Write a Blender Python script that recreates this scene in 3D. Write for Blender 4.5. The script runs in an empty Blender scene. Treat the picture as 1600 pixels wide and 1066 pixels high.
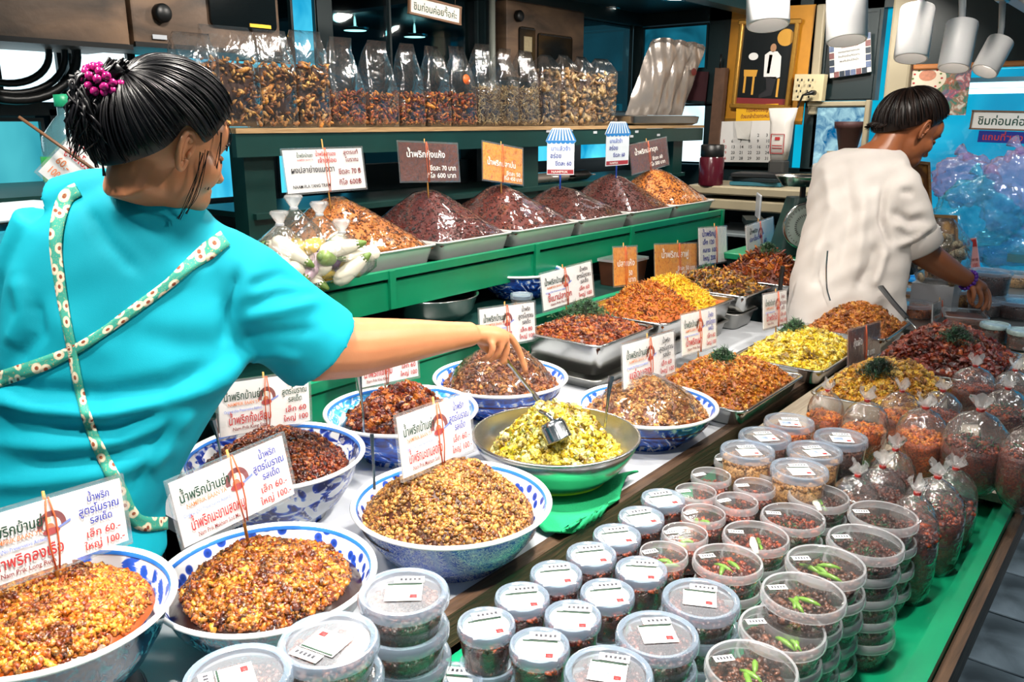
import bpy, bmesh, math, random
import numpy as np
from mathutils import Vector, Matrix, noise
from mathutils.bvhtree import BVHTree
random.seed(7); RNG = np.random.RandomState(7)
SC = bpy.context.scene
COL = SC.collection
# ---------------------------------------------------------------- camera
F, CXP, CYP, HC = 1300.0, 800.0, 533.0, 1.5
PITCH = math.atan(343 / F); HEAD = math.radians(38.8)
HD = Vector((math.cos(HEAD), math.sin(HEAD), 0)); RT = Vector((math.sin(HEAD), -math.cos(HEAD), 0))
cam = bpy.data.cameras.new('camera'); camo = bpy.data.objects.new('camera', cam); COL.objects.link(camo)
cam.sensor_width = 36; cam.lens = 36 * F / 1600; cam.clip_start = .05; cam.clip_end = 60
camo.location = (0, 0, HC)
camo.rotation_euler = (math.pi / 2 - PITCH, 0, HEAD - math.pi / 2)
SC.camera = camo
# ---------------------------------------------------------------- view, world, lamps
SC.view_settings.view_transform = 'Standard'; SC.view_settings.look = 'None'
SC.view_settings.gamma = 1; SC.view_settings.use_curve_mapping = False
SC.view_settings.exposure = 0.0
SC.cycles.transparent_max_bounces = 24
SC.cycles.max_bounces = 8
SC.cycles.sample_clamp_indirect = 4
W = bpy.data.worlds.new('world'); SC.world = W; W.use_nodes = True
bg = W.node_tree.nodes['Background']; bg.inputs[0].default_value = (.32, .62, .75, 1); bg.inputs[1].default_value = .17
def area(name, loc, target, size, power, col=(1, .93, .84), spread=math.pi):
    l = bpy.data.lights.new(name, 'AREA'); l.shape = 'DISK'; l.size = size; l.energy = power; l.color = col; l.spread = spread
    o = bpy.data.objects.new(name, l); COL.objects.link(o); o.location = loc
    o.rotation_euler = (Vector(target) - Vector(loc)).to_track_quat('-Z', 'Y').to_euler(); return o
# the stall's track lamps and ceiling downlights, with added fill lamps
for i, (x, y, p, tx, ty, sp) in enumerate([(.30, 1.30, 6, .4, 1.35, 125), (.85, 1.12, 7, .9, 1.2, 125), (.42, .62, 8, .42, .80, 75), (.95, .30, 9, 1.0, .5, 85), (1.35, .55, 11, 1.4, .95, 115), (1.9, .5, 10, 2.0, .95, 125), (2.45, .5, 7, 2.55, .9, 125), (3.1, .5, 4, 3.2, .8, 125)]):
    area('track_and_fill_light', (x, y, 1.98), (tx, ty, .8), .09, p, spread=math.radians(sp))  # the near ones are unseen fills off the rail, added for shirt and cups
for i, (x, y, p) in enumerate([(.6, 1.75, 7), (1.5, 1.75, 11), (2.5, 1.75, 11), (3.5, 1.75, 6)]):
    area('downlight_light', (x, y, 2.02), (x, y - .05, .8), .14, p, spread=math.radians(140))
for i, (x, y, p) in enumerate([(1.5, 2.15, 4), (2.1, 2.15, 7), (2.8, 2.15, 8), (3.5, 2.15, 8)]):
    area('shelf_fill_light', (x, y, 2.12), (x + .05, 2.62, 1.55), .12, p, spread=math.radians(150))  # unseen fills added to brighten the snack bags and cabinets
area('downlight_and_fill', (3.74, 2.0, 2.16), (4.4, 2.3, 1.2), .16, 14, spread=math.radians(160))
area('downlight_and_fill', (4.62, 1.36, 2.16), (4.95, 1.9, 1.2), .14, 10, spread=math.radians(160))  # fill added to lighten the portrait and calendar wall
area('downlight_and_fill', (4.3, .35, 2.16), (4.75, .2, 1.1), .14, 12, (.8, .95, 1), spread=math.radians(110))  # cool unseen fill added to brighten the plastic sacks
area('aisle_fill_light', (2.9, -.9, 2.1), (2.9, -.5, 0), .3, 14, (.9, .96, 1), spread=math.radians(90))  # unseen fill added over the aisle to brighten the floor tiles
area('hall_fill_light', (-.6, -1.6, 2.6), (1.2, 1.0, .8), 1.6, 4, (.85, .95, 1))  # broad unseen fill added behind the camera for the open hall
# ---------------------------------------------------------------- pixel -> world on a real plane
def ray(px, py):
    u = (px - CXP) / F; v = (CYP - py) / F
    fw = math.cos(PITCH) + v * math.sin(PITCH)
    r = HD * fw + RT * u; r.z = -math.sin(PITCH) + v * math.cos(PITCH); return r
def PZ(px, py, z): r = ray(px, py); t = (z - HC) / r.z; return Vector((r.x * t, r.y * t, z))
def PY(px, py, Y): r = ray(px, py); t = Y / r.y; return Vector((r.x * t, Y, HC + r.z * t))
def PX(px, py, X): r = ray(px, py); t = X / r.x; return Vector((X, r.y * t, HC + r.z * t))
def PD(px, py, d): r = ray(px, py); return Vector((r.x * d, r.y * d, HC + r.z * d))
# ---------------------------------------------------------------- materials
MATS = {}
def lin(c):
    return tuple(((x / 12.92) if x <= .04045 else ((x + .055) / 1.055) ** 2.4) for x in c[:3]) + (1,)
def hexc(h): return lin(tuple(int(h[i:i + 2], 16) / 255 for i in (0, 2, 4)))
def C(c): return hexc(c) if isinstance(c, str) else (tuple(c) + (1,))[:4]
class N:
    def __init__(s, name):
        s.m = bpy.data.materials.new(name); s.m.use_nodes = True; s.t = s.m.node_tree; s.t.nodes.clear()
        s.out = s.t.nodes.new('ShaderNodeOutputMaterial')
    def n(s, typ, **kw):
        x = s.t.nodes.new('ShaderNode' + typ)
        for k, v in kw.items():
            if k.startswith('_'): setattr(x, k[1:], v)
            else:
                i = x.inputs[int(k[1:])] if (k[0] == 'i' and k[1:].isdigit()) else x.inputs[k.replace('__', ' ')]
                if isinstance(v, bpy.types.NodeSocket): s.t.links.new(v, i)
                else: i.default_value = v
        return x
    def ramp(s, fac, stops, interp='LINEAR'):
        r = s.n('ValToRGB'); s.t.links.new(fac, r.inputs[0]); cr = r.color_ramp; cr.interpolation = interp
        while len(cr.elements) < len(stops): cr.elements.new(.5)
        for e, (p, c) in zip(cr.elements, stops): e.position = p; e.color = C(c)
        return r.outputs[0]
    def coord(s, kind='Object', scale=(1, 1, 1)):
        tc = s.n('TexCoord'); mp = s.n('Mapping'); s.t.links.new(tc.outputs[kind], mp.inputs[0]); mp.inputs['Scale'].default_value = scale
        return mp.outputs[0]
    def noise(s, scale, detail=3, dist=0, vec=None, kind='Object', sc=(1, 1, 1)):
        x = s.n('TexNoise', Scale=scale, Detail=detail, Distortion=dist); s.t.links.new(vec or s.coord(kind, sc), x.inputs['Vector']); return x.outputs['Fac']
    def vor(s, scale, feat='F1', vec=None, kind='Object', sc=(1, 1, 1), out='Distance'):
        x = s.n('TexVoronoi', _feature=feat, Scale=scale, _voronoi_dimensions='2D' if kind == 'UV' else '3D'); s.t.links.new(vec or s.coord(kind, sc), x.inputs['Vector']); return x.outputs[out]
    def mix(s, f, a, b, blend='MIX'):
        x = s.n('Mix', _data_type='RGBA', _blend_type=blend)
        for i, v in ((0, f), (6, a), (7, b)):
            if isinstance(v, bpy.types.NodeSocket): s.t.links.new(v, x.inputs[i])
            else: x.inputs[i].default_value = v if i == 0 else C(v)
        return x.outputs[2]
    def math(s, op, a, b=0.0):
        x = s.n('Math', _operation=op)
        for i, v in ((0, a), (1, b)):
            if isinstance(v, bpy.types.NodeSocket): s.t.links.new(v, x.inputs[i])
            else: x.inputs[i].default_value = v
        return x.outputs[0]
    def bsdf(s, col, rough=.5, metal=0., spec=.5, bump=None, bstr=.3, bdist=.01, **kw):
        p = s.n('BsdfPrincipled', Roughness=rough, Metallic=metal); p.inputs['Specular IOR Level'].default_value = spec
        if isinstance(col, bpy.types.NodeSocket): s.t.links.new(col, p.inputs['Base Color'])
        else: p.inputs['Base Color'].default_value = C(col)
        if bump is not None:
            b = s.n('Bump', Strength=bstr, Distance=bdist); s.t.links.new(bump, b.inputs['Height']); s.t.links.new(b.outputs[0], p.inputs['Normal'])
        for k, v in kw.items(): p.inputs[k.replace('__', ' ')].default_value = v
        s.t.links.new(p.outputs[0], s.out.inputs[0]); return s.m
def solid(name, col, rough=.5, metal=0., spec=.5, nz=0, nscale=20, bstr=0.15, **kw):
    if name in MATS: return MATS[name]
    n = N(name)
    c = C(col)
    nf = n.noise(nscale, 4)
    k = nz or .08
    cc = n.mix(nf, tuple(x * (1 - k) for x in c[:3]), tuple(min(1, x * (1 + k)) for x in c[:3]))
    MATS[name] = n.bsdf(cc, rough, metal, spec, bump=nf if bstr else None, bstr=bstr, bdist=.002, **kw); return MATS[name]
def film(name, tint=(1, 1, 1), rough=.07, ior=1.45, wrinkle=.4, wscale=25, haze=.0, boost=1.0, hazecol=(1, 1, 1)):
    """thin clear plastic: fresnel gloss over see-through, a little milky haze"""
    if name in MATS: return MATS[name]
    n = N(name)
    h = n.noise(wscale, 3, 1.2)
    b = n.n('Bump', Strength=wrinkle, Distance=.01); n.t.links.new(h, b.inputs['Height'])
    lw = n.n('LayerWeight', Blend=.5); n.t.links.new(b.outputs[0], lw.inputs['Normal']); f0 = ((ior - 1) / (ior + 1)) ** 2 * 1.6
    fr = n.math('ADD', f0, n.math('MULTIPLY', n.math('POWER', lw.outputs['Facing'], 4.0), 1 - f0))
    g = n.n('BsdfGlossy', Roughness=rough); n.t.links.new(b.outputs[0], g.inputs['Normal'])
    t = n.n('BsdfTransparent'); t.inputs[0].default_value = C(tint)
    d = n.n('BsdfDiffuse'); d.inputs[0].default_value = C(hazecol)
    tl = n.n('BsdfTranslucent'); tl.inputs[0].default_value = C(hazecol)
    dd = n.n('MixShader', i0=.5, i1=d.outputs[0], i2=tl.outputs[0])
    m1 = n.n('MixShader', i0=haze, i1=t.outputs[0], i2=dd.outputs[0])
    m2 = n.n('MixShader', i0=n.math('MINIMUM', n.math('MULTIPLY', fr, boost), .9), i1=m1.outputs[0], i2=g.outputs[0])
    n.t.links.new(m2.outputs[0], n.out.inputs[0]); MATS[name] = n.m; return n.m
def emit(name, col, s, nz=None):
    if name in MATS: return MATS[name]
    n = N(name); e = n.n('Emission', Strength=s); e.inputs[0].default_value = C(col)
    if nz: n.t.links.new(n.ramp(n.noise(nz[0], 3, 1), [(.3, nz[1]), (.7, nz[2])]), e.inputs[0])
    n.t.links.new(e.outputs[0], n.out.inputs[0]); MATS[name] = n.m; return n.m
def foodmat(name, cols, rough=.35, spec=.5, nscale=250, dark=.35):
    if name in MATS: return MATS[name]
    n = N(name); g = n.n('NewGeometry')
    st = [(i / max(1, len(cols) - 1), c) for i, c in enumerate(cols)]
    c = n.ramp(g.outputs['Random Per Island'], st)
    nf = n.noise(nscale, 3)
    big = n.ramp(n.noise(22, 3, .6), [(.36, (.30, .22, .18)), (.50, (1, 1, 1))])   # oil soaked pockets, plus crevice shade painted in as darker patches
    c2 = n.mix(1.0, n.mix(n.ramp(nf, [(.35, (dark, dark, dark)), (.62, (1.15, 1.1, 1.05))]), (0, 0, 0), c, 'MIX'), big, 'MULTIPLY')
    MATS[name] = n.bsdf(c2, rough, 0, spec, bump=nf, bstr=.5, bdist=.004); return MATS[name]
# ---------------------------------------------------------------- mesh helpers
class MB:
    def __init__(s): s.v = []; s.f = []; s.m = []; s.uv = None
    def add(s, vf, mi=0, M=None):
        v, f = vf; b = len(s.v)
        s.v += [tuple(M @ Vector(p)) if M is not None else tuple(p) for p in v]
        s.f += [tuple(b + i for i in q) for q in f]; s.m += [mi] * len(f); return s
    def build(s, name, mats, parent=None, smooth=True, label=None, loc=None, angle=None):
        me = bpy.data.meshes.new(name); me.from_pydata(s.v, [], s.f)
        for m in (mats if isinstance(mats, (list, tuple)) else [mats]): me.materials.append(m)
        if len(me.materials) > 1: me.polygons.foreach_set('material_index', s.m)
        if smooth:
            me.polygons.foreach_set('use_smooth', [True] * len(me.polygons))
            if angle is not None: me.set_sharp_from_angle(angle=angle)
        me.update(); return link(name, me, parent, label, loc)
def link(name, me, parent=None, label=None, loc=None):
    o = bpy.data.objects.new(name, me); COL.objects.link(o)
    if parent: o.parent = parent
    if loc is not None: o.location = loc
    if label: o['label'] = label
    return o
def thing(name, label, cat, loc=(0, 0, 0), rz=0, group=None):
    o = bpy.data.objects.new(name, None); COL.objects.link(o); o.location = loc; o.rotation_euler = (0, 0, rz)
    o.empty_display_size = .05
    return tag(o, label, cat, group)
def tag(o, label, cat, group=None, kind=None):
    o['label'] = label; o['category'] = cat
    if group: o['group'] = group
    if kind: o['kind'] = kind
    return o
def struct(o): o['kind'] = 'structure'; return o
def copy_tree(o, parent=None):
    c = o.copy(); COL.objects.link(c)
    if parent: c.parent = parent
    for ch in o.children: copy_tree(ch, c)
    return c
def box(cx, cy, cz, sx, sy, sz):
    v = [(cx + a * sx / 2, cy + b * sy / 2, cz + c * sz / 2) for c in (-1, 1) for a, b in ((-1, -1), (1, -1), (1, 1), (-1, 1))]
    return v, [(3, 2, 1, 0), (4, 5, 6, 7), (0, 1, 5, 4), (1, 2, 6, 5), (2, 3, 7, 6), (3, 0, 4, 7)]
def bbox(x0, x1, y0, y1, z0, z1): return box((x0 + x1) / 2, (y0 + y1) / 2, (z0 + z1) / 2, x1 - x0, y1 - y0, z1 - z0)
def rr(hx, hy, r, n=4):
    p = []
    for cx, cy, a0 in ((hx - r, hy - r, 0), (-hx + r, hy - r, 90), (-hx + r, -hy + r, 180), (hx - r, -hy + r, 270)):
        for i in range(n + 1):
            a = math.radians(a0 + 90 * i / n); p.append((cx + r * math.cos(a), cy + r * math.sin(a)))
    return p
def loft(rings, cap0=True, cap1=True, closed=True):
    v = []; f = []; n = len(rings[0])
    for r in rings: v += [tuple(p) for p in r]
    for i in range(len(rings) - 1):
        for j in range(n if closed else n - 1):
            k = (j + 1) % n; f.append((i * n + j, i * n + k, (i + 1) * n + k, (i + 1) * n + j))
    if cap0: f.append(tuple(range(n - 1, -1, -1)))
    if cap1: f.append(tuple((len(rings) - 1) * n + j for j in range(n)))
    return v, f
def rloft(levels, n=4, cap0=True, cap1=True):   # levels: (hx, hy, r, z)
    return loft([[(x, y, z) for x, y in rr(hx, hy, min(r, hx * .999, hy * .999), n)] for hx, hy, r, z in levels], cap0, cap1)
def rbox(cx, cy, cz, sx, sy, sz, b=.005):
    v, f = rloft([(sx / 2 - b, sy / 2 - b, b, -sz / 2), (sx / 2, sy / 2, b * 1.5, -sz / 2 + b), (sx / 2, sy / 2, b * 1.5, sz / 2 - b), (sx / 2 - b, sy / 2 - b, b, sz / 2)], 2)
    return [(x + cx, y + cy, z + cz) for x, y, z in v], f
def lathe(prof, n=32, cap0=False, cap1=False, sx=1, sy=1):
    return loft([[(r * sx * math.cos(2 * math.pi * j / n), r * sy * math.sin(2 * math.pi * j / n), z) for j in range(n)] for r, z in prof], cap0, cap1)
def tube(pts, rad, n=8, caps=True, flat=1.0, up=None):
    pts = [Vector(p) for p in pts]; R = rad if isinstance(rad, (list, tuple)) else [rad] * len(pts)
    rings = []; prev = None
    for i, p in enumerate(pts):
        t = (pts[min(i + 1, len(pts) - 1)] - pts[max(i - 1, 0)])
        t = t.normalized() if t.length > 1e-9 else Vector((0, 0, 1))
        if prev is None:
            a = Vector(up) if up else (Vector((0, 0, 1)) if abs(t.z) < .9 else Vector((1, 0, 0)))
        else: a = prev
        a = a - t * a.dot(t); a = a.normalized() if a.length > 1e-6 else t.orthogonal().normalized()
        prev = a; b = t.cross(a)
        rings.append([tuple(p + (a * math.cos(2 * math.pi * j / n) * flat + b * math.sin(2 * math.pi * j / n)) * R[i]) for j in range(n)])
    return loft(rings, caps, caps)
def smooth_path(pts, k=6):
    pts = [Vector(p) for p in pts]; P = [pts[0] * 2 - pts[1]] + pts + [pts[-1] * 2 - pts[-2]]; out = []
    for i in range(1, len(P) - 2):
        for s in range(k):
            t = s / k; a, b, c, d = P[i - 1], P[i], P[i + 1], P[i + 2]
            out.append(.5 * ((2 * b) + (c - a) * t + (2 * a - 5 * b + 4 * c - d) * t * t + (3 * b - a - 3 * c + d) * t ** 3))
    out.append(pts[-1]); return out
def ico(level=1):
    bm = bmesh.new(); bmesh.ops.create_icosphere(bm, subdivisions=level, radius=1)
    v = np.array([x.co[:] for x in bm.verts]); f = np.array([[w.index for w in q.verts] for q in bm.faces]); bm.free(); return v, f
ICO1, ICO2 = ico(1), ico(2)
def npmesh(name, V, Fc, mats, mi=None, smooth=True):
    me = bpy.data.meshes.new(name); V = np.asarray(V, np.float32); Fc = np.asarray(Fc, np.int32); k = Fc.shape[1]
    me.vertices.add(len(V)); me.vertices.foreach_set('co', V.ravel())
    me.loops.add(Fc.size); me.loops.foreach_set('vertex_index', Fc.ravel())
    me.polygons.add(len(Fc)); me.polygons.foreach_set('loop_start', np.arange(0, Fc.size, k, dtype=np.int32))
    for m in (mats if isinstance(mats, (list, tuple)) else [mats]): me.materials.append(m)
    if mi is not None: me.polygons.foreach_set('material_index', np.asarray(mi, np.int32))
    me.polygons.foreach_set('use_smooth', np.full(len(Fc), smooth) if np.isscalar(smooth) else smooth); me.update(calc_edges=True); me.validate(); return me
def rots(n, rng, tilt=1.0):
    a = rng.uniform(0, 2 * np.pi, n); b = np.arccos(rng.uniform(-1, 1, n)) * tilt; c = rng.uniform(0, 2 * np.pi, n)
    ca, sa, cb, sb, cc, sc_ = np.cos(a), np.sin(a), np.cos(b), np.sin(b), np.cos(c), np.sin(c); z = np.zeros(n); o = np.ones(n)
    Ra = np.stack([ca, -sa, z, sa, ca, z, z, z, o], 1).reshape(n, 3, 3); Rb = np.stack([cb, z, sb, z, o, z, -sb, z, cb], 1).reshape(n, 3, 3)
    Rc = np.stack([cc, -sc_, z, sc_, cc, z, z, z, o], 1).reshape(n, 3, 3); return Ra @ Rb @ Rc
def scatter(P, S, base, rng, jit=.25, tilt=1.0):
    v, f = base; n = len(P); vv = v[None] * (1 + rng.uniform(-jit, jit, (n, len(v), 1)))
    vv = vv * S[:, None, :]; vv = np.einsum('nij,nkj->nki', rots(n, rng, tilt), vv) + P[:, None, :]
    ff = f[None] + (np.arange(n) * len(v))[:, None, None]; return vv.reshape(-1, 3), ff.reshape(-1, f.shape[1])
def fnoise(x, y, s, seed):
    r = np.random.RandomState(seed); out = np.zeros_like(x)
    for k in range(10):
        a = r.uniform(0, 2 * np.pi); fr = s * r.uniform(.6, 1.9); out += np.sin((x * np.cos(a) + y * np.sin(a)) * fr + r.uniform(0, 6.28))
    return out / 4.0
# ---------------------------------------------------------------- the setting
M_DARK = solid('dark_teal_paint', '0b2226', .45, nz=.3, nscale=3)
M_CEIL = solid('ceiling_teal', '0d343a', .35, nz=.4, nscale=2)
M_BLACK = solid('black_plastic', '0a0b0c', .4)
M_GREEN = solid('green_paint', '0a8058', .3, nz=.18, nscale=9, bstr=.1)
M_DGREEN = solid('dark_green_paint', '0a3430', .4, nz=.3, nscale=8)
M_STEEL = solid('stainless_steel', 'c9c9c7', .2, 1.0, nz=.06, nscale=6, bstr=.04)
M_STEELD = solid('dull_steel', '9b9b98', .35, 1.0, nz=.12, nscale=12)
M_WHITE = solid('white_laminate', 'b9bdc3', .3, nz=.05, nscale=6)
M_WOOD = None
def woodmat(name, c1, c2):
    n = N(name); f = n.noise(6, 5, 1.5, sc=(1, 12, 12)); n2 = n.noise(40, 3, 0, sc=(.2, 4, 4))
    MATS[name] = n.bsdf(n.mix(n.math('MULTIPLY', f, n2), c1, c2), .6, bump=f, bstr=.3); return MATS[name]
M_WOOD = woodmat('worn_wood', '1a110c', '7d5c40')
M_TILE = None
n = N('floor_tile'); f = n.noise(5, 5, .6); f2 = n.noise(1.6, 2)
M_TILE = n.bsdf(n.ramp(n.math('MULTIPLY', f, n.math('ADD', f2, .35)), [(.2, '14181a'), (.36, '5d666b'), (.65, '8f9aa1')]), .35, bump=f, bstr=.1)
M_GROUT = solid('grout', '0b0d0e', .8)
# floor with its tiles
fl = struct(MB().add(bbox(-1.5, 7.5, -2.6, 5.5, -.05, -.008)).build('floor', M_GROUT, smooth=False))
tm = MB().add(rloft([(.147, .147, .006, -.012), (.1485, .1485, .006, -.003), (.1465, .1465, .006, 0)], 1)).build('tile', M_TILE, fl, smooth=False)
tm.location = (2.25, .05, 0); first = True
for i in range(13):
    for j in range(5):
        x, y = 2.0 + .305 * i, .50 - .305 * j
        if first: o = tm; first = False
        else: o = tm.copy(); COL.objects.link(o)
        o.location = (x, y, random.uniform(-.001, .001)); o.rotation_euler = (random.uniform(-.003, .003), random.uniform(-.003, .003), 0)
# ceiling and walls
ceil = struct(MB().add(bbox(2.2, 5.6, -2.6, 5.4, 2.2, 2.26)).add(bbox(3.4, 3.5, -2.6, 5.4, 2.12, 2.2)).add(bbox(2.2, 5.6, 2.15, 2.25, 2.12, 2.2)).build('ceiling', M_CEIL, smooth=False))
struct(MB().add(bbox(-1.5, 7.5, 5.2, 5.3, 0, 2.9)).build('wall_far', solid('far_wall_teal', '10484f', .6, nz=.4, nscale=2), smooth=False))
# back wall (behind the shelves): low wall, sill, mullions, header
mb = MB().add(bbox(-.6, 5.2, 3.1, 3.18, 0, 1.30))
mb.add(bbox(-.6, 5.2, 3.06, 3.2, 1.52, 1.56)).add(bbox(-.6, 2.5, 3.08, 3.18, 1.745, 1.80)).add(bbox(-.6, 5.2, 3.05, 3.2, 2.12, 2.26))
for x in (2.50, 3.62, 4.46): mb.add(bbox(x - .045, x + .045, 3.06, 3.2, 1.2, 2.2))
mb.add(bbox(1.385, 1.405, 3.06, 3.18, 1.55, 1.76)).add(bbox(1.30, 1.33, 3.06, 3.18, 1.3, 1.54)).add(bbox(2.13, 2.2, 3.06, 3.18, 1.18, 1.5)).add(bbox(2.62, 2.7, 3.06, 3.18, 1.18, 1.5)).add(bbox(3.5, 3.64, 3.06, 3.18, 1.18, 1.5))
struct(mb.build('wall_back', M_DARK, smooth=False))
struct(MB().add(tube([(3.60, 3.03, 1.3), (3.60, 3.03, 2.2)], .018, 10)).build('trim_1', solid('pale_pipe', '8a8f86', .4)))
M_CYANW = emit('cyan_window_light', '19c8ee', 1.25, (3, '0b90c0', '5fe6ff'))
M_WHITEW = emit('white_window_light', 'dff6ff', 1.6, (2, 'b9efff', 'ffffff'))
M_TEALW = emit('teal_window_light', '0b5c74', .35, (2.5, '06303c', '0f86a0'))
def pane(name, X0, X1, Y, Z0, Z1, m, axis='Y'):
    b = bbox(X0, X1, Y, Y + .012, Z0, Z1) if axis == 'Y' else bbox(Y, Y + .012, X0, X1, Z0, Z1)
    return MB().add(b).build(name, m, smooth=False)
# daylit windows low in the back wall, each with a frame
WN = 0
def window(X0, X1, Y, Z0, Z1, m, axis='Y', frame=.012, fm=None, mull=()):
    global WN; WN += 1
    w = struct(pane('window_%d' % WN, X0, X1, Y, Z0, Z1, m, axis)); mb = MB()
    def bar(a, b, c, d): mb.add(bbox(a, b, Y - .02, Y, c, d) if axis == 'Y' else bbox(Y - .02, Y, a, b, c, d))
    bar(X0 - frame, X0, Z0 - frame, Z1 + frame); bar(X1, X1 + frame, Z0 - frame, Z1 + frame); bar(X0, X1, Z0 - frame, Z0); bar(X0, X1, Z1, Z1 + frame)
    for q in mull: bar(q - frame / 2, q + frame / 2, Z0, Z1)
    mb.build('window_frame', fm or M_DARK, w, smooth=False); return w
window(.3, 1.37, 3.13, 1.565, 1.74, M_WHITEW, mull=(1.18,))
window(1.42, 1.62, 3.13, 1.565, 1.74, M_WHITEW)
window(1.65, 2.4, 3.13, 1.565, 1.74, M_CYANW)
window(.2, 1.27, 3.09, 1.10, 1.5, emit('pale_cyan_window', '2bb6cf', .8, (1.5, '1791ab', '63e4f0')))
window(2.22, 2.60, 3.085, 1.20, 1.42, M_CYANW)
window(3.66, 4.86, 3.085, 1.27, 1.38, M_CYANW)
window(1.72, 2.10, 3.085, 1.20, 1.5, M_CYANW)
window(2.335, 2.45, 3.08, 1.58, 2.1, M_CYANW)
# dark reflecting glass above the shelf, and the dim room beyond
g = film('dark_glass', (.35, .6, .65), .03, 1.5, .05, 3, .0)
window(2.56, 3.56, 3.12, 1.57, 2.12, g, mull=(2.93,))
window(4.5, 5.15, 3.12, 1.57, 2.12, g)
# right-hand cross wall
mb = MB().add(bbox(5.2, 5.28, 1.30, 3.2, 0, 1.22)).add(bbox(5.2, 5.28, 1.30, 3.2, 2.12, 2.26)).add(bbox(5.2, 5.28, -2.6, 1.3, 1.8, 2.26)).add(bbox(5.2, 5.28, -2.6, 1.3, 0, .7))
for a, b in ((1.98, 2.5), (3.05, 3.12), (1.83, 1.9)): mb.add(bbox(5.2, 5.28, a, b, 1.2, 2.2))
mb.add(bbox(5.2, 5.28, 1.5, 1.9, 1.62, 2.2)).add(bbox(5.19, 5.28, 2.5, 3.1, 1.62, 1.83)).add(bbox(5.2, 5.28, 2.5, 2.56, 1.2, 2.2))
struct(mb.build('wall_right', M_DARK, smooth=False))
M_CREAM = solid('cream_paint', 'a59a80', .5, nz=.2, nscale=5)
struct(MB().add(rbox(5.17, 1.37, 1.1, .09, .13, 2.2, .01)).build('trim_2', M_CREAM, smooth=False))
struct(MB().add(rbox(5.17, 1.84, 1.85, .04, .05, .62, .006)).build('trim_3', M_CREAM, smooth=False))
struct(MB().add(rbox(5.17, 1.7, 1.60, .05, .34, .03, .006)).add(rbox(5.17, 1.52, 1.46, .05, .03, .32, .006)).build('trim_4', M_CREAM, smooth=False))
struct(MB().add(rbox(5.18, .2, 1.79, .06, 2.2, .028, .006)).build('trim_5', solid('orange_wood', 'b9763e', .45), smooth=False))
window(2.58, 3.04, 5.22, 1.84, 2.1, emit('dim_cyan', '0f6f90', .5, (3, '0a3c50', '2fb8dc')), 'X')
window(2.50, 3.0, 5.22, 1.24, 1.6, M_WHITEW, 'X')
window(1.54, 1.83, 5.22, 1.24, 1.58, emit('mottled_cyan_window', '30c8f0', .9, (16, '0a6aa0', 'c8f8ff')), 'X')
window(1.90, 1.97, 5.21, 1.62, 2.1, emit('blue_slit', '1583a8', .5), 'X')
window(1.53, 1.80, 5.21, 1.64, 2.1, solid('dark_glass_board', '1b3a40', .15), 'X')
# glass front at the right, the cyan lit shop seen through it
M_GLASS = film('clear_window_glass', (.75, .95, 1), .02, 1.5, .03, 2, .03, 1, (.5, .85, 1))
WN += 1
gw = struct(pane('window_%d' % WN, -2.4, 1.3, 5.21, .7, 1.77, M_GLASS, 'X'))
struct(MB().add(bbox(7.2, 7.28, -4, 3.1, 0, 3)).build('wall_beyond', emit('glowing_shop_wall', '08a2cc', 1.0, (.9, '0577a6', '12ccee')), smooth=False))  # the wall itself glows, the shop's cyan light put into its material
M_TUBE = emit('fluorescent_tube', 'e8fbff', 4)
for (px0, px1, py, X, L) in ((1506, 1640, 134, 6.6, 'long fluorescent tube glowing beyond the cyan glass front, upper of the two level ones'), (1512, 1640, 143, 6.75, 'thin fluorescent tube just under the thicker one beyond the cyan glass front')):
    a_, b_ = PX(px0, py, X), PX(px1, py, X); x, z, y0, y1 = X, a_.z, b_.y, a_.y
    t = thing('fluorescent_lamp', L, 'lamp', (x, (y0 + y1) / 2, z), group='fluorescent tubes beyond the glass')
    h = (y1 - y0) / 2
    MB().add(tube([(0, -h, 0), (0, h, 0)], .018, 10)).build('tube', M_TUBE, t)
    MB().add(box(0, 0, .035, .05, 2 * h + .05, .03)).build('housing', M_WHITE, t, smooth=False)
t = thing('fluorescent_lamp', 'short slanted fluorescent tube glowing behind the third and fifth spotlights', 'lamp', PX(1560, 88, 6.3), group='fluorescent tubes beyond the glass')
MB().add(tube([(0, -.42, -.06), (0, .3, .08)], .022, 10)).build('tube', M_TUBE, t); MB().add(tube([(.03, -.42, -.03), (.03, .3, .11)], .02, 6)).build('housing', M_WHITE, t)
# recessed round downlights
def downlight(px, py, label, r=.085, on=True):
    p = PZ(px, py, 2.198); t = thing('ceiling_downlight', label, 'lamp', p, group='recessed ceiling downlights')
    MB().add(lathe([(r * .72, .0), (r * .8, -.004), (r, -.006), (r * 1.08, -.002), (r * 1.1, .001)], 28)).build('trim_ring', M_STEEL, t)
    MB().add(lathe([(.001, -.002), (r * .75, -.001)], 28)).build('lens', emit('downlight_lens', 'fff6ea', 7) if on else solid('lens_off', '98a3a0', .3), t)
downlight(947, 14, 'round ceiling downlight over the brown cabinet end')
downlight(1030, 32, 'unlit round ceiling downlight before the cyan window', on=False)
downlight(1060, -3, 'bright round ceiling downlight nearest the framed portrait', .11)
downlight(1372, 13, 'round ceiling downlight just beyond the second spotlight')
downlight(1488, 10, 'round ceiling downlight between third and fourth spotlights', .1)
downlight(1597, 5, 'round ceiling downlight above the end of the lamp track')
downlight(1330, -8, 'round ceiling downlight above the pinned notice')
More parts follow.
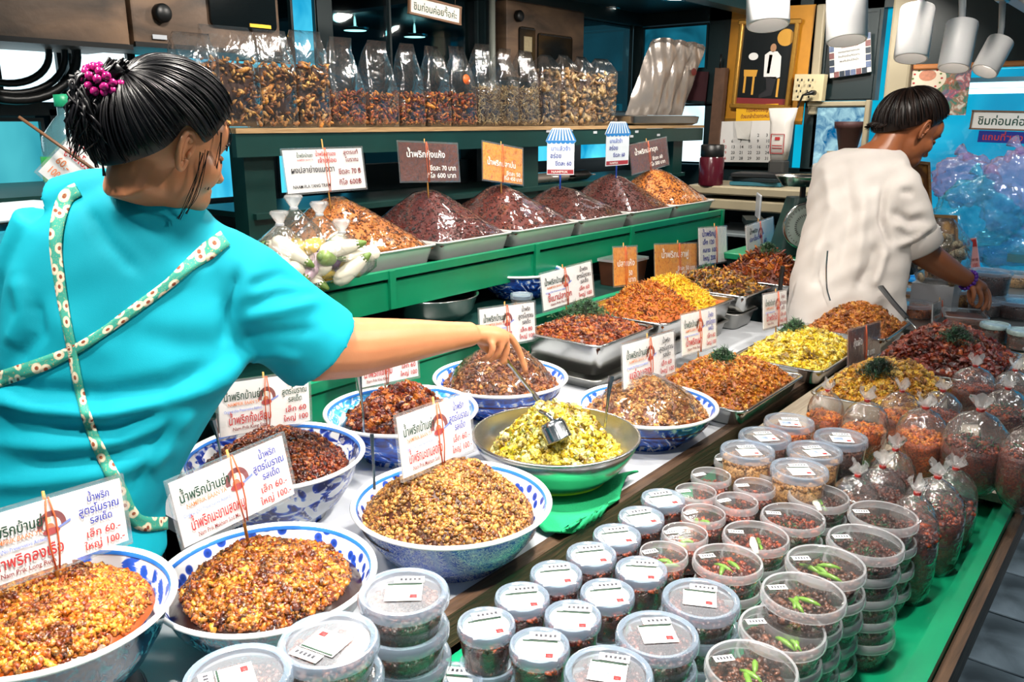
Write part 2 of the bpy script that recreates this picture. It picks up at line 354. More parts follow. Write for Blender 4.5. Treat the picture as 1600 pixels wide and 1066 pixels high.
for (px, py, L) in ((555, 48, 'small round ceiling light beyond the dark glass over the tall snack bags'), (648, 58, 'small round ceiling light beyond the dark glass under the hanging sign')):
    p = PY(px, py, 4.6); t = thing('ceiling_downlight', L, 'lamp', p, group='ceiling lights beyond the dark glass')
    MB().add(lathe([(.001, 0), (.075, 0), (.08, .006), (.08, .02)], 24)).build('lens', emit('downlight_lens', 'fff6ea', 7), t)
    MB().add(lathe([(.08, .0), (.095, .002), (.095, .02)], 24)).add(tube([(0, 0, .02), (0, 0, .35)], .01, 6)).build('trim_ring', M_STEEL, t)
# ---------------------------------------------------------------- stall furniture
ct = thing('sales_counter', 'white topped counter with a worn wooden edge under the enamel bowls', 'counter', (1.2, 1.1, 0))
def rel(o, b): return tuple(b[i] - (o.location.x, o.location.x, o.location.y, o.location.y, 0, 0)[i] for i in range(6))
MB().add(bbox(*rel(ct, (-.7, 3.12, .845, 1.20, .70, .73)))).add(bbox(*rel(ct, (.76, 3.12, 1.20, 1.60, .70, .73)))).build('countertop', M_WHITE, ct, smooth=False)
MB().add(bbox(*rel(ct, (-.7, 3.12, .815, .844, .675, .736)))).build('edge_board', M_WOOD, ct, smooth=False)
MB().add(bbox(*rel(ct, (-.7, 3.12, .86, .88, .03, .70)))).add(bbox(*rel(ct, (.78, 3.12, 1.57, 1.59, .03, .70)))).build('side_panel', M_DARK, ct, smooth=False)
for x in (-.6, 1.4, 3.05): MB().add(bbox(*rel(ct, (x, x + .05, .9, .95, 0, .70)))).build('leg', M_DGREEN, ct, smooth=False)
ls = thing('front_shelf', 'low green tray shelf along the aisle under the stacked clear tubs', 'shelf', (2.2, .5, 0))
MB().add(bbox(*rel(ls, (.0, 5.0, .20, .805, .650, .670)))).build('shelf_board', M_GREEN, ls, smooth=False)
mb = MB(); mb.add(bbox(*rel(ls, (.0, 5.0, .185, .205, .655, .705)))); mb.add(bbox(*rel(ls, (.0, 5.0, .206, .222, .670, .690))))
mb.build('front_rail', M_GREEN, ls, smooth=False)
MB().add(bbox(*rel(ls, (.0, 5.0, .165, .184, .625, .685)))).build('edge_strip', M_WOOD, ls, smooth=False)
MB().add(bbox(*rel(ls, (.0, 5.0, .36, .375, .0, .648)))).build('face_panel', solid('black_green_board', '060d10', .5, nz=.5, nscale=4), ls, smooth=False)
bs = thing('bag_board', 'raised pale board carrying the tied bags and two front trays', 'board', (2.9, .45, .67))
MB().add(bbox(*rel(bs, (1.95, 3.30, .14, .79, .03, .05)))).build('board', woodmat('pale_board', '8a7c6a', 'd9cdb8'), bs, smooth=False)
for x in (2.0, 3.2): MB().add(bbox(*rel(bs, (x, x + .04, .25, .75, 0, .03)))).build('batten', M_WOOD, bs, smooth=False)
# lower green step behind the bowls
st = thing('green_step', 'low green two-rail display step behind the back row of bowls', 'shelf', (1.9, 1.7, 0))
MB().add(bbox(*rel(st, (1.0, 3.1, 1.615, 1.645, .845, .872)))).build('upper_rail', M_GREEN, st, smooth=False)
MB().add(bbox(*rel(st, (1.0, 3.1, 1.625, 1.65, .73, .835)))).build('lower_board', M_GREEN, st, smooth=False)
MB().add(bbox(*rel(st, (1.0, 3.1, 1.65, 2.35, .82, .84)))).build('step_board', M_DGREEN, st, smooth=False)
for x in (1.02, 2.0, 3.05): MB().add(bbox(*rel(st, (x, x + .04, 2.28, 2.32, 0, .82)))).build('leg', M_DGREEN, st, smooth=False)
# second shelf with the film covered trays
ss = thing('green_tray_shelf', 'green steel shelf holding the row of film covered trays', 'shelf', (2.7, 2.1, 0))
MB().add(bbox(*rel(ss, (1.06, 4.16, 1.90, 1.925, 1.025, 1.050)))).build('top_rail', M_GREEN, ss, smooth=False)
MB().add(bbox(*rel(ss, (1.06, 4.16, 1.905, 1.93, .925, 1.012)))).build('front_board', M_GREEN, ss, smooth=False)
MB().add(bbox(*rel(ss, (1.06, 4.16, 1.93, 2.50, 1.015, 1.03)))).build('shelf_board', M_DGREEN, ss, smooth=False)
for x in (1.08, 1.75, 2.5, 3.2, 4.12): MB().add(bbox(*rel(ss, (x, x + .025, 1.893, 1.905, .93, 1.05)))).build('rail_post', M_GREEN, ss, smooth=False)
for x in (1.07, 2.5, 4.11):
    MB().add(bbox(*rel(ss, (x, x + .04, 2.44, 2.48, 0, 1.015)))).build('leg', M_DGREEN, ss, smooth=False)
# top shelf
ts = thing('top_shelf', 'dark green top shelf carrying the row of clear snack bags', 'shelf', (3.1, 2.65, 0))
MB().add(bbox(*rel(ts, (1.62, 5.0, 2.46, 2.95, 1.462, 1.478)))).build('shelf_board', woodmat('thin_ply', '8c6b45', 'd8b98a'), ts, smooth=False)
MB().add(bbox(*rel(ts, (1.62, 5.0, 2.465, 2.49, 1.385, 1.461)))).build('front_board', M_DGREEN, ts, smooth=False)
for x in (1.68, 3.22, 4.72): MB().add(bbox(*rel(ts, (x, x + .12, 2.52, 2.6, 0, 1.46)))).build('post', M_DGREEN, ts, smooth=False)
MB().add(bbox(*rel(ts, (1.7, 4.85, 2.5, 2.95, 1.17, 1.19)))).build('under_shelf', M_DGREEN, ts, smooth=False)
for i, (px, py) in enumerate(((857, 205), (892, 203), (892, 210), (930, 207), (987, 213), (995, 206), (1029, 211))):
    p = PY(px, py, 2.463); MB().add(rbox(p.x - 3.1, p.y - 2.65, p.z, .035, .002, .013, .0008)).build('price_sticker', M_WHITE, ts, smooth=False)
# table with tubs around the second seller
tb = thing('tub_table', 'plain table under the food tubs beside the seller in white', 'table', (4.1, .5, 0))
MB().add(bbox(*rel(tb, (3.36, 4.95, .21, .80, .705, .73)))).build('tabletop', M_STEELD, tb, smooth=False)
MB().add(bbox(*rel(tb, (3.95, 4.95, .80, 1.05, .70, .73)))).build('tabletop_leaf', M_STEELD, tb, smooth=False)
for x in (3.4, 4.88):
    for y in (.24, .68): MB().add(bbox(*rel(tb, (x, x + .04, y, y + .04, .67, .70)))).build('foot', M_STEELD, tb, smooth=False)
# ---------------------------------------------------------------- bowls, trays and the food in them
def cobalt(name, kind):
    if name in MATS: return MATS[name]
    n = N(name); white = 'eef1f5'; blue = '1f3fa8'; deep = '101e63'
    if kind == 'blotch':
        f = n.noise(2.3, 1, 2.0, kind='UV', sc=(6, 2.4, 1)); g = n.noise(9, 2, 1, kind='UV', sc=(6, 2, 1))
        c = n.ramp(f, [(0, white), (.47, white), (.5, '6d8fd6'), (.53, blue), (.66, deep)]); c = n.mix(n.ramp(g, [(.55, (0, 0, 0)), (.6, (.5, .5, .5))]), c, white)
    elif kind == 'fine':
        f = n.noise(9, 2, 3.2, kind='UV', sc=(9, 3, 1)); w = n.vor(1.0, kind='UV', sc=(7, 1.6, 1))
        c = n.ramp(f, [(0, '2a52c0'), (.44, '2a52c0'), (.46, 'dfe6f4'), (.53, 'dfe6f4'), (.56, '3560c8'), (.62, '2f56bd')])
        c = n.mix(n.ramp(w, [(.44, (0, 0, 0)), (.5, (.75, .75, .75)), (.56, (0, 0, 0))]), c, '8fa9de')
    elif kind == 'dash':
        v = n.vor(1.0, 'SMOOTH_F1', kind='UV', sc=(34, 9, 1)); f = n.noise(6, 2, 2, kind='UV', sc=(8, 5, 1))
        c = n.ramp(n.math('ADD', v, n.math('MULTIPLY', f, .35)), [(0, blue), (.44, '2f62d0'), (.52, white)])
    elif kind == 'marble':
        f = n.noise(2.6, 5, 2.5, kind='UV', sc=(6, 2, 1)); c = n.ramp(f, [(.38, deep), (.5, '1f4fb8'), (.57, '2b6cd0'), (.63, white)])
    elif kind == 'leafband':
        v = n.vor(1.0, 'F1', kind='UV', sc=(36, 11, 1)); c = n.ramp(v, [(0, '16307e'), (.26, '2b4fb4'), (.34, white)])
    elif kind == 'dark':
        f = n.noise(5, 3, 1.5, kind='UV', sc=(8, 2, 1)); c = n.ramp(f, [(.42, '0b2a3f'), (.52, '12506a'), (.6, '3f93a0'), (.66, '0d3148')])
    elif kind == 'aqua':
        f = n.noise(3, 2, 2, kind='UV', sc=(7, 3, 1)); c = n.ramp(f, [(.4, 'e9f6fb'), (.48, '56b6e6'), (.58, '2b86d4'), (.68, 'dff2fa')])
    MATS[name] = n.bsdf(c, .14, 0, .5); return MATS[name]
M_RIM = solid('white_enamel', 'f0f2f5', .15, nz=.02, bstr=0)
M_RIMB = solid('blue_line_enamel', '2f6fc4', .15, bstr=0)
def lathe_uv(name, prof, mats, mis, parent, n=64):
    v, f = lathe(prof, n); me = bpy.data.meshes.new(name); me.from_pydata(v, [], f)
    for m in mats: me.materials.append(m)
    uv = me.uv_layers.new(name='uv'); L = [0]
    for i in range(1, len(prof)): L.append(L[-1] + math.hypot(prof[i][0] - prof[i - 1][0], prof[i][1] - prof[i - 1][1]))
    T = .3
    for k, p in enumerate(me.polygons):
        i, j = divmod(k, n); p.material_index = mis[i]; p.use_smooth = True
        for li, (a, b) in zip(p.loop_indices, ((i, j), (i, j + 1), (i + 1, j + 1), (i + 1, j))): uv.data[li].uv = (b / n, L[a] / T)
    me.update(); return link(name, me, parent)
def enamel_bowl(label, px, py, R, h=.125, zr=.84, out='blotch', inn='blotch', foot=.55, group='blue and white enamel bowls', loc=None, lip=.016):
    p = loc or PZ(px, py, zr); t = thing('enamel_bowl', label, 'bowl', (p.x, p.y, zr - h), group=group)
    f = R * foot
    prof = [(.001, .004), (f * .9, .004), (f, 0), (f * 1.02, .012), (R * .74, h * .28), (R * .88, h * .58), (R * .955, h * .9), (R * .97, h - .004)]
    lathe_uv('outer_wall', prof, [cobalt('enamel_' + out, out)], [0] * 20, t)
    inner = [(R * .965, h - .004), (R * .93, h * .86), (R * .86, h * .6), (R * .7, h * .3), (.001, h * .1)]
    lathe_uv('inner_wall', inner, [cobalt('enamel_' + inn, inn)], [0] * 20, t)
    MB().add(lathe([(R * .965, h - .006), (R, h - .006), (R + lip * .35, h - .001), (R + lip * .2, h + .003), (R, h + .004), (R * .965, h - .003)], 72)).build('rim', M_RIM, t)
    MB().add(lathe([(R * .952, h - .0065), (R * .964, h - .0022), (R * .972, h - .0012)], 72)).build('rim_line', M_RIMB, t)
    return t
def tray(label, x0, x1, y0, y1, zr, dep=.05, name='steel_tray', group='stainless steel food trays', mat=None, rz=0, foot_in=.02, lip=.009):
    cx, cy = (x0 + x1) / 2, (y0 + y1) / 2; hx, hy = (x1 - x0) / 2, (y1 - y0) / 2
    t = thing(name, label, 'tray', (cx, cy, zr - dep), rz, group); m = mat or M_STEEL; r = .03
    MB().add(rloft([(hx - foot_in - lip, hy - foot_in - lip, r * .8, 0), (hx - foot_in * .7 - lip, hy - foot_in * .7 - lip, r, .006), (hx - lip, hy - lip, r, dep - .002)], 5, True, False)).add(
        rloft([(hx - lip - .003, hy - lip - .003, r, dep - .003), (hx - foot_in - lip - .002, hy - foot_in - lip - .002, r * .8, .004)], 5, False, True)).build('pan', m, t, angle=.9)
    MB().add(rloft([(hx - lip, hy - lip, r, dep - .003), (hx, hy, r + .004, dep - .004), (hx + .001, hy + .001, r + .004, dep), (hx - .002, hy - .002, r + .004, dep + .0025), (hx - lip - .003, hy - lip - .003, r, dep + .001), (hx - lip - .003, hy - lip - .003, r, dep - .004)], 5, False, False)).build('rim', m, t)
    return t
LEAF = (np.array([[-1, 0, 0], [-.3, .5, .15], [.4, .45, .2], [1, 0, -.1], [.4, -.45, .2], [-.3, -.5, .15], [0, 0, .35], [0, 0, -.2]], float),
        np.array([[0, 6, 1], [1, 6, 2], [2, 6, 3], [3, 6, 4], [4, 6, 5], [5, 6, 0], [1, 7, 0], [2, 7, 1], [3, 7, 2], [4, 7, 3], [5, 7, 4], [0, 7, 5]]))
def hfun(kind, hx, hy, H, p, seed, rough, peak=(0, 0), nf=1.0):
    def h(x, y):
        u, v = x / hx, y / hy
        if kind == 'round': r = np.clip(np.sqrt(u * u + v * v), 0, 1)
        else: r = np.clip(np.maximum(np.abs(u), np.abs(v)) * .55 + np.sqrt(u * u + v * v) * .45 * .82, 0, 1)
        s = np.exp(-(((u - peak[0]) ** 2 + (v - peak[1]) ** 2) / .45)) * .35 + .65 if peak != (0, 0) else 1
        e = np.clip((1 - r) * 6, 0, 1)
        return H * (1 - r ** p) * s + rough * fnoise(x, y, 45 * nf, seed) * e * .5 + rough * .6 * fnoise(x, y, 110 * nf, seed + 1) * e * .5
    return h
def food(name, label, loc, kind, hx, hy, H, cols, n=2500, size=.006, asp=(1, .8, .6), p=2.0, rough=.006, seed=1, base='3a1a0c', gloss=.35, group=None, jit=.3, chunk=None, wet=0, peak=(0, 0), rz=0, cat='food', dark=.3, tilt=1.0, side=0.0, cr=.985):
    n = int(n * (1.9 if kind == 'round' and n > 3000 else .98)); size *= .56 if kind == 'round' and n > 5000 else .86; rng = np.random.RandomState(seed); h = hfun(kind, hx, hy, H, p, seed, rough, peak)
    G = 56; a = np.linspace(-1, 1, G); X, Y = np.meshgrid(a, a)
    if kind == 'round':   # map square to disc
        x = X * np.sqrt(1 - Y * Y / 2) * hx; y = Y * np.sqrt(1 - X * X / 2) * hy
    else: x, y = X * hx, Y * hy
    z = h(x, y); V = np.stack([x, y, z], -1).reshape(-1, 3)
    i = np.arange(G * G).reshape(G, G); q = np.stack([i[:-1, :-1], i[:-1, 1:], i[1:, 1:], i[1:, :-1]], -1).reshape(-1, 4)
    T = np.concatenate([q[:, [0, 1, 2]], q[:, [0, 2, 3]]])
    if side > 0:   # give the heap a skirt down to the bottom of what holds it
        edge = np.concatenate([i[0, :], i[1:, -1], i[-1, -2::-1], i[-2:0:-1, 0]]); b = len(V)
        W2 = V[edge] * [.8, .8, 1]; W2[:, 2] = V[edge][:, 2] - side; V = np.concatenate([V, W2]); k = np.arange(len(edge)); k2 = (k + 1) % len(edge)
        T = np.concatenate([T, np.stack([edge[k], b + k, b + k2], 1), np.stack([edge[k], b + k2, edge[k2]], 1)])
    u = rng.uniform(-1, 1, (int(n * 1.35), 2))
    if kind == 'round': u = u[(u ** 2).sum(1) < .97]
    u = u[:n]; px, py = u[:, 0] * hx * cr, u[:, 1] * hy * cr
    S = size * np.minimum(rng.lognormal(0, .42, (len(u), 1)), 1.9) * np.array(asp)[None] * rng.uniform(.75, 1.25, (len(u), 3))
    P = np.stack([px, py, h(px, py) + size * rng.uniform(-.35, .45, len(u))], 1)
    cv, cf = scatter(P, S, chunk or ICO1, rng, jit, tilt)
    mi = np.concatenate([np.zeros(len(T), int), np.ones(len(cf), int)])
    sm = np.concatenate([np.ones(len(T), bool), np.full(len(cf), n > 5000)])
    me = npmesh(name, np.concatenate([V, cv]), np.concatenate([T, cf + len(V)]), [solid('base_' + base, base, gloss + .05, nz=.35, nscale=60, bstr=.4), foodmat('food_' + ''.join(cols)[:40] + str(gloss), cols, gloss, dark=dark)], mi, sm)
    o = link(name, me, loc=loc); o.rotation_euler.z = rz; tag(o, label, cat, group, 'stuff'); return o, h
def herb(label, loc, r=.045, n=420, seed=1, h=.03, cols=('0c2a16', '17442a', '2f6b3f', '5a8f55')):
    rng = np.random.RandomState(seed); u = rng.normal(0, .45, (n, 2)).clip(-1, 1); d = np.sqrt((u ** 2).sum(1)).clip(0, 1)
    P = np.stack([u[:, 0] * r, u[:, 1] * r, h * (1 - d ** 1.5) * rng.uniform(.2, 1.05, n)], 1)
    S = np.stack([rng.uniform(.008, .02, n), rng.uniform(.0014, .003, n), rng.uniform(.001, .002, n)], 1)
    v, f = scatter(P, S, LEAF, rng, .1, .7)
    o = link('herb_garnish', npmesh('herb_garnish', v, f, foodmat('herb' + cols[0], cols, .4, dark=.5)), loc=loc); return tag(o, label, 'herbs', 'green herb garnishes', 'stuff')
STICK = None
BROWN = ('3a1608', '6b2c0e', 'a04a14', 'c77a22', '8a3a10', 'd09036')
RUST = ('2a0d06', '5a1d0a', '7f2f10', 'a4501c', '46160a', 'b86a26')
REDD = ('240807', '4a0f0b', '6e1c12', '8a3418', '380c0a', 'a04c22')
ORNG = ('8a3d08', 'c4650e', 'e08a1a', 'b04f0c', 'f0a530', '7a2f08')
YELL = ('c98f10', 'eac22a', 'f6dd4e', 'd9a018', 'fbe98a', '8a6a10')
# ---- the eight big bowls: bowl, food
B = {}
BC = {1: (.3735, 1.0805, .885), 2: (.655, 1.009, .83), 3: (1.006, .948, .84), 4: (.908, 1.338, .86), 5: (1.293, 1.377, .84), 6: (1.667, 1.381, .83), 7: (1.742, .968, .82)}
BH = {1: .12, 2: .10, 3: .11, 4: .13, 5: .11, 6: .10, 7: .09}
def bowlfood(key, blabel, px, py, R, out, inn, flabel, fname, cols, H, zin, n, size, p=2.0, rough=.007, base='3a1a0c', gloss=.3, seed=1, fr=.9, off=(0, 0), foot=.55, h=None, **kw):
    h = BH[key]; x, y, zr = BC[key]; zb = zr - h
    b = enamel_bowl(blabel, px, py, R, h=h, out=out, inn=inn, foot=foot, zr=zr, loc=Vector((x, y, zr))); zin = zin - .73 - .125 + .73 + h
    o, hf = food(fname, flabel, (b.location.x + off[0], b.location.y + off[1], zb + zin), 'round', R * fr, R * fr, H, cols, n=n, size=size, p=p, rough=rough, base=base, gloss=gloss, seed=seed, side=.028, group='chili pastes in the big bowls', **kw)
    B[key] = (b.location.copy(), hf, zb + zin, R); return b
bowlfood(1, 'enamel bowl with dabbed blue inner band, nearest the camera beside the two-tub stacks', 0, 0, .153, 'dark', 'dash', 'glossy orange brown chili paste in the bowl with dabbed blue inner band', 'chili_paste', ('7a2c08', 'b5560f', 'd98a28', '8f3a0a', 'e8a840', '5a1c06'), .036, .106, 3600, .0075, 3, .012, '8a3c0a', .2, 11, fr=.83, cr=.96)
bowlfood(2, 'enamel bowl with dark blue floral outside, second from the camera along the seller side', 0, 0, .1625, 'dark', 'leafband', 'chunky dark brown chili paste ringed with dark oil in the dark floral bowl', 'chili_paste', ('4a1c06', '8a3f0c', 'b8691a', '6b2a08', 'd08f30', '381206'), .062, .090, 3600, .008, 2.2, .012, '1f0903', .25, 12, fr=.89, cr=.87)
bowlfood(3, 'white enamel bowl with fine blue arabesque outside, largest in the middle of the counter', 0, 0, .176, 'fine', 'leafband', 'heaped crumbly golden brown chili mince in the blue arabesque bowl', 'chili_mince', ('5a2a0c', '96591c', 'c08a3a', '7a3f12', 'd8a858', '3f1a08'), .098, .092, 4200, .0072, 1.9, .013, '3f1a08', .38, 13, fr=.885, off=(-.005, .006))
bowlfood(4, 'enamel bowl with big blue leaf blotches, right beside the seller in the turquoise shirt', 0, 0, .174, 'blotch', 'blotch', 'dark red brown shrimp chili paste in the bowl with big blue leaves', 'chili_paste', RUST, .075, .09, 3400, .0075, 2.0, .012, '2a0c05', .26, 14, fr=.83)
bowlfood(5, 'enamel bowl with aqua rim under the reaching forearm, spoon standing in it', 0, 0, .178, 'marble', 'aqua', 'red brown chili heap sitting in dark oil in the aqua rimmed bowl', 'chili_paste', ('3a0f06', '6f220a', '9a4416', 'c06a20', '4a150a', '81300e'), .105, .076, 2600, .007, 1.5, .012, '160604', .16, 15, fr=.86, cr=.84, off=(.0, .0))
bowlfood(6, 'enamel bowl with small blue leaf rim under the reaching hand', 0, 0, .1795, 'marble', 'dash', 'tall mound of crumbly brown chili mince under film beneath the reaching hand', 'chili_mince', ('4a1a0a', '7f3a14', 'a8602a', 'c48a48', '63270e', 'b5732e'), .115, .088, 3000, .006, 1.9, .008, '5a2410', .4, 16, fr=.9)
bowlfood(7, 'enamel bowl with deep blue marbled side beyond the steel mixing bowl', 0, 0, .170, 'marble', 'dash', 'mixed brown and golden fish chili mound under film in the marbled bowl', 'chili_mince', ('5a2a12', '96602c', 'c09050', 'b05a14', 'd8b070', 'e09a2a'), .095, .092, 2600, .006, 1.9, .008, '6a3212', .4, 17, fr=.9)
# steel mixing bowl with yellow relish
p = Vector((1.374, .983, .85)); t = thing('mixing_bowl', 'polished steel mixing bowl of yellow relish standing on the green cloth', 'bowl', (p.x, p.y, .74))
Rm = .176
MB().add(lathe([(.001, 0), (.07, 0), (.11, .014), (.145, .045), (.168, .078), (.178, .103), (Rm, .105), (Rm + .006, .107), (Rm + .005, .110), (Rm, .1105), (.177, .107), (.165, .077), (.142, .045), (.105, .017), (.001, .004)], 72)).build('bowl_body', solid('polished_steel', 'dcdad6', .26, 1.0, nz=.02, bstr=.02), t)
food('yellow_relish', 'chunky yellow green relish heaped in the steel mixing bowl', (p.x, p.y, .80), 'round', .142, .142, .115, ('a8901a', 'd9c234', 'efe06a', 'f4eeb0', '7f8a1e', 'c9a518', '55400e'), n=2600, size=.0075, p=1.6, rough=.012, seed=18, base='b89a1c', gloss=.35, side=.045)
B[8] = (Vector((p.x, p.y, 0)), None, .8, Rm)
# ---- trays with food on the right
TR = {}
def trayfood(key, tl, x0, x1, y0, y1, zr, dep, fl, fn, cols, H, n, size, zb=None, gx=.0, seed=1, p=2.0, **kw):
    b = zb if zb is not None else zr - .012
    if dep: tray(tl, x0, x1, y0, y1, zr, dep)
    o, hf = food(fn, fl, ((x0 + x1) / 2 + gx, (y0 + y1) / 2, b), 'rect', (x1 - x0) / 2 - .016, (y1 - y0) / 2 - .016, H, cols, n=n, size=size, seed=seed, p=p, side=max(.01, dep - .016) if dep else .01, group='heaped foods in the steel trays', **kw)
    TR[key] = (((x0 + x1) / 2, (y0 + y1) / 2), hf, b)
trayfood('A', 'deep steel tray of dark red mince with herbs at one end', 1.965, 2.30, 1.255, 1.56, .868, .10, 'dark red brown fried mince topped with a long heap of herbs', 'fried_mince', ('4a1408', '7f2a0e', 'a84a18', 'c97a2c', '63200c'), .05, 2600, .0062, seed=21, base='4a1a0a')
trayfood('B', 'wide steel tray shared by orange floss and yellow floss', 2.325, 2.875, 1.24, 1.62, .868, .075, 'orange and yellow shredded floss heaped in two peaks in the wide tray', 'fish_floss', ORNG, .0, 200, .004, seed=22, base='b05a10')
food('orange_floss', 'orange shredded floss heap with red brown flecks, next to the bright yellow heap', (2.49, 1.40, .862), 'round', .165, .16, .105, ORNG, n=2600, size=.0085, asp=(1.3, .28, .28), p=1.5, seed=23, base='a8500c', rough=.005, gloss=.55)
food('yellow_floss', 'bright yellow shredded floss heap behind the orange heap', (2.70, 1.43, .862), 'round', .16, .17, .095, ('e0a010', 'f4c51a', 'ffd93a', 'd88a0c'), n=2600, size=.0085, asp=(1.3, .25, .25), p=1.5, seed=24, base='d8a010', rough=.005, gloss=.55)
trayfood('C', 'steel tray of herb chili mix beyond the yellow floss', 2.90, 3.17, 1.22, 1.60, .868, .07, 'brown and yellow herb chili mix with green tops in the tray beyond the yellow floss', 'chili_mix', ('3a1a0c', '8a4a14', 'b5741c', 'd8a82c', '5a2a10', '2f3a14'), .075, 1800, .0085, asp=(1.2, .6, .4), seed=25, base='4a2410')
trayfood('D', 'steel tray of crisp fried fish beside the seller in white', 3.20, 3.52, 1.15, 1.52, .87, .07, 'crisp orange brown fried fish sticks heaped beside the seller in white', 'fried_fish', ('6a1f08', 'a03c0c', 'c8621a', 'd98a30', '4a1406', 'b54a10'), .125, 1500, .014, asp=(1.3, .33, .28), seed=26, p=1.5, base='5a200a', gloss=.45)
trayfood('E', 'steel tray of orange shrimp paste under the white seller with black handled ladle', 2.915, 3.285, .72, 1.02, .782, .05, 'coarse orange brown fried paste with herbs in front of the seller in white', 'fried_paste', ('8a4210', 'b5661a', 'cf8a30', 'a0501a', 'dba048'), .10, 2600, .008, seed=27, p=1.7, base='8a4210')
trayfood('F', 'steel tray of yellow relish behind the brown photo sign', 2.405, 2.85, .755, 1.05, .782, .05, 'chopped bright yellow relish with a herb tuft in the tray behind the brown sign', 'yellow_relish', ('b5900c', 'e6c51e', 'f8e04a', 'f6ec9a', 'c9a010', 'e8d030'), .075, 3000, .0075, asp=(1.1, .8, .5), seed=28, p=1.8, base='c89c10')
trayfood('G', 'steel tray of orange brown crumbs nearest the marbled bowl', 1.925, 2.36, .79, 1.11, .782, .05, 'fine orange brown fried crumbs with a herb tuft in the tray beside the marbled bowl', 'fried_crumbs', ('8a3d08', 'b8620e', 'd58a22', 'a04c0a', 'e0a030', '6a2a06'), .085, 4200, .0055, seed=29, p=1.9, base='8a420c')
trayfood('H', 'steel tray of golden fried pieces behind the row of tied bags', 2.19, 2.56, .42, .725, .782, .055, 'golden yellow fried pieces topped with dark herbs behind the tied bags', 'fried_pieces', ('a06010', 'd59a1c', 'efc23a', 'c07c14', '7a4008', 'f2d060'), .085, 2200, .0085, asp=(1.1, .75, .6), seed=30, p=1.8, base='a86c10')
trayfood('I', 'steel tray of dark red fried pieces nearest the aisle beyond the golden one', 2.58, 3.02, .33, .69, .782, .055, 'dark red fried chili pieces with herbs in the tray nearest the aisle', 'fried_pieces', ('3a0a06', '6a1a0c', '96321a', '4a0f08', 'b5561f', '2a0604'), .115, 2600, .0095, asp=(1.1, .75, .6), seed=31, p=1.7, base='4a120a', gloss=.28)
# steel pans stacked under tray A
tray('upside stack of dull steel pans lifting the dark red mince tray', 1.95, 2.30, 1.25, 1.57, .766, .034, name='steel_pan', mat=M_STEELD, group='pans under the tiered trays')
tray('flat dull steel pan lifting the orange and yellow floss tray', 2.34, 2.86, 1.25, 1.6, .79, .058, name='steel_pan', mat=M_STEELD, group='pans under the tiered trays')
tray('flat dull steel pan lifting the herb chili mix tray', 2.90, 3.1, 1.24, 1.59, .795, .063, name='steel_pan', mat=M_STEELD, group='pans under the tiered trays')
t = thing('side_stand', 'small dark stand carrying the tray of crisp fried fish', 'stand', (3.36, 1.33, 0))
MB().add(box(0, 0, .78, .3, .34, .03)).build('stand_top', M_DARK, t, smooth=False)
for a in (-.12, .12):
    for b in (-.14, .14): MB().add(box(a, b, .38, .03, .03, .76)).build('leg', M_DARK, t, smooth=False)
def hz(key, x, y): c, hf, b = TR[key]; return b + float(hf(np.array([x - c[0]]), np.array([y - c[1]]))[0])
for i, (key, px, py, zz, L, r) in enumerate([('A', 915, 482, .92, 'long dark herb heap lying on the dark red mince tray', .085), ('C', 1105, 413, .94, 'thin green tops scattered on the herb chili mix', .06), ('D', 1200, 388, .99, 'green herb tuft crowning the crisp fried fish', .045),
        ('E', 1335, 447, .88, 'pale green herb tuft on the orange paste before the seller in white', .05), ('F', 1243, 507, .86, 'green herb tuft on the yellow relish tray', .045), ('G', 1130, 552, .87, 'green herb tuft on the fine orange crumbs', .045),
        ('H', 1375, 568, .865, 'dark green herb tuft on the golden fried pieces', .048), ('I', 1496, 517, .89, 'dark green herb tuft on the dark red fried pieces', .055)]):
    q = PZ(px, py, zz); q.z = hz(key, q.x, q.y) - .004; herb(L, q, r, 1000 if key == 'A' else 620, 40 + i, .055 if key == 'A' else .04, ('0c2a16', '17442a', '2f6b3f', '6f9f63') if key not in 'HI' else ('08201a', '0f3324', '1d4f34', '3f7048'))
# ---- second shelf: film covered trays
M_FILM = film('cling_film', rough=.085, ior=1.5, wrinkle=.5, wscale=13, haze=.015, boost=1.7)
def film_dome(name, label, loc, hf, kind, hx, hy, lift, seed, group='cling film over the heaps', drop=.0):
    G = 40; a = np.linspace(-1, 1, G); X, Y = np.meshgrid(a, a)
    if kind == 'round': x = X * np.sqrt(1 - Y * Y / 2) * hx; y = Y * np.sqrt(1 - X * X / 2) * hy; e = np.sqrt((x / hx) ** 2 + (y / hy) ** 2)
    else: x, y = X * hx, Y * hy; e = np.maximum(np.abs(X), np.abs(Y))
    z = hf(x, y); 
    for k in range(4):
        zp = np.pad(z, 1, mode='edge'); z = np.maximum(z, (zp[:-2, 1:-1] + zp[2:, 1:-1] + zp[1:-1, :-2] + zp[1:-1, 2:]) / 4)
    z = z + lift * np.clip((1 - e) * 5, .25, 1) + .0025 * fnoise(x, y, 55, seed) - drop * np.clip((e - .93) / .07, 0, 1)
    V = np.stack([x, y, z], -1).reshape(-1, 3); i = np.arange(G * G).reshape(G, G)
    q = np.stack([i[:-1, :-1], i[:-1, 1:], i[1:, 1:], i[1:, :-1]], -1).reshape(-1, 4)
    o = link(name, npmesh(name, V, q, M_FILM), loc=loc); return tag(o, label, 'plastic film', group)
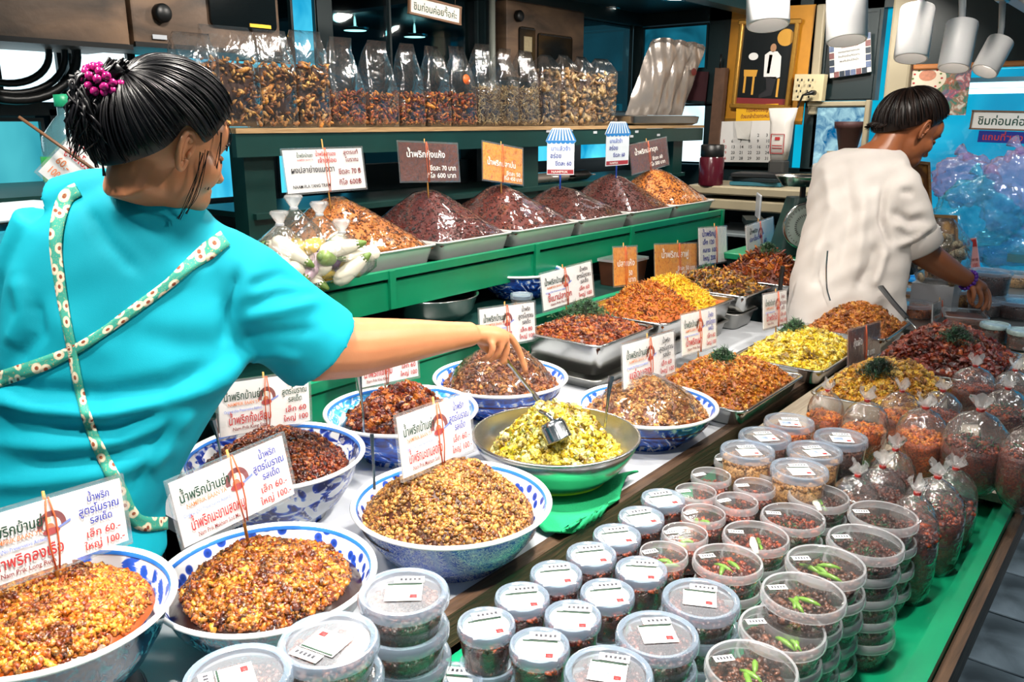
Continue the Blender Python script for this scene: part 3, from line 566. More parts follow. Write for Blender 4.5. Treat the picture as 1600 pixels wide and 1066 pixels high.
SH = [(1.10, 1.37, .075, ('6a2c0a', 'a8581a', 'd08a2c', '8a4010', '3f5a1a'), 'golden brown chopped chili beside the face of the turquoise shirted seller', .007),
      (1.585, 2.02, .165, ('8a4410', 'b8691c', 'd8943a', '9a5014', 'c98a30'), 'golden brown roasted flakes under film behind the bagged eggplants', .0055),
      (2.03, 2.425, .165, ('2c0805', '54120a', '7a1e0e', '8f2a10', '3f0d07'), 'very dark red chili flakes under film before the brown sign', .005),
      (2.435, 2.865, .155, ('300b05', '5c180a', '7f2a12', '9a3d16', '441008'), 'dark red chili flakes under crumpled film before the orange photo sign', .005),
      (2.875, 3.275, .125, ('300e06', '5a1c0c', '823414', '46140a'), 'low dark brown chili flakes under film behind the narrow blue tag', .0048),
      (3.285, 3.70, .16, ('2a0906', '52140b', '742410', '8a3214'), 'dark maroon chili flakes under film before the blue roofed tag', .0048),
      (3.71, 4.13, .17, ('a04a0c', 'c8731a', 'e09a34', 'b0560e', 'd58420'), 'orange shredded floss under film at the far end of the shelf', .0055)]
for i, (x0, x1, H, cols, L, sz) in enumerate(SH):
    y0, y1 = 1.935, 2.40; zr = 1.102
    tray('steel tray holding the ' + L.replace(' under film', '').replace(' under crumpled film', ''), x0, x1, y0, y1, zr, .067, group='steel trays on the green shelf', mat=solid('satin_tray', 'd8d6d2', .38, .55, nz=.05, bstr=.05))
    loc = ((x0 + x1) / 2, (y0 + y1) / 2, zr - .012); hx, hy = (x1 - x0) / 2 - .014, (y1 - y0) / 2 - .014
    o, hf = food('chili_flakes', L, loc, 'rect', hx, hy, H, cols, n=2600, size=sz, p=1.95, rough=.004, seed=50 + i, base=cols[1], gloss=.5, group='dry chili heaps on the green shelf', peak=(0, .25), side=.03)
    film_dome('cling_film', 'clear film over the ' + L.replace(' under film', '').replace(' under crumpled film', ''), loc, hf, 'rect', hx + .010, hy + .010, .010, 70 + i, drop=.0)
# film over bowl mounds 6 and 7
for k, L, R_ in ((6, 'clear shiny film over the tall brown mound under the reaching hand', .155), (7, 'clear shiny film over the fish chili mound in the marbled bowl', .135)):
    c, hf, b, R = B[k]; film_dome('cling_film', L, (c.x, c.y, b), hf, 'round', R_, R_, .012, 80 + k)
# ---------------------------------------------------------------- plastic cups and tubs
M_LIDC = film('clear_lid', rough=.1, ior=1.5, wrinkle=.02, haze=.035, boost=1.3)
M_CUPC = film('clear_cup', rough=.12, ior=1.5, wrinkle=.02, haze=.07, boost=1.2, hazecol=(.95, .95, 1))
M_MILK = film('milky_lid', rough=.18, ior=1.5, wrinkle=.03, haze=.36, boost=1.2, hazecol=(.52, .66, .84))
M_MILKC = film('milky_window', rough=.15, ior=1.5, wrinkle=.03, haze=.22, boost=1.2, hazecol=(.86, .9, 1))
M_LABEL = solid('paper_label', 'f2f2f0', .55, bstr=0, nz=.02)
M_INKG = solid('dark_green_ink', '1d3a2a', .6, bstr=0); M_INKR = solid('red_ink', 'a3282a', .6, bstr=0); M_INKB = solid('pale_blue_ink', '8fa6c8', .6, bstr=0); M_INKK = solid('dark_ink', '33343c', .6, bstr=0)
M_CHILI = solid('green_chili', '5f8c22', .3, nz=.3, nscale=60)
M_CUKE = solid('pale_cucumber', 'dfe6cf', .4)
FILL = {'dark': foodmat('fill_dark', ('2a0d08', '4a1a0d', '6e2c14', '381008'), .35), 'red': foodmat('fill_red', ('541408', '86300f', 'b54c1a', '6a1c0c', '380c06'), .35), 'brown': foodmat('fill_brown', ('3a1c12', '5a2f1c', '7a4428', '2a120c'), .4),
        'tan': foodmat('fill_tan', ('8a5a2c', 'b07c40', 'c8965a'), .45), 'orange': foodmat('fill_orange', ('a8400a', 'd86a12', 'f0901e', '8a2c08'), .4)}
def fillmesh(name, R0, R1, z0, z1, mat, parent, seed, n=260, size=.0045):
    key = (R0, R1, z0, z1, mat.name, seed)
    if key not in FC:
        rng = np.random.RandomState(seed); v, f = lathe([(.001, z0), (R0, z0), (R1, z1 - .003), (R1 * .8, z1), (.001, z1)], 20)
        v = np.array(v); tri = []
        for q in f: tri += [[q[0], q[1], q[2]], [q[0], q[2], q[3]]]
        u = rng.uniform(-1, 1, (n * 2, 2)); u = u[(u ** 2).sum(1) < .94][:n]
        P = np.stack([u[:, 0] * R1, u[:, 1] * R1, np.full(len(u), z1) + rng.uniform(-.001, .004, len(u))], 1)
        S = size * rng.lognormal(0, .3, (len(u), 1)) * np.array([1, .8, .6])[None]
        k = n // 2; a = rng.uniform(0, 6.283, k); t = rng.uniform(0, 1, k); r = R0 + (R1 - R0) * t - .002
        P = np.concatenate([P, np.stack([r * np.cos(a), r * np.sin(a), z0 + (z1 - z0) * t], 1)]); S = np.concatenate([S, np.full((k, 3), size * .7)])
        cv, cf = scatter(P, S, ICO1, rng, .3); 
        FC[key] = npmesh(name, np.concatenate([v, cv]), np.concatenate([np.array(tri), cf + len(v)]), mat)
    o = link(name, FC[key], parent); o['kind'] = 'stuff'; return o
FC = {}; MC = {}
def cached(key, fn):
    if key not in MC: MC[key] = fn()
    return MC[key]
def part(name, key, mk, mats, parent, label=None, angle=.7, rz=0, loc=None):
    if key not in MC:
        o = mk().build(name, mats, parent, angle=angle); MC[key] = o.data
        if label: o['label'] = label
        if loc is not None: o.location = loc
        o.rotation_euler.z = rz; return o
    o = link(name, MC[key], parent, label, loc); o.rotation_euler.z = rz; return o
def paper(kind):
    mb = MB()
    if kind == 'two':     # big label and price strip
        mb.add(rbox(-.006, 0, 0, .030, .036, .0006, .0002)).add(rbox(.0165, -.004, .0003, .0115, .030, .0006, .0002))
        mb.add(box(.0075, 0, .0006, .0018, .034, .0005), 1).add(box(-.014, -.010, .0006, .006, .007, .0004), 2)
        for k in range(4): mb.add(box(-.006, .002, .0006, .002, .016, .0003), 3, Matrix.Translation((-.006 + k * .0035, .004, 0)))
        for k in range(5): mb.add(box(.0165, -.014 + k * .0045, .0009, .004, .0026, .0003), 4)
    else:
        mb.add(rbox(0, 0, 0, .012, .026, .0006, .0002))
        for k in range(5): mb.add(box(0, -.009 + k * .0042, .0006, .005, .0025, .0003), 4)
    return mb
PMATS = [M_LABEL, M_INKG, M_INKR, M_INKB, M_INKK]
def cup(label, x, y, zb, R, h, lid, fill, ffrac, lab='two', garnish=None, rz=0.6, group=None, name='plastic_tub', seed=1, taper=.78, lx=0, ly=0, cat='tub', lscale=1.0):
    t = thing(name, label, cat, (x, y, zb), rz, group); k = (R, h, taper)
    part('cup_body', ('body',) + k, lambda: MB().add(lathe([(.001, .001), (R * taper, .0), (R * taper * 1.01, .003), (R * .93, h - .008), (R * .95, h - .003)], 32)), M_CUPC, t)
    r0 = R * taper * .97; ft = .004 + (h - .012) * ffrac; r1 = R * (taper + (.93 - taper) * ffrac) * .97
    fillmesh('filling', r0, r1, .003, ft, FILL[fill], t, seed, int(200 * R / .04) if garnish or lid != 'none' else 60)
    if lid == 'clear':
        part('lid', ('lidc',) + k, lambda: MB().add(lathe([(.001, h - .002), (R * .86, h - .002), (R * .87, h + .004), (R * .90, h + .0045)], 40)), M_LIDC, t)
        part('lid_rim', ('rimc',) + k, lambda: MB().add(lathe([(R * .90, h + .0045), (R * .955, h + .005), (R * .985, h + .001), (R, h - .006), (R * .985, h - .009), (R * .95, h - .009)], 40)), M_CUPR, t)
        zl = h - .001
    elif lid == 'milk':
        part('lid', ('lidm',) + k, lambda: MB().add(lathe([(.001, h + .0005), (R * .80, h + .0005), (R * .82, h + .005)], 40)), M_MILKW if R < .05 else M_MILKC, t)
        part('lid_rim', ('rimm',) + k, lambda: MB().add(lathe([(R * .82, h + .005), (R * .88, h + .007), (R * .96, h + .0065), (R, h + .002), (R * .995, h - .008), (R * .96, h - .010)], 40)), M_MILK, t)
        zl = h + .0018
    if lab and lid != 'none':
        o = part('label', ('lab', lab), lambda: paper(lab), PMATS, t, angle=None); o.location = (lx, ly, zl + .0008); o.scale = (lscale,) * 3; o.rotation_euler.z = random.uniform(-.25, .25)
    if garnish == 'chili':
        rng = random.Random(seed)
        for q in range(3 + seed % 2):
            a = rng.uniform(-.5, 1.2); L = R * rng.uniform(.24, .36); gx, gy = rng.uniform(-.1, .45) * R, rng.uniform(-.4, .25) * R
            pts = [(gx + s * L * math.cos(a), gy + s * L * math.sin(a), ft + .004 + .003 * (1 - s * s)) for s in (-1, -.5, 0, .5, 1)]
            MB().add(tube(pts, [.0012, .0036, .0045, .004, .002], 7)).build('chili', M_CHILI, t)
    elif garnish == 'herb':
        rng = np.random.RandomState(seed); m = 90
        P = np.stack([rng.normal(0, R * .25, m) + R * .12, rng.normal(0, R * .2, m), ft + rng.uniform(0, .008, m)], 1)
        v, f = scatter(P, np.stack([rng.uniform(.004, .010, m), rng.uniform(.001, .002, m), np.full(m, .001)], 1), LEAF, rng, .1, .5)
        o = link('herb', npmesh('herb', v, f, foodmat('herb_cup', ('0c3a20', '1c5a34', '3f8a50'), .4)), t); o['kind'] = 'stuff'
    elif garnish == 'cucumber':
        MB().add(tube([(-R * .45, R * .12, ft + .006), (0, R * .05, ft + .008), (R * .5, -R * .1, ft + .006)], [R * .07, R * .13, R * .08], 8, flat=.4)).build('cucumber_slice', M_CUKE, t)
        MB().add(tube([(-R * .4, -R * .1, ft + .004), (R * .45, -R * .25, ft + .004)], [.003, .004], 6)).build('chili', M_CHILI, t)
    return t
M_CUPR = film('clear_rim', rough=.12, ior=1.5, wrinkle=.02, haze=.32, boost=1.2, hazecol=(.92, .94, 1))
M_MILKW = film('milky_white_lid', rough=.2, ior=1.5, wrinkle=.03, haze=.58, boost=1.2, hazecol=(.72, .88, 1))
ZS = .67
def ordw(i): return ['topmost', 'second from the top', 'third from the top', 'fourth from the top', 'bottom one'][i]
def stack(px, py, n, R, h, pitch, z0, top, lid, fill, ff, garnish, group, seed, lab='two', rz=.6, under=None, **kw):
    zt = z0 + (n - 1) * pitch + h; p = PZ(px, py, zt)
    cup(top, p.x, p.y, z0 + (n - 1) * pitch, R, h, lid, fill, ff, lab, garnish, rz, group, seed=seed, **kw)
    kw.pop('lscale', 0); kw.pop('lx', 0); kw.pop('ly', 0)
    for i in range(1, n):
        dx, dy = random.uniform(-.003, .003), random.uniform(-.003, .003)
        cup('%s tub, %s under the %s' % ('lidded' if lid == 'milk' else 'clear', ordw(i) if i < n - 1 or n < 3 else 'lowest', under or top.split(' in ')[0].split(' with ')[0]), p.x + dx, p.y + dy, z0 + (n - 1 - i) * pitch, R, h, lid, fill, ff, None, None, rz, group, seed=seed % 3)
    return p
# small round cups with milky lids, two deep, along the wooden edge
G1 = 'small cups with milky lids'
ORD = ['first', 'second', 'third', 'fourth', 'fifth', 'sixth', 'seventh', 'eighth']
for i, (px, py) in enumerate([(760, 979), (816, 937), (869, 901), (924, 870), (964, 840), (1002, 811), (1036, 782)]):
    stack(px, py, 2, .0425, .062, .066, ZS, 'small milky lidded cup, %s from the camera in the row along the wooden edge' % ORD[i], 'milk', 'red', .8, None, G1, i % 3 + 1, under='milky lidded cup %s along the wooden edge' % ORD[i], lscale=1.45, rz=.75)
for i, (px, py) in enumerate([(709, 1068), (843, 1013), (895, 967), (949, 931), (1002, 894)]):
    if i == 0: cup('small milky lidded cup standing lowest, nearest the camera beside the wooden edge', *PZ(px, py, ZS + .062).xy, ZS, .0425, .062, 'milk', 'red', .8, 'two', None, .75, G1, lscale=1.45); continue
    stack(px, py, 2, .0425, .062, .066, ZS, 'small milky lidded cup, %s from the camera in the inner row' % ORD[i - 1], 'milk', 'red', .8, None, G1, i % 3 + 1, under='milky lidded cup %s in the inner row' % ORD[i - 1], lscale=1.45, rz=.75)
# small clear cups with green chilies
G2 = 'small clear cups with price tabs'
for i, (px, py, g, L) in enumerate([(1037, 867, 'chili', 'small clear cup with two long green chilies, nearest the camera'), (1070, 836, 'chili', 'small clear cup with pale green chilies, second along its row'), (1099, 805, 'chili', 'small clear cup with yellow green chili stubs, third along its row'), (1087, 771, 'herb', 'small clear cup with dark herbs beside the farthest small milky lid'),
        (1151, 786, None, 'small clear cup with plain dark red filling, inner row nearest the camera'), (1111, 745, 'herb', 'small clear cup of red paste and herbs before the marbled bowl'), (1179, 762, None, 'small clear cup of plain paste, second of its inner row'), (1146, 721, 'herb', 'small clear cup with herb flecks, farthest beside the wooden edge'), (1210, 738, 'herb', 'small clear cup with herbs farthest in the inner row')]):
    z0 = ZS + .066; p = PZ(px, py, z0 + .06)
    cup(L, p.x, p.y, z0, .0415, .06, 'clear', 'red', .62, 'tab', g, .9, G2, seed=i + 2, lx=.016, ly=.018)
    cup('cup under the ' + L.replace('small ', ''), p.x, p.y, ZS, .0415, .062, 'none', 'red', .8, None, None, .9, G2, seed=2)
# big clear tubs in tall stacks along the aisle
G3 = 'stacked clear tubs along the aisle'
big = [(1380, 808, 4, 'herb', 'dark', 'big clear tub of dark herbs, farthest top of the aisle stacks'), (1352, 849, 5, 'herb', 'dark', 'big clear tub with dark green herbs on the tallest stack at the aisle'), (1290, 884, 5, 'chili', 'brown', 'big clear tub with pale chilies under a white glare, third stack along the aisle'),
       (1255, 931, 5, 'chili', 'brown', 'big clear tub with three green chilies and a slanted price tab, aisle side'), (1222, 986, 4, 'chili', 'brown', 'big clear tub with four long chilies and a round printed label, aisle side'), (1174, 1046, 4, 'chili', 'brown', 'big clear tub with chilies cut by the lower picture edge'),
       (1279, 777, 3, 'cucumber', 'dark', 'big clear tub with a cucumber slice beside the farthest tied bags'), (1239, 810, 3, 'herb', 'red', 'big clear tub of red paste with chopped herbs, second in the inner row'), (1181, 840, 3, 'cucumber', 'red', 'big clear tub with a white cucumber slice and chilies, inner row'), (1137, 879, 3, 'chili', 'red', 'big clear tub with yellow green chilies, inner row next to milky lids')]
for i, (px, py, n, g, fl, L) in enumerate(big):
    stack(px, py, n, .058, .047, .0375 if n > 4 else .042, ZS, L, 'clear', fl, .6, g, G3, i + 3, 'tab', rz=.75, under=['farthest herb tub', 'tallest stack herb tub', 'glare topped chili tub', 'three chili tub', 'four chili tub', 'chili tub at the picture edge', 'cucumber tub by the bags', 'chopped herb tub', 'white cucumber tub', 'yellow green chili tub'][i], lx=.024, ly=.027)
# big tubs with milky rims
G4 = 'wide tubs with milky rimmed lids'
for i, (px, py, L, u) in enumerate([(1095, 940, 'wide milky rimmed tub beside the inner clear tubs, tilted double label', 'upper wide milky tub'), (1027, 996, 'wide milky rimmed tub with double label in the middle of its slanting row', 'middle wide milky tub'), (951, 1056, 'wide milky rimmed tub with double label cut by the lower picture edge', 'lower wide milky tub')]):
    stack(px, py, 3, .058, .05, .046, ZS, L, 'milk', 'dark', .72, None, G4, i + 1, under=u, rz=.6, lscale=1.35, lx=.012)
for i, (px, py, n, L, u, rz) in enumerate([(631, 930, 4, 'wide milky rimmed tub with an upright label beside the blue arabesque bowl', 'tub beside the arabesque bowl', -.15), (514, 1006, 4, 'wide milky rimmed tub with a crosswise label before the dark floral bowl', 'tub before the dark floral bowl', 2.3), (372, 1062, 4, 'wide milky rimmed tub lowest at the picture edge, label half hidden', 'tub lowest at the picture edge', 2.0)]):
    stack(px, py, n, .0585, .05, .046, .73 if i == 0 else .73, L, 'milk', 'brown', .72, None, 'milky tubs stacked among the bowls', i + 1, under=u, rz=rz + .9, lscale=1.3, lx=.01)
# tall tubs with white lids by the marbled bowl
G5 = 'tall sauce tubs with white lids'
for i, (px, py, n, fl, L) in enumerate([(1168, 706, 1, 'tan', 'white lidded tall tub nearest the marbled bowl'), (1195, 684, 1, 'dark', 'dark topped tall tub under the corner of the crumb tray'), (1233, 661, 1, 'orange', 'dark topped tall tub farthest back by the crumb tray'), (1314, 686, 2, 'brown', 'white lidded tall tub of brown sauce standing on another by the bags'), (1273, 707, 1, 'tan', 'white lidded tall tub with a small pink tab, middle of the six'), (1249, 736, 1, 'tan', 'white lidded tall tub beside the small clear herb cups')]):
    z0 = ZS + .075; h = .085; p = PZ(px, py, z0 + h)
    cup(L, p.x, p.y, z0, .0565, h, 'milk', fl, .8, 'two', None, .75, G5, seed=i, lscale=1.25, taper=.82)
    cup('plain tub under the ' + L.replace('white lidded ', '').replace('dark topped ', '').replace(' standing on another', '').replace(', middle of the six', ''), p.x, p.y, ZS, .0565, .068, 'milk', fl, .8, None, None, .7, G5, seed=1, taper=.82)
# tubs on the far table
G6 = 'food tubs on the far table'
for i, (px, py, z0, R, h, fl, L, bl) in enumerate([(1440, 436, .73, .07, .06, 'tan', 'blue lidded tub touching the white blouse', 1), (1412, 452, .73, .075, .065, 'tan', 'wide cloudy lidded tub by the hem of the white blouse', 0), (1487, 452, .73, .085, .075, 'tan', 'wide cloudy lidded tub under the seller\'s elbow', 0), (1430, 475, .73, .08, .05, 'orange', 'flat tub of orange paste between the ladle and the blouse', 0), (1548, 425, .80, .085, .09, 'dark', 'tallest tub of brown paste before the blue plastic sacks', 0), (1592, 470, .73, .10, .065, 'dark', 'wide tub of dark paste at the picture edge', 0), (1590, 428, .73, .08, .06, 'tan', 'pale tub behind the wide dark tub at the picture edge', 0), (1540, 470, .73, .07, .06, 'brown', 'tub under the fingers of the seller in white', 0), (1555, 508, .73, .05, .06, 'red', 'foil topped jar beyond the dark red pieces', 2), (1598, 518, .73, .05, .06, 'red', 'foil topped jar at the picture edge', 2)]):
    p = PZ(px, py, z0 + h); t = cup(L, p.x, p.y, z0, R, h, 'milk', fl, .8, None, None, .5, G6, seed=i, taper=.86)
    for c in t.children:
        if c.name.startswith('lid') and bl: c.data = c.data.copy(); c.data.materials.clear(); c.data.materials.append(solid('blue_lid', '1f8fe0', .3) if bl == 1 else solid('patterned_foil', 'b8cfe0', .25, .4, nz=.6, nscale=60))
p = PZ(1508, 483, .80); t = thing('square_tub', 'open square tub of brown paste beneath the hand of the seller in white', 'tub', (p.x, p.y, .73), .3)
MB().add(rloft([(.075, .06, .02, 0), (.085, .07, .02, .055)], 5, True, False)).build('cup_body', M_CUPC, t); MB().add(rloft([(.082, .067, .02, .054), (.092, .077, .022, .056), (.092, .077, .022, .05)], 5, False, False)).build('rim', M_CUPR, t)
MB().add(rloft([(.073, .058, .018, .002), (.08, .065, .018, .04)], 5)).build('filling', FILL['brown'], t)
cup('tub supporting the tallest brown tub on the far table', *PZ(1548, 425, .89).xy, .73, .08, .065, 'milk', 'tan', .8, None, None, .5, G6, seed=4, taper=.86)
# ---------------------------------------------------------------- tied plastic bags of sauce
M_BAG = film('clear_bag', rough=.12, ior=1.45, wrinkle=.9, wscale=30, haze=.05, boost=2.2)
M_TUFT = film('bag_tuft', rough=.2, ior=1.45, wrinkle=.8, wscale=60, haze=.32, boost=1.5)
M_BAND = solid('red_rubber_band', 'a8231c', .5)
def bag(label, px, py, zb, R, h, fillc, ff, seed, kxy=(0, 0), point=False, group='tied bags of chili sauce', herbs=False):
    """px,py: base centre on height zb"""
    p = PZ(px, py, zb); t = thing('sauce_bag', label, 'bag', (p.x, p.y, zb), random.uniform(0, 6), group); rng = np.random.RandomState(seed)
    def shp(prof, n=26, pl=.06):
        v, f = lathe(prof, n); v = np.array(v); a = np.arctan2(v[:, 1], v[:, 0]); zz = v[:, 2] / h
        k = 1 + pl * np.sin(a * 9 + seed) * np.clip((zz - ff) * 2.2, 0, 1) + .04 * np.sin(a * 2 + seed)
        v[:, 0] *= k; v[:, 1] *= k * .9; v[:, 0] += kxy[0] * zz ** 2; v[:, 1] += kxy[1] * zz ** 2; return [tuple(q) for q in v], f
    b = .25 if point else .8
    prof = [(.001, 0), (R * b, .001), (R * (b * .5 + .5), h * .10), (R * .98, h * .28), (R, h * .5), (R * .97, h * .66), (R * .86, h * .8), (R * .55, h * .92), (R * .22, h * .975), (R * .10, h)]
    MB().add(shp(prof)).build('bag_film', M_BAG, t)
    fp = [(max(r * .965 - .0008, .0008), max(z, .001)) for r, z in prof if z < h * ff]; fp += [(np.interp(h * ff, [q[1] for q in prof], [q[0] for q in prof]) * .95, h * ff), (.001, h * (ff + .03))]
    v, f = shp(fp, 26, 0); v = np.array(v); tri = []
    for q in f: tri += [[q[0], q[1], q[2]], [q[0], q[2], q[3]]]
    m = 260; u = rng.uniform(-1, 1, (m * 2, 2)); u = u[(u ** 2).sum(1) < .92][:m]
    P = np.stack([u[:, 0] * R * .93 + kxy[0] * ff ** 2, u[:, 1] * R * .84 + kxy[1] * ff ** 2, h * (ff + .02 * (1 - (u ** 2).sum(1))) + rng.uniform(-.002, .003, len(u))], 1)
    cv, cf = scatter(P, .0052 * rng.lognormal(0, .3, (len(u), 1)) * np.array([1, .8, .6])[None], ICO1, rng, .3)
    o = link('filling', npmesh('filling', np.concatenate([v, cv]), np.concatenate([np.array(tri), cf + len(v)]), FILL[fillc]), t); o['kind'] = 'stuff'
    if herbs:
        m = 90; P = np.stack([rng.normal(0, R * .4, m) + kxy[0] * ff ** 2, rng.normal(0, R * .35, m) + kxy[1] * ff ** 2, h * (ff + .03) + rng.uniform(0, .012, m)], 1)
        v, f = scatter(P, np.stack([rng.uniform(.004, .012, m), rng.uniform(.001, .003, m), np.full(m, .001)], 1), LEAF, rng, .1, .6)
        o = link('herb', npmesh('herb', v, f, foodmat('herb_cup', ('0c3a20', '1c5a34', '3f8a50'), .4)), t); o['kind'] = 'stuff'
    c = Vector((kxy[0], kxy[1], h))
    MB().add(lathe([(R * .09, -.004), (R * .13, -.002), (R * .13, .003), (R * .09, .005)], 12), 0, Matrix.Translation(c)).build('rubber_band', M_BAND, t)
    v, f = lathe([(R * .09, 0), (R * .17, .008), (R * .30, .020), (R * .27, .025)], 18); v = np.array(v); a = np.arctan2(v[:, 1], v[:, 0]); v[:, :2] *= (1 + .35 * np.sin(a * 5 + seed) * np.clip(v[:, 2:] / .02, 0, 1)[:, 0])[:, None]
    v[:, 2] += .008 * np.sin(a * 3 + seed) * v[:, 2] / .02
    MB().add(([tuple(q) for q in v], f), 0, Matrix.Translation(c)).build('bag_neck', M_TUFT, t)
    return t
ZB = .722
for i, (px, py, zb, R, h, fl, ff, kx, pt, hb, L) in enumerate([
    (1285, 690, ZB, .048, .135, 'orange', .5, (0, 0), False, False, 'tied bag of orange paste at the corner of the crumb tray'),
    (1345, 716, ZB, .055, .145, 'orange', .5, (0, 0), False, False, 'tied bag of orange crumbs before the golden tray, second from its corner'),
    (1432, 745, ZB, .062, .165, 'orange', .58, (0, 0), False, False, 'big tied bag of bright orange paste with flat top, front row'),
    (1512, 775, ZB, .066, .195, 'red', .6, (0, 0), True, True, 'biggest tied bag of red chili with green leaves, pointed bottom over the board edge'),
    (1592, 800, ZB, .062, .185, 'red', .7, (0, 0), True, True, 'tied pointed bag of red chili at the picture edge over the floor'),
    (1400, 688, ZB, .050, .13, 'orange', .5, (0, 0), False, False, 'tied bag of orange paste tucked between the front row and golden tray'),
    (1462, 694, ZB, .055, .14, 'red', .55, (0, 0), False, False, 'tied bag with pink sheen behind the biggest red chili bag'),
    (1512, 655, ZB, .056, .15, 'red', .6, (0, 0), False, False, 'tied bag leaning on the dark red fried pieces'),
    (1562, 690, ZB, .058, .14, 'red', .55, (0, 0), False, True, 'tied bag with green herbs behind the picture edge bag'),
    (1575, 650, ZB, .05, .13, 'brown', .55, (0, 0), False, False, 'tied bag of brown paste under the bluish bag'),
    (1598, 620, ZB, .055, .13, 'brown', .5, (0, 0), False, False, 'tied bluish bag highest at the picture edge'),
    (1385, 815, ZS, .052, .165, 'dark', .6, (0, 0), False, False, 'low tied bag with silver glare before the orange bags'),
    (1366, 838, ZS, .054, .155, 'dark', .6, (0, 0), False, False, 'low tied bag of dark paste beside the farthest herb tub'),
    (1328, 850, ZS, .05, .15, 'brown', .6, (0, 0), False, False, 'low tied bag half hidden behind the cucumber tub'),
    (1476, 850, ZS, .056, .165, 'red', .5, (0, 0), False, True, 'low tied bag under the board edge, farthest along the green shelf'),
    (1446, 884, ZS, .056, .185, 'red', .58, (0, 0), False, True, 'long tied bag of red chili standing on the bare green shelf'),
    (1412, 930, ZS, .05, .20, 'red', .62, (0, 0), False, False, 'long tied bag of orange red chili against the tall tub stacks')]):
    bag(L, px, py, zb, R, h, fl, ff, i, kx, pt, herbs=hb)
# ---------------------------------------------------------------- lettering
TXT = {}
def rawtext(s):
    if s in TXT: return TXT[s]
    c = bpy.data.curves.new('t', 'FONT'); c.body = s; c.size = 1; c.resolution_u = 2; c.offset = .012
    o = bpy.data.objects.new('t', c); me = bpy.data.meshes.new_from_object(o)
    v = np.zeros(len(me.vertices) * 3); me.vertices.foreach_get('co', v); v = v.reshape(-1, 3); f = [tuple(p.vertices) for p in me.polygons]
    bpy.data.objects.remove(o); bpy.data.curves.remove(c); bpy.data.meshes.remove(me); TXT[s] = (v, f); return TXT[s]
def twidth(s): v = rawtext(s + '|')[0]; b = rawtext('|')[0]; return v[:, 0].max() - b[:, 0].max()
def textmesh(s):
    """Thai strings: tone marks over an upper vowel are lifted above it"""
    main = ''; lifts = []
    for i, ch in enumerate(s):
        if ch in '\u0e48\u0e49\u0e4a\u0e4b' and ((i and s[i - 1] in '\u0e34\u0e35\u0e36\u0e37\u0e31') or (i + 1 < len(s) and s[i + 1] == '\u0e33')): lifts.append((len(main), ch, i + 1 < len(s) and s[i + 1] == '\u0e33'))
        else: main += ch
    V, Fs = rawtext(main); V = [V]; Fs = list(Fs); b = len(V[0])
    for k, ch, am in lifts:
        v, f = rawtext(ch); v = v.copy(); v[:, 0] += twidth(main[:k]); v[:, 1] += .2
        Fs += [tuple(q + b for q in t) for t in f]; V.append(v); b += len(v)
    V = np.concatenate(V); return V, Fs
INK = {'g': solid('ink_green', '16412c', .6, bstr=0), 'r': solid('ink_red', 'b02a2c', .6, bstr=0), 'b': solid('ink_blue', '26339a', .6, bstr=0), 'o': solid('ink_orange', 'd07a4a', .6, bstr=0), 'k': solid('ink_black', '1a1a20', .6, bstr=0), 'w': solid('ink_white', 'f4f0ea', .5, bstr=0), 'c': solid('ink_cream', 'f2d9b0', .6, bstr=0), 'm': solid('ink_maroon', '7a1f22', .6, bstr=0), 'l': solid('ink_light_blue', '6f86d0', .6, bstr=0), 'd': solid('ink_dark_green', '0f3a2a', .6, bstr=0), 'y': solid('ink_gold', 'd9a03a', .5, bstr=0)}
IK = list(INK)
def lettering(rows, W, H, parent, y=-.0025, name='lettering', ang=0):
    """rows: (text, x, baseline, height, ink[, width]) in fractions of W and H"""
    mb = MB()
    for r in rows:
        s, x, b, h, ink = r[:5]; V, Fs = textmesh(s); sz = h * H / .72; sx = sz
        if len(r) > 5: sx = min(sz * 1.25, r[5] * W / max(.01, V[:, 0].max()))
        P = [(-W / 2 + x * W + v[0] * sx, y, b * H + v[1] * sz) for v in V]; mb.add((P, Fs), IK.index(ink))
    o = mb.build(name, [INK[k] for k in IK], parent, smooth=False); o['kind'] = 'stuff'; return o
def poly(pts, y, W, H): return [(-W / 2 + x * W, y, z * H) for x, z in pts], [tuple(range(len(pts)))]
def ell(cx, cz, rx, rz, n=20, a0=0, a1=360): return [(cx + rx * math.cos(math.radians(a0 + (a1 - a0) * i / n)), cz + rz * math.sin(math.radians(a0 + (a1 - a0) * i / n))) for i in range(n + (a1 - a0 < 360))]
def emblem(W, H, parent, cx=.55, cz=.62, s=.2):
    """dark red arch with a figure in a pale sash above a red seat"""
    k = H / W; mb = MB(); q = lambda pts, y, m: mb.add(poly(pts, y, W, H), m)
    q(ell(cx, cz, s * k, s * 1.05, 22, -10, 190), -.0021, 0); q(ell(cx, cz - .02, s * k * .62, s * .72, 22, -10, 190), -.0023, 1)
    q(ell(cx - .2 * s * k, cz + .42 * s, s * k * .2, s * .22), -.0025, 2); q(ell(cx - .15 * s * k, cz - .05, s * k * .34, s * .42), -.0026, 3)
    q(ell(cx - .1 * s * k, cz - .45 * s, s * k * .6, s * .26), -.0027, 4); q([(cx + .3 * s * k, cz - .3 * s), (cx + 1.3 * s * k, cz + .02), (cx + 1.3 * s * k, cz - .02), (cx + .3 * s * k, cz - .45 * s)], -.0026, 5)
    return mb.build('emblem', [INK['m'], M_LABEL, INK['c'], INK['o'], INK['r'], INK['l']], parent, smooth=False)
M_CARD = solid('sign_card', 'ecebea', .5, nz=.02, bstr=0)
M_SLEEVE = film('sign_sleeve', rough=.1, ior=1.5, wrinkle=.3, wscale=20, haze=.10, boost=1.3)
M_STICK = solid('bamboo_skewer', 'b8863c', .6, nz=.2, nscale=30)
M_RBAND = solid('orange_rubber_band', 'c8582c', .5, bstr=0)
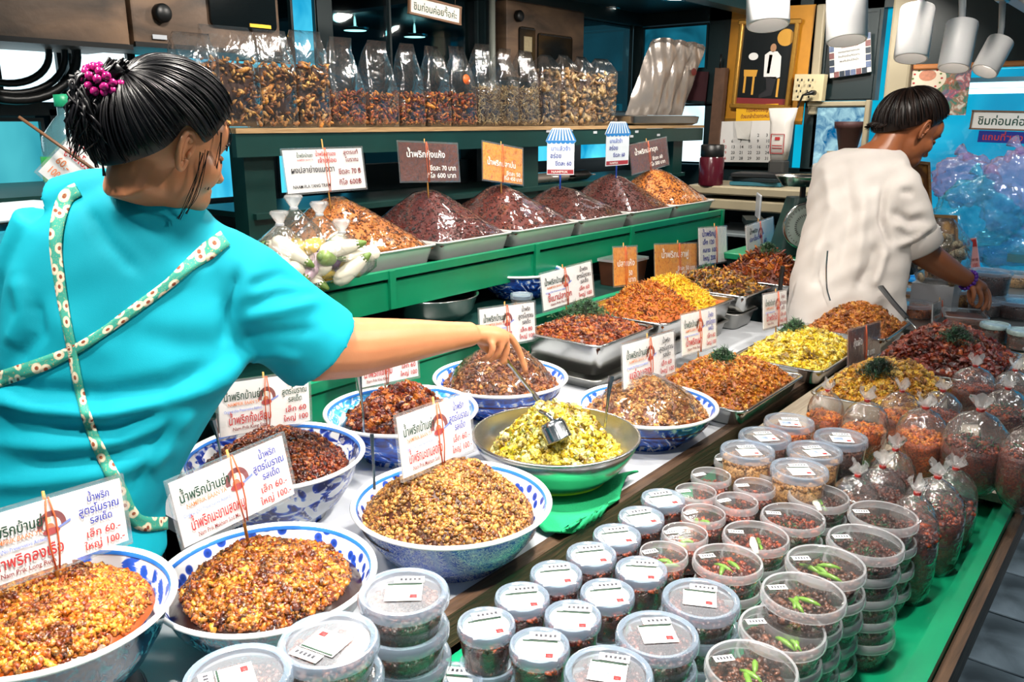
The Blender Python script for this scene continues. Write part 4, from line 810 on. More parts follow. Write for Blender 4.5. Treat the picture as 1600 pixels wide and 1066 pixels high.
def fotomat(name, cols, scale=40):
    if name in MATS: return MATS[name]
    n = N(name); f = n.noise(scale, 4, 1.2); MATS[name] = n.bsdf(n.ramp(f, [(i / (len(cols) - 1) * .5 + .25, c) for i, c in enumerate(cols)]), .3); return MATS[name]
def sign_frame(name, label, TL, TR, BL, Y, group='price signs', tilt=0.0, cat='sign'):
    a, b, c = PY(*TL, Y), PY(*TR, Y), PY(*BL, Y); u = b - a; W_ = u.length; u.normalize(); v = a - c; v -= u * v.dot(u); H_ = v.length; v.normalize(); y = v.cross(u)
    o = thing(name, label, cat, group=group); o.matrix_world = Matrix.Translation(c + u * W_ / 2) @ Matrix((u, y, v)).transposed().to_4x4() @ Matrix.Rotation(tilt, 4, 'X'); return o, W_, H_
def sign(label, TL, TR, BL, Y, rows, card=None, stick=.5, below=.06, emb=True, above=.12, sleeve=True, group='price signs', tilt=-.12, bands=True, stickm=None):
    o, W_, H_ = sign_frame('price_sign', label, TL, TR, BL, Y, group, tilt)
    MB().add(box(0, 0, H_ / 2, W_, .0026, H_)).build('card', card or M_CARD, o, smooth=False)
    if sleeve: MB().add(box(0, -.0005, H_ / 2, W_ + .010, .006, H_ + .012)).build('plastic_sleeve', M_SLEEVE, o, smooth=False)
    xs = (stick - .5) * W_
    MB().add(tube([(xs, .0055, -below), (xs + .002, .0055, H_ * .3), (xs + .001, .0055, H_ * .8), (xs, .005, H_ * (1 + above))], [.0026, .0026, .0026, .002], 7)).build('skewer', stickm or M_STICK, o)
    if bands:
        for d in (-.0055, .0055): MB().add(tube([(xs + d * .4, -.0045, -.004), (xs + d, -.0065, H_ * .3), (xs + d * 1.1, -.0065, H_ * .7), (xs + d * .3, -.0045, H_ + .004)], .0012, 5)).build('rubber_band', M_RBAND, o)
    if rows: lettering(rows, W_, H_, o, -.0045)
    if emb: emblem(W_, H_, o, stick + .01)
    return o
def std(name, en='Nam Prik', p1='60.-', p2='100.-', hand='b', pr='r'):
    return [('น้ำพริกบ้านย่า', .04, .66, .15, 'd', .42), ('NAMPRIK BAAN YA', .08, .55, .07, 'o', .34), ('Original (No Preservative Added)', .04, .43, .055, 'l', .4), (name, .08, .20, .17, 'r', .46), (en, .12, .08, .07, 'm', .36),
            ('น้ำพริก', .74, .80, .11, hand, .16), ('สูตรโบราณ', .67, .62, .12, hand, .29), ('รสเด็ด', .74, .46, .11, hand, .16), ('เล็ก ' + p1, .70, .26, .11, pr, .25), ('ใหญ่ ' + p2, .68, .08, .11, pr, .29)]
sign('white price sign with blue writing behind the nearest bowl, skewer lying on its top', (-52, 822), (186, 752), (-30, 925), 1.10, std('น้ำพริกลงเรือ', 'Nam Prik Long Ruea'), stick=.48, below=.04)
sign('white price sign with blue writing on the dark floral bowl', (256, 765), (436, 688), (288, 856), 1.055, std('น้ำพริกมะขามสดหมู', 'Nam Prik Makham Sod Mu'), stick=.52, below=.04)
sign('white price sign with blue writing on the arabesque bowl heap', (614, 660), (727, 620), (630, 748), .97, std('น้ำพริกมะขามสดกุ้ง', 'Nam Prik Makham Sod'), stick=.53, below=.04)
sign('white price sign with printed black writing behind the blue leaf bowl', (335, 604), (478, 584), (344, 684), 1.43, std('น้ำพริกกุ้งเสียบ', 'Nam Prik Kung Siap', '60', '100', 'g'), stick=.5, below=.04)
sign('white price sign half hidden under the reaching forearm', (553, 540), (648, 525), (560, 607), 1.50, std('น้ำพริกไข่เค็ม', 'Nam Prik Khai Khem', '60', '100'), stick=.45, below=.04)
sign('white price sign behind the reaching hand', (746, 486), (832, 474), (752, 546), 1.50, std('น้ำพริกปลาย่าง', 'Nam Prik Pla Yang', '80', '100', 'k'), stick=.47, below=.06)
sign('white price sign behind the dark red mince tray', (842, 432), (921, 411), (850, 486), 1.53, std('ขี้เมาปลาดุก', 'Nam Prik Pla Duk', '60', '100', 'k'), stick=.45, below=.04)
sign('white price sign leaning over the marbled bowl', (963, 546), (1045, 523), (975, 609), 1.0, std('แจ่วบอง', 'Jaew Bong', '60', '100', 'k'), stick=.5, below=.05)
sign('white price sign between the floss tray and the orange crumbs', (1054, 498), (1109, 485), (1066, 556), 1.12, std('น้ำพริกเผา', 'Nam Prik Pao', '60', '100', 'b'), stick=.5, below=.05)
sign('narrow white price sign above the yellow relish tray', (1188, 464), (1224, 457), (1193, 514), 1.04, std('น้ำพริกไข่', 'Nam Prik', '60', '100', 'm'), stick=.6, below=.05)
sign('small tilted white price sign at the dark red fried pieces', (1444, 484), (1470, 474), (1456, 528), .70, std('น้ำพริกนรก', 'Nam Prik', '60', '100', 'l'), stick=.55, below=.05, emb=False)
sign('blank looking white sign before the hem of the white blouse', (1297, 412), (1316, 404), (1309, 456), 1.0, [('60.-', .2, .3, .12, 'c', .6)], emb=False, stick=.45, below=.05)
sign('tilted white price sign behind the herb topped fried fish', (1152, 361), (1196, 346), (1168, 404), 1.50, [('น้ำพริก', .1, .72, .13, 'k', .5), ('ปลาฉิ้งฉ้าง', .08, .48, .13, 'b', .6), ('60', .6, .28, .16, 'b'), ('100', .56, .08, .16, 'b')], stick=.5, below=.05)
sign('white sign with blue handwriting and three prices beyond the yellow floss', (1084, 358), (1128, 355), (1093, 414), 1.62, [('น้ำพริกปู', .08, .76, .15, 'b', .8), ('เล็ก 120', .1, .54, .13, 'b', .8), ('กลาง 100', .1, .32, .13, 'b', .8), ('ใหญ่ 200', .1, .10, .13, 'b', .8)], emb=False, stick=.6, below=.05)
M_FO = fotomat('photo_orange', ('a8480c', 'e08a1c', 'f0a830', 'c86a10'), 55); M_FB = fotomat('photo_brown', ('2a120c', '4f2216', '6a3020', '3a1810'), 60); M_FB2 = fotomat('photo_maroon', ('2a0c0c', '5a1a14', '74281a'), 70)
sign('orange photo sign with white writing behind the floss tray', (1022, 383), (1088, 381), (1024, 436), 1.64, [('น้ำพริกปลาฟู', .12, .6, .2, 'w', .78), ('ขีดละ 50 บาท', .5, .2, .13, 'w', .46), ('กิโล 450 บาท', .45, .05, .13, 'w', .5)], M_FO, emb=False, stick=.55, below=.04)
sign('tall narrow orange photo sign before the green shelf board', (957, 388), (993, 386), (960, 447), 1.62, [('ปลาแห้ง', .1, .5, .16, 'w', .8), ('50', .6, .24, .14, 'w'), ('บาท', .58, .06, .14, 'w', .36)], M_FO, emb=False, stick=.48, below=.04)
sign('dark brown photo sign standing between yellow relish and golden pieces', (1324, 521), (1374, 506), (1325, 574), .74, [('กุ้งผัด', .12, .52, .2, 'w', .6), ('60 บาท', .5, .12, .18, 'w', .42)], M_FB, emb=False, stick=.5, below=.06)
G7 = 'signs in the shelf trays'
sign('big white handwritten sign on the roasted flakes', (447, 235), (570, 231), (450, 303), 2.15, [('น้ำพริกบ้านย่า', .15, .82, .09, 'd', .2), ('NAMPRIK BAAN YA', .15, .74, .04, 'r', .2), ('น้ำพริกตาแดง', .38, .84, .1, 'r', .26), ('เจ้าอร่อย', .40, .68, .11, 'r', .24), ('สูตรแท้', .74, .86, .1, 'm', .2), ('โบราณ', .76, .68, .1, 'm', .17), ('ผงปลาย่างแมงดา', .06, .46, .14, 'k', .54), ('ขีดละ 70 ฿', .65, .38, .13, 'm', .3), ('NAAM PLA YANG TRAM', .06, .1, .08, 'k', .46), ('กิโล 600฿', .64, .12, .13, 'm', .3)], emb=False, stick=.51, below=.07, above=.25, group=G7)
o = [c for c in COL.objects if c.name.startswith('price_sign')][-1]
sign('dark brown photo sign with white writing on the very dark flakes', (613, 221), (706, 225), (627, 283), 2.15, [('น้ำพริกกุ้งแห้ง', .1, .62, .17, 'w', .66), ('ขีดละ 70 บาท', .48, .28, .13, 'w', .46), ('กิโล 600 บาท', .42, .08, .13, 'w', .52)], M_FB, emb=False, stick=.45, below=.07, group=G7)
sign('orange photo sign with white writing over the crumpled film', (752, 220), (814, 232), (755, 280), 2.15, [('น้ำพริกปลาป่น', .08, .42, .15, 'w', .72), ('ขีดละ 50', .56, .2, .11, 'w', .4), ('กิโล 450 บาท', .5, .06, .11, 'w', .46)], M_FO, emb=False, stick=.47, below=.07, group=G7)
sign('tilted maroon photo sign with white writing over the orange floss', (981, 229), (1039, 216), (988, 272), 2.2, [('น้ำพริกปลาดุก', .1, .62, .17, 'w', .7), ('ขีดละ 60', .55, .3, .13, 'w', .36), ('กิโล 500 บาท', .46, .1, .13, 'w', .48)], M_FB2, emb=False, stick=.48, below=.06, group=G7)
# blue pagoda shaped tags
M_TAGB = solid('tag_blue', '2f86cf', .4, bstr=0); M_TAGW = solid('tag_white', 'e4edf4', .4, bstr=0); M_TAGR = solid('tag_red', 'a8343c', .4, bstr=0)
def rooftag(label, TL, TR, BL, Y, yaw=0):
    o, W_, H_ = sign_frame('roof_tag', label, TL, TR, BL, Y, G7); o.matrix_world = o.matrix_world @ Matrix.Rotation(yaw, 4, 'Z')
    out = [(0, 0), (1, 0), (1, .68), (1.06, .72), (.86, .97), (.8, 1), (.2, 1), (.14, .97), (-.06, .72), (0, .68)]
    def plate(pts, y0, y1): n = len(pts); P = [(-W_ / 2 + x * W_, y0, z * H_) for x, z in pts] + [(-W_ / 2 + x * W_, y1, z * H_) for x, z in pts]; return P, [tuple(range(n)), tuple(range(2 * n - 1, n - 1, -1))] + [(i, i + n, (i + 1) % n + n, (i + 1) % n) for i in range(n)]
    MB().add(plate(out, -.001, .001)).build('card', M_TAGW, o, smooth=False)
    mb = MB()
    for i in range(9): x = .17 + i * .083; x2 = -.02 + i * .13; mb.add(poly([(x2 - .02, .74), (x2 + .045, .74), (x + .025, .97), (x - .005, .97)], -.0016, W_, H_), 0)
    mb.add(poly([(-.05, .70), (1.05, .70), (1.05, .735), (-.05, .735)], -.0018, W_, H_), 0)
    for i in range(6): mb.add(poly(ell(.08 + .168 * i, .70, .08, .035, 8, 180, 360), -.0017, W_, H_), 0)
    mb.add(poly([(0.02, .02), (.98, .02), (.98, .11), (.02, .11)], -.0016, W_, H_), 1)
    mb.build('printed_roof', [M_TAGB, M_TAGR], o, smooth=False)['kind'] = 'stuff'
    lettering([('มาแล้วจ้า', .14, .52, .09, 'l', .7), ('อร่อย', .12, .36, .1, 'b', .4), ('ขีดละ 60', .3, .2, .09, 'b', .6), ('NAMPRIK', .16, .04, .05, 'w', .66)], W_, H_, o, -.0024)
    MB().add(tube([(0, .003, -.06), (0, .003, H_ * .5)], .004, 8)).build('blue_stick', solid('blue_stick', '1f55c8', .4), o)
rooftag('white tag with a blue striped roof facing the camera over maroon flakes', (946, 190), (982, 190), (946, 260), 2.15)
rooftag('narrow blue roofed tag seen edge on over the low brown flakes', (863, 200), (888, 200), (863, 274), 2.1, -.95)
# hanging and wall signs
def board_sign(name, label, a, b, c, plane, v, rows, mat, cat='sign', ink_y=-.004, frame=None, th=.008):
    A, Bp, Cp = [(PY if plane == 'Y' else PX)(*q, v) for q in (a, b, c)]; u = Bp - A; W_ = u.length; u.normalize(); w = A - Cp; w -= u * w.dot(u); H_ = w.length; w.normalize()
    o = thing(name, label, cat); o.matrix_world = Matrix.Translation(Cp + u * W_ / 2) @ Matrix((u, w.cross(u), w)).transposed().to_4x4()
    MB().add(box(0, th / 2 - .003, H_ / 2, W_, th, H_)).build('board', mat, o, smooth=False)
    if frame: 
        for q in ((0, H_, W_ + .012, .008), (0, 0, W_ + .012, .008)): MB().add(box(q[0], -.002, q[1], q[2], .012, q[3])).build('edge_strip', frame, o, smooth=False)
        for sx in (-1, 1): MB().add(box(sx * W_ / 2, -.002, H_ / 2, .008, .012, H_)).build('edge_strip', frame, o, smooth=False)
    if rows: lettering(rows, W_, H_, o, ink_y)
    return o, W_, H_
M_PINKW = solid('cream_sign', 'd8cfc6', .4, nz=.06, bstr=0)
o, w_, h_ = board_sign('hanging_sign', 'narrow cream sign with black Thai words hanging from the ceiling', (639, -8), (718, 12), (639, 20), 'Y', 2.6, [('ชิมก่อนค่อยซื้อค่ะ', .07, .25, .42, 'd', .86)], M_PINKW, frame=solid('brown_edge', '6a4a32', .5))
for sx in (-.4, .4): MB().add(tube([(sx * w_, 0, h_), (sx * w_, 0, h_ + .3)], .0015, 5)).build('hanging_wire', M_STEEL, o)
board_sign('glass_sign', 'cream sign with dark green Thai words on the cyan glass front', (1516, 173), (1662, 176), (1516, 201), 'X', 5.18, [('ชิมก่อนค่อยซื้อค่ะ', .07, .25, .45, 'd', .86)], M_PINKW, frame=solid('brown_edge', '6a4a32', .5))
board_sign('glass_sign', 'dark blue sign with red numerals under the cream sign on the glass', (1527, 204), (1652, 208), (1527, 222), 'X', 5.18, [('แถมที่ซอง 11/7-2', .05, .22, .55, 'r', .9)], solid('navy_board', '1c2a78', .4, bstr=0))
# ---------------------------------------------------------------- snack bags on the top shelf
M_SNACK = film('snack_bag_film', rough=.14, ior=1.5, wrinkle=.8, wscale=13, haze=.02, boost=2.2)
SN = {'puff': ('d8903e', '9a5218', 'f0bc68', '6a2f10', 'e8a450'), 'red': ('6a1c0a', 'a03a10', 'd06a1c', 'e89a3a', '4a140a'), 'pale': ('a8804a', 'cfae74', 'e6cf9a', '7a5a30'), 'mush': ('8a6238', 'c49a62', '4a2c18', 'e0c28a', '6e4422')}
def snack(label, xc, w, hf, ht, kind, seed, group='snack bags on the top shelf', yc=2.60, dz=0):
    t = thing('snack_bag', label, 'bag', (xc, yc, 1.479 + dz), random.uniform(-.06, .06), group); rng = np.random.RandomState(seed); dp = .10 if w > .12 else .085; q1, q2, q3 = (.86, .9, .98) if kind == 'puff' else (.55, .62, .88) if kind != 'mush' else (.5, .66, .9)
    lv = [(w / 2 * .94, dp / 2 * .9, .012, .001), (w / 2, dp / 2, .015, .02), (w / 2, dp / 2, .018, hf * .5), (w / 2 * .99, dp / 2, .018, hf), (w / 2 * q3, dp / 2 * .75, .012, hf + (ht - hf) * .35), (w / 2 * q2, dp / 2 * .3, .006, hf + (ht - hf) * .75), (w / 2 * q1, .003, .002, ht)]
    v, f = rloft(lv, 4); v = [(x + .006 * math.sin(z * 60 + seed) * (z > hf), y + .008 * math.sin(x * 90 + seed + z * 40) * (z > hf * .9), z) for x, y, z in v]
    MB().add((v, f)).build('bag_film', M_SNACK, t)
    big_ = kind in ('puff', 'mush'); m = {'puff': 260, 'mush': 170, 'red': 420, 'pale': 700}[kind]
    fz = rng.uniform(0, 1, m); side = rng.randint(0, 3, m)
    P = np.stack([rng.uniform(-.46, .46, m) * w, np.where(side == 0, -.42 * dp, rng.uniform(-.42, .3, m) * dp), .012 + fz * (hf - .012)], 1)
    S = {'puff': (.013, .0055, .005), 'mush': (.017, .012, .005), 'red': (.010, .004, .003), 'pale': (.012, .0014, .0013)}[kind]
    cv, cf = scatter(P, np.array(S)[None] * rng.lognormal(0, .3, (m, 1)), ICO1, rng, .4)
    bv, bf = box(0, .005, hf * .48, w * .8, dp * .6, hf * .92); tri = np.array([[q[0], q[1], q[2]] for q in bf] + [[q[0], q[2], q[3]] for q in bf])
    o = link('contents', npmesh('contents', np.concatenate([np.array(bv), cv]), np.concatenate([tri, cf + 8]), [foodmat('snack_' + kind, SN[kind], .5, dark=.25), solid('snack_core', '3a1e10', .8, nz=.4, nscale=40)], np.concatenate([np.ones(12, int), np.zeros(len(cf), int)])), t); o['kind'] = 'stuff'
    return t
for i, (x0, x1, hf, ht, k, L) in enumerate([(1.50, 1.645, .20, .30, 'puff', 'tall clear bag of fried puffs half hidden behind the seller\'s head'), (1.60, 1.80, .225, .33, 'puff', 'tall clear bag of golden fried puffs, first right of the seller\'s head'), (1.80, 1.95, .215, .33, 'puff', 'tall clear bag of dark fried puffs, second from the seller\'s head'), (1.955, 2.10, .225, .34, 'puff', 'tall clear bag with yellow fried bits on top, third from the seller\'s head'),
      (2.105, 2.275, .135, .33, 'red', 'short filled bag of dark red shreds next to the three tall ones'), (2.285, 2.455, .130, .33, 'red', 'bag of dark red shreds, second of its kind'), (2.465, 2.605, .135, .33, 'red', 'bag of dark red shreds, third of its kind'), (2.615, 2.765, .14, .33, 'red', 'bag of dark red shreds, fourth of its kind, beside the pinkish one'), (2.77, 2.93, .14, .34, 'red', 'bag of reddish shreds with a round orange sticker'),
      (2.935, 3.095, .175, .36, 'pale', 'bag of pale fine shreds, nearest the reddish bags'), (3.10, 3.235, .18, .35, 'pale', 'bag of pale fine shreds, middle of three'), (3.24, 3.40, .18, .35, 'pale', 'bag of pale fine shreds touching the mushroom crisps'), (3.41, 3.575, .27, .34, 'mush', 'bag of brown mushroom crisps, first of four'), (3.58, 3.745, .275, .35, 'mush', 'bag of brown mushroom crisps, second of four'), (3.75, 3.905, .27, .35, 'mush', 'bag of pale mushroom crisps, third of four'), (3.91, 4.10, .275, .35, 'mush', 'bag of brown mushroom crisps nearest the silver pouches')]):
    t = snack(L, (x0 + x1) / 2, x1 - x0, hf, ht, k, 90 + i)
    if i == 8: MB().add(lathe([(.0001, .0012), (.022, .001), (.022, 0)], 24), 0, Matrix.Translation((.01, -.045, .20)) @ Matrix.Rotation(1.45, 4, 'X')).build('sticker', solid('orange_sticker', 'd8652a', .4, nz=.3, nscale=120), t)
# steel scale plate with three silver pouches
t = thing('steel_plate', 'flat steel scale plate at the far end of the top shelf', 'plate', (4.53, 2.62, 1.479))
MB().add(rloft([(.36, .14, .02, 0), (.40, .16, .03, .012), (.41, .165, .03, .05), (.39, .15, .03, .055)], 5)).build('plate_body', M_STEELD, t, angle=.8)
M_POUCH = solid('silver_pouch', 'a89e96', .22, .55, nz=.12, nscale=14, bstr=.8)
for i, (px, L) in enumerate(((1000, 'silver pouch leaning first on the steel plate, beside mushroom crisps'), (1022, 'silver pouch leaning second, middle of the three'), (1043, 'silver pouch with a round dark sticker, last of the three'))):
    p = PY(px, 184, 2.6); t = thing('silver_pouch', L, 'pouch', (p.x, 2.6, 1.537), -.35, 'silver pouches on the steel plate')
    G = 16; mb = MB(); V = []; Fq = []
    for s in (-1, 1):
        for a in range(G + 1):
            for b in range(G + 1):
                u, w = a / G * 2 - 1, b / G; bul = max(0, (1 - abs(u) ** 2.6)) * max(0, math.sin(math.pi * min(1, w * 1.1))) ** .7
                V.append((u * .115 + w * .17, s * .035 * bul + .004 * math.sin(u * 9 + w * 14 + i), w * .41 + .03 * (1 - u * u) * (w > .9)))
        o_ = 0 if s < 0 else (G + 1) ** 2
        Fq += [(o_ + a * (G + 1) + b, o_ + (a + 1) * (G + 1) + b, o_ + (a + 1) * (G + 1) + b + 1, o_ + a * (G + 1) + b + 1) for a in range(G) for b in range(G)]
    mb.add((V, Fq)); mb.build('pouch_body', M_POUCH, t)
    MB().add(box(.17, 0, .418, .2, .004, .02)).build('clear_top', M_SNACK, t, smooth=False)
    if i == 2: MB().add(lathe([(.0001, .001), (.022, 0)], 20), 0, Matrix.Translation((.16, -.042, .26)) @ Matrix.Rotation(1.57, 4, 'X')).build('sticker', solid('maroon_sticker', '5a1a16', .4), t)
# ---------------------------------------------------------------- brown metal cabinets high on the back wall
n = N('brown_cabinet_metal'); f_ = n.noise(3, 5, .6, sc=(1, 1, 3)); g_ = n.noise(30, 3)
M_CAB = n.bsdf(n.ramp(f_, [(.3, '2b221a'), (.5, '5a4636'), (.7, '7a5f48')]), .5, .2, bump=g_, bstr=.1)
M_DG = solid('black_cabinet_glass', '0a1012', .12)
def cabinet(label, X0, X1, Y, Z0, Z1, windows, knob=None, dep=.3):
    t = thing('wall_cabinet', label, 'cabinet', ((X0 + X1) / 2, Y, Z0), group=None); W_, H_ = X1 - X0, Z1 - Z0
    MB().add(rbox(0, dep / 2, H_ / 2, W_, dep, H_, .008)).build('body', M_CAB, t, angle=.6)
    MB().add(box(0, -.004, .008, W_, .012, .016)).build('bottom_rail', M_BLACK, t, smooth=False)
    for (a, b, c, d, paper_) in windows:
        wn = MB().add(rloft([((b - a) / 2, (d - c) / 2, .02, -.006), ((b - a) / 2, (d - c) / 2, .02, .012)], 5), 0, Matrix.Translation(((a + b) / 2 - W_ / 2, 0, (c + d) / 2)) @ Matrix.Rotation(math.pi / 2, 4, 'X')).build('window_panel', M_DG, t, angle=.6)
        MB().add(box((a + b) / 2 - W_ / 2, -.012, d - .008, (b - a) * .9, .004, .008)).build('panel_edge', M_BLACK, t, smooth=False)
        if paper_: MB().add(box((a + b) / 2 - W_ / 2, -.0135, c + (d - c) * .66, (b - a) * .5, .002, (d - c) * .3)).build('paper_note', solid('aged_paper', 'a89a78', .7, nz=.3, nscale=70), t, smooth=False)
    if knob: MB().add(lathe([(.03, 0), (.03, .02), (.024, .028), (.001, .028)], 20), 0, Matrix.Translation((knob[0] - W_ / 2, -.003, knob[1])) @ Matrix.Rotation(math.pi / 2, 4, 'X')).build('knob', M_BLACK, t)
    return t
cabinet('long brown metal cabinet along the top above the bright window, dark glass band', .35, 1.435, 2.72, 1.722, 2.25, [(.3, .98, .16, .5, False)])
t = cabinet('brown metal cabinet with two dark rounded windows over the snack bags', 1.455, 2.03, 2.74, 1.735, 2.25, [(.10, .24, .17, .5, True), (.28, .55, .085, .5, False)], (.10, .11))
MB().add(box(.19, -.014, .10, .09, .002, .012)).build('yellow_sticker', solid('yellow_sticker', 'e0b020', .5), t, smooth=False); MB().add(box(-.20, -.006, .035, .05, .002, .014)).build('type_plate', M_WHITE, t, smooth=False)
cabinet('brown metal cabinet with a lit slot window behind the pale snack bags', 3.66, 4.40, 2.98, 1.72, 2.13, [(.10, .24, .02, .28, True), (.27, .60, .0, .26, False)], (.09, .33), .1)
# black hose coil on the left
t = thing('hose_coil', 'thick black hose looped in front of the bright window', 'hose', PY(40, 100, 2.9))
for k, r in enumerate((.10, .13, .15)): MB().add(tube([(-.06 + r * 1.35 * math.cos(a), -.02 * k, .04 + r * math.sin(a)) for a in np.linspace(-1.9, .9, 18)], .011 + .004 * (k == 2), 8)).build('hose', M_BLACK, t)
# ---------------------------------------------------------------- beside the turquoise seller
p = PD(112, 235, 1.95); t = thing('plastic_bottle', 'big clear bluish bottle with a green label behind the ponytail', 'bottle', (p.x, p.y, p.z - .22))
MB().add(lathe([(.001, 0), (.06, 0), (.066, .02), (.066, .2), (.06, .25), (.03, .29), (.02, .30), (.02, .33)], 24)).build('bottle_body', film('blue_bottle', (.6, .9, 1), .1, 1.5, .2, 20, .25, 1.2, (.4, .85, .95)), t)
MB().add(lathe([(.0665, .15), (.0675, .152), (.0675, .205), (.0665, .207)], 24)).build('label_band', solid('green_label', '2fa048', .5, nz=.2), t); MB().add(lathe([(.022, .318), (.024, .32), (.024, .345), (.001, .347)], 16)).build('cap', solid('green_cap', '1fa070', .4), t)
t0 = PZ(40, 360, .80)
t = thing('side_fridge', 'dark green box unit by the cyan window at the picture edge', 'fridge', (.75, 2.78, 0))
MB().add(rbox(.28, 0, .65, .42, .5, 1.3, .01)).build('body', M_DGREEN, t, angle=.6); MB().add(rbox(-.08, 0, .65, .29, .46, 1.28, .01)).build('door', solid('pale_cyan_panel', '3fb8cc', .35, nz=.15, nscale=4), t, angle=.6)
MB().add(box(.1, -.26, 1.31, .8, .56, .02)).build('top', M_DGREEN, t, smooth=False)
p = PD(22, 330, 1.9); t = thing('paper_stack', 'white papers and cyan bags lying by the turquoise sleeve', 'papers', (p.x, p.y, p.z - .15))
for k, (dx, dz, rz) in enumerate(((0, .15, .2), (.02, .10, -.1), (-.03, .04, .3))): MB().add(rbox(dx, 0, dz, .2, .15, .03, .004), 0, Matrix.Rotation(rz, 4, 'Z')).build('paper_pack', solid('paper_white', 'dfeaf0', .6, nz=.1) if k != 1 else solid('cyan_pack', '2fb6d0', .4, nz=.2), t, smooth=False)
MB().add(box(0, 0, -.4, .26, .2, .84)).build('pedestal', M_DARK, t, smooth=False)
p = PD(5, 480, 1.75); t = thing('striped_cloth', 'striped maroon and white cloth hanging at the picture edge by the sleeve', 'cloth', p)
n = N('stripes'); wv = n.n('TexWave', Scale=26.0); n.t.links.new(n.coord('Object', (1, 1, .25)), wv.inputs['Vector']); M_STR = n.bsdf(n.ramp(wv.outputs['Fac'], [(.45, '5a2420'), (.5, 'e8d6cc')], 'CONSTANT'), .8)
MB().add(loft([[tuple(RT * x + HD * (.012 * math.sin(x * 90)) + Vector((0, 0, z))) for x in np.linspace(-.07, .045, 12)] for z in np.linspace(.05, -.2, 8)], False, False, False)).build('cloth', M_STR, t)
# tilted sign behind the ponytail
A, Bq, Cq = PD(134, 204, 1.75), PD(196, 258, 1.78), PD(60, 268, 1.75); u = (Bq - A); Wt = u.length; u.normalize(); v = A - Cq; v -= u * v.dot(u); Ht = v.length; v.normalize()
o = thing('price_sign', 'white price sign tilted steeply beneath the ponytail, dark skewer across it', 'sign', group='price signs'); o.matrix_world = Matrix.Translation(Cq + u * Wt / 2) @ Matrix((u, v.cross(u), v)).transposed().to_4x4()
MB().add(box(0, 0, Ht / 2, Wt, .0026, Ht)).build('card', M_CARD, o, smooth=False); MB().add(box(0, -.0005, Ht / 2, Wt + .01, .006, Ht + .012)).build('plastic_sleeve', M_SLEEVE, o, smooth=False)
lettering([('น้ำพริก', .1, .75, .14, 'r', .7), ('สูตรโบราณ', .1, .52, .14, 'r', .8), ('60.-', .1, .3, .13, 'o', .3), ('100.-', .1, .1, .13, 'o', .34), ('รสเด็ด', .55, .2, .16, 'b', .36)], Wt, Ht, o, -.0045)
q1, q2 = PD(30, 183, 1.72) - o.location, PD(172, 283, 1.72) - o.location; im = o.matrix_world.to_3x3().inverted()
MB().add(tube([im @ q1, im @ q2], .0035, 7)).build('skewer', solid('dark_skewer', '5a3a20', .6), o)
# ---------------------------------------------------------------- plate of bagged eggplants
p = PZ(450, 425, 1.075); pl = thing('plate', 'oval steel plate under the bagged eggplants', 'plate', (1.28, 2.0, 1.055))
pc = Vector((1.39, 1.955, 1.055)); pl.location = pc
MB().add(lathe([(.001, .0), (.15, .0), (.19, .016), (.205, .022), (.205, .025), (.185, .02), (.15, .005), (.001, .004)], 40, sx=1.05, sy=.8)).build('plate_body', M_STEEL, pl)
VG = {'w': solid('white_eggplant', 'e9e2cf', .25, nz=.06, nscale=12, bstr=0), 'y': solid('yellow_eggplant', 'd8b84a', .25, nz=.12, bstr=0), 'p': solid('purple_eggplant', '4a1f4a', .2, nz=.3, bstr=0), 'g': solid('green_eggplant', '7f9a4a', .3, nz=.35, nscale=50, bstr=0), 'm': solid('mauve_eggplant', 'b9a0ac', .25, nz=.15, bstr=0)}
M_VBAG = film('veg_bag_film', rough=.08, ior=1.45, wrinkle=.9, wscale=20, haze=.02, boost=1.6)
M_CALYX = solid('calyx_green', '5f7a34', .5)
rng = random.Random(4)
VB = [(PD(452, 325, 2.26), 'in the backmost bag'), (PD(492, 335, 2.28), 'in the bag of long white ones'), (PD(527, 362, 2.30), 'in the bag at the plate end'), (PD(430, 350, 2.22), 'in the bag nearest the shoulder'), (Vector((pc.x + .03, pc.y - .07, 0)), 'loose at the near edge of the plate')]
for b, (bc_, where) in enumerate(VB):
    for q, k in enumerate(['wymgwpw', 'wwywgwy', 'pwmpwgw', 'mwgwymw', 'wgpywwg'][b]):
        a = q * 2.4 + b; r = .036 + .012 * (q % 3); lay = q / 7
        x, y, z = bc_.x - pc.x + r * math.cos(a), bc_.y - .02 - pc.y + r * math.sin(a), .04 + (.085 if b < 4 else .02) * lay
        L = .058 if k in 'wym' else .026; rad = .024 if k in 'wym' else .024; d = Vector((rng.uniform(-1, 1), rng.uniform(-.6, .6), rng.uniform(-.5, .8))).normalized(); c = Vector((x, y, z))
        nm = {'w': 'white', 'y': 'yellow', 'p': 'purple', 'g': 'green striped', 'm': 'mauve'}[k]; hgt = 'lying low' if q < 3 else ('midway up' if q < 5 else 'on top')
        t = thing('eggplant', '%s eggplant %s %s' % (nm, hgt, where), 'eggplant', pc + c, group='eggplants %s' % where)
        P = [d * s_ for s_ in (-L, -L * .9, -L * .5, 0, L * .5, L * .85, L)]
        MB().add(tube(P, [rad * f for f in ((.25, .5, .75, .95, 1, .7, .2) if k in 'wym' else (.3, .7, .95, 1, .95, .7, .25))], 12)).build('fruit', VG[k], t)
        MB().add(tube([d * -L * 1.25, d * -L * .98, d * -L * .8], [.004, .011, .014], 8)).build('calyx', M_CALYX, t)
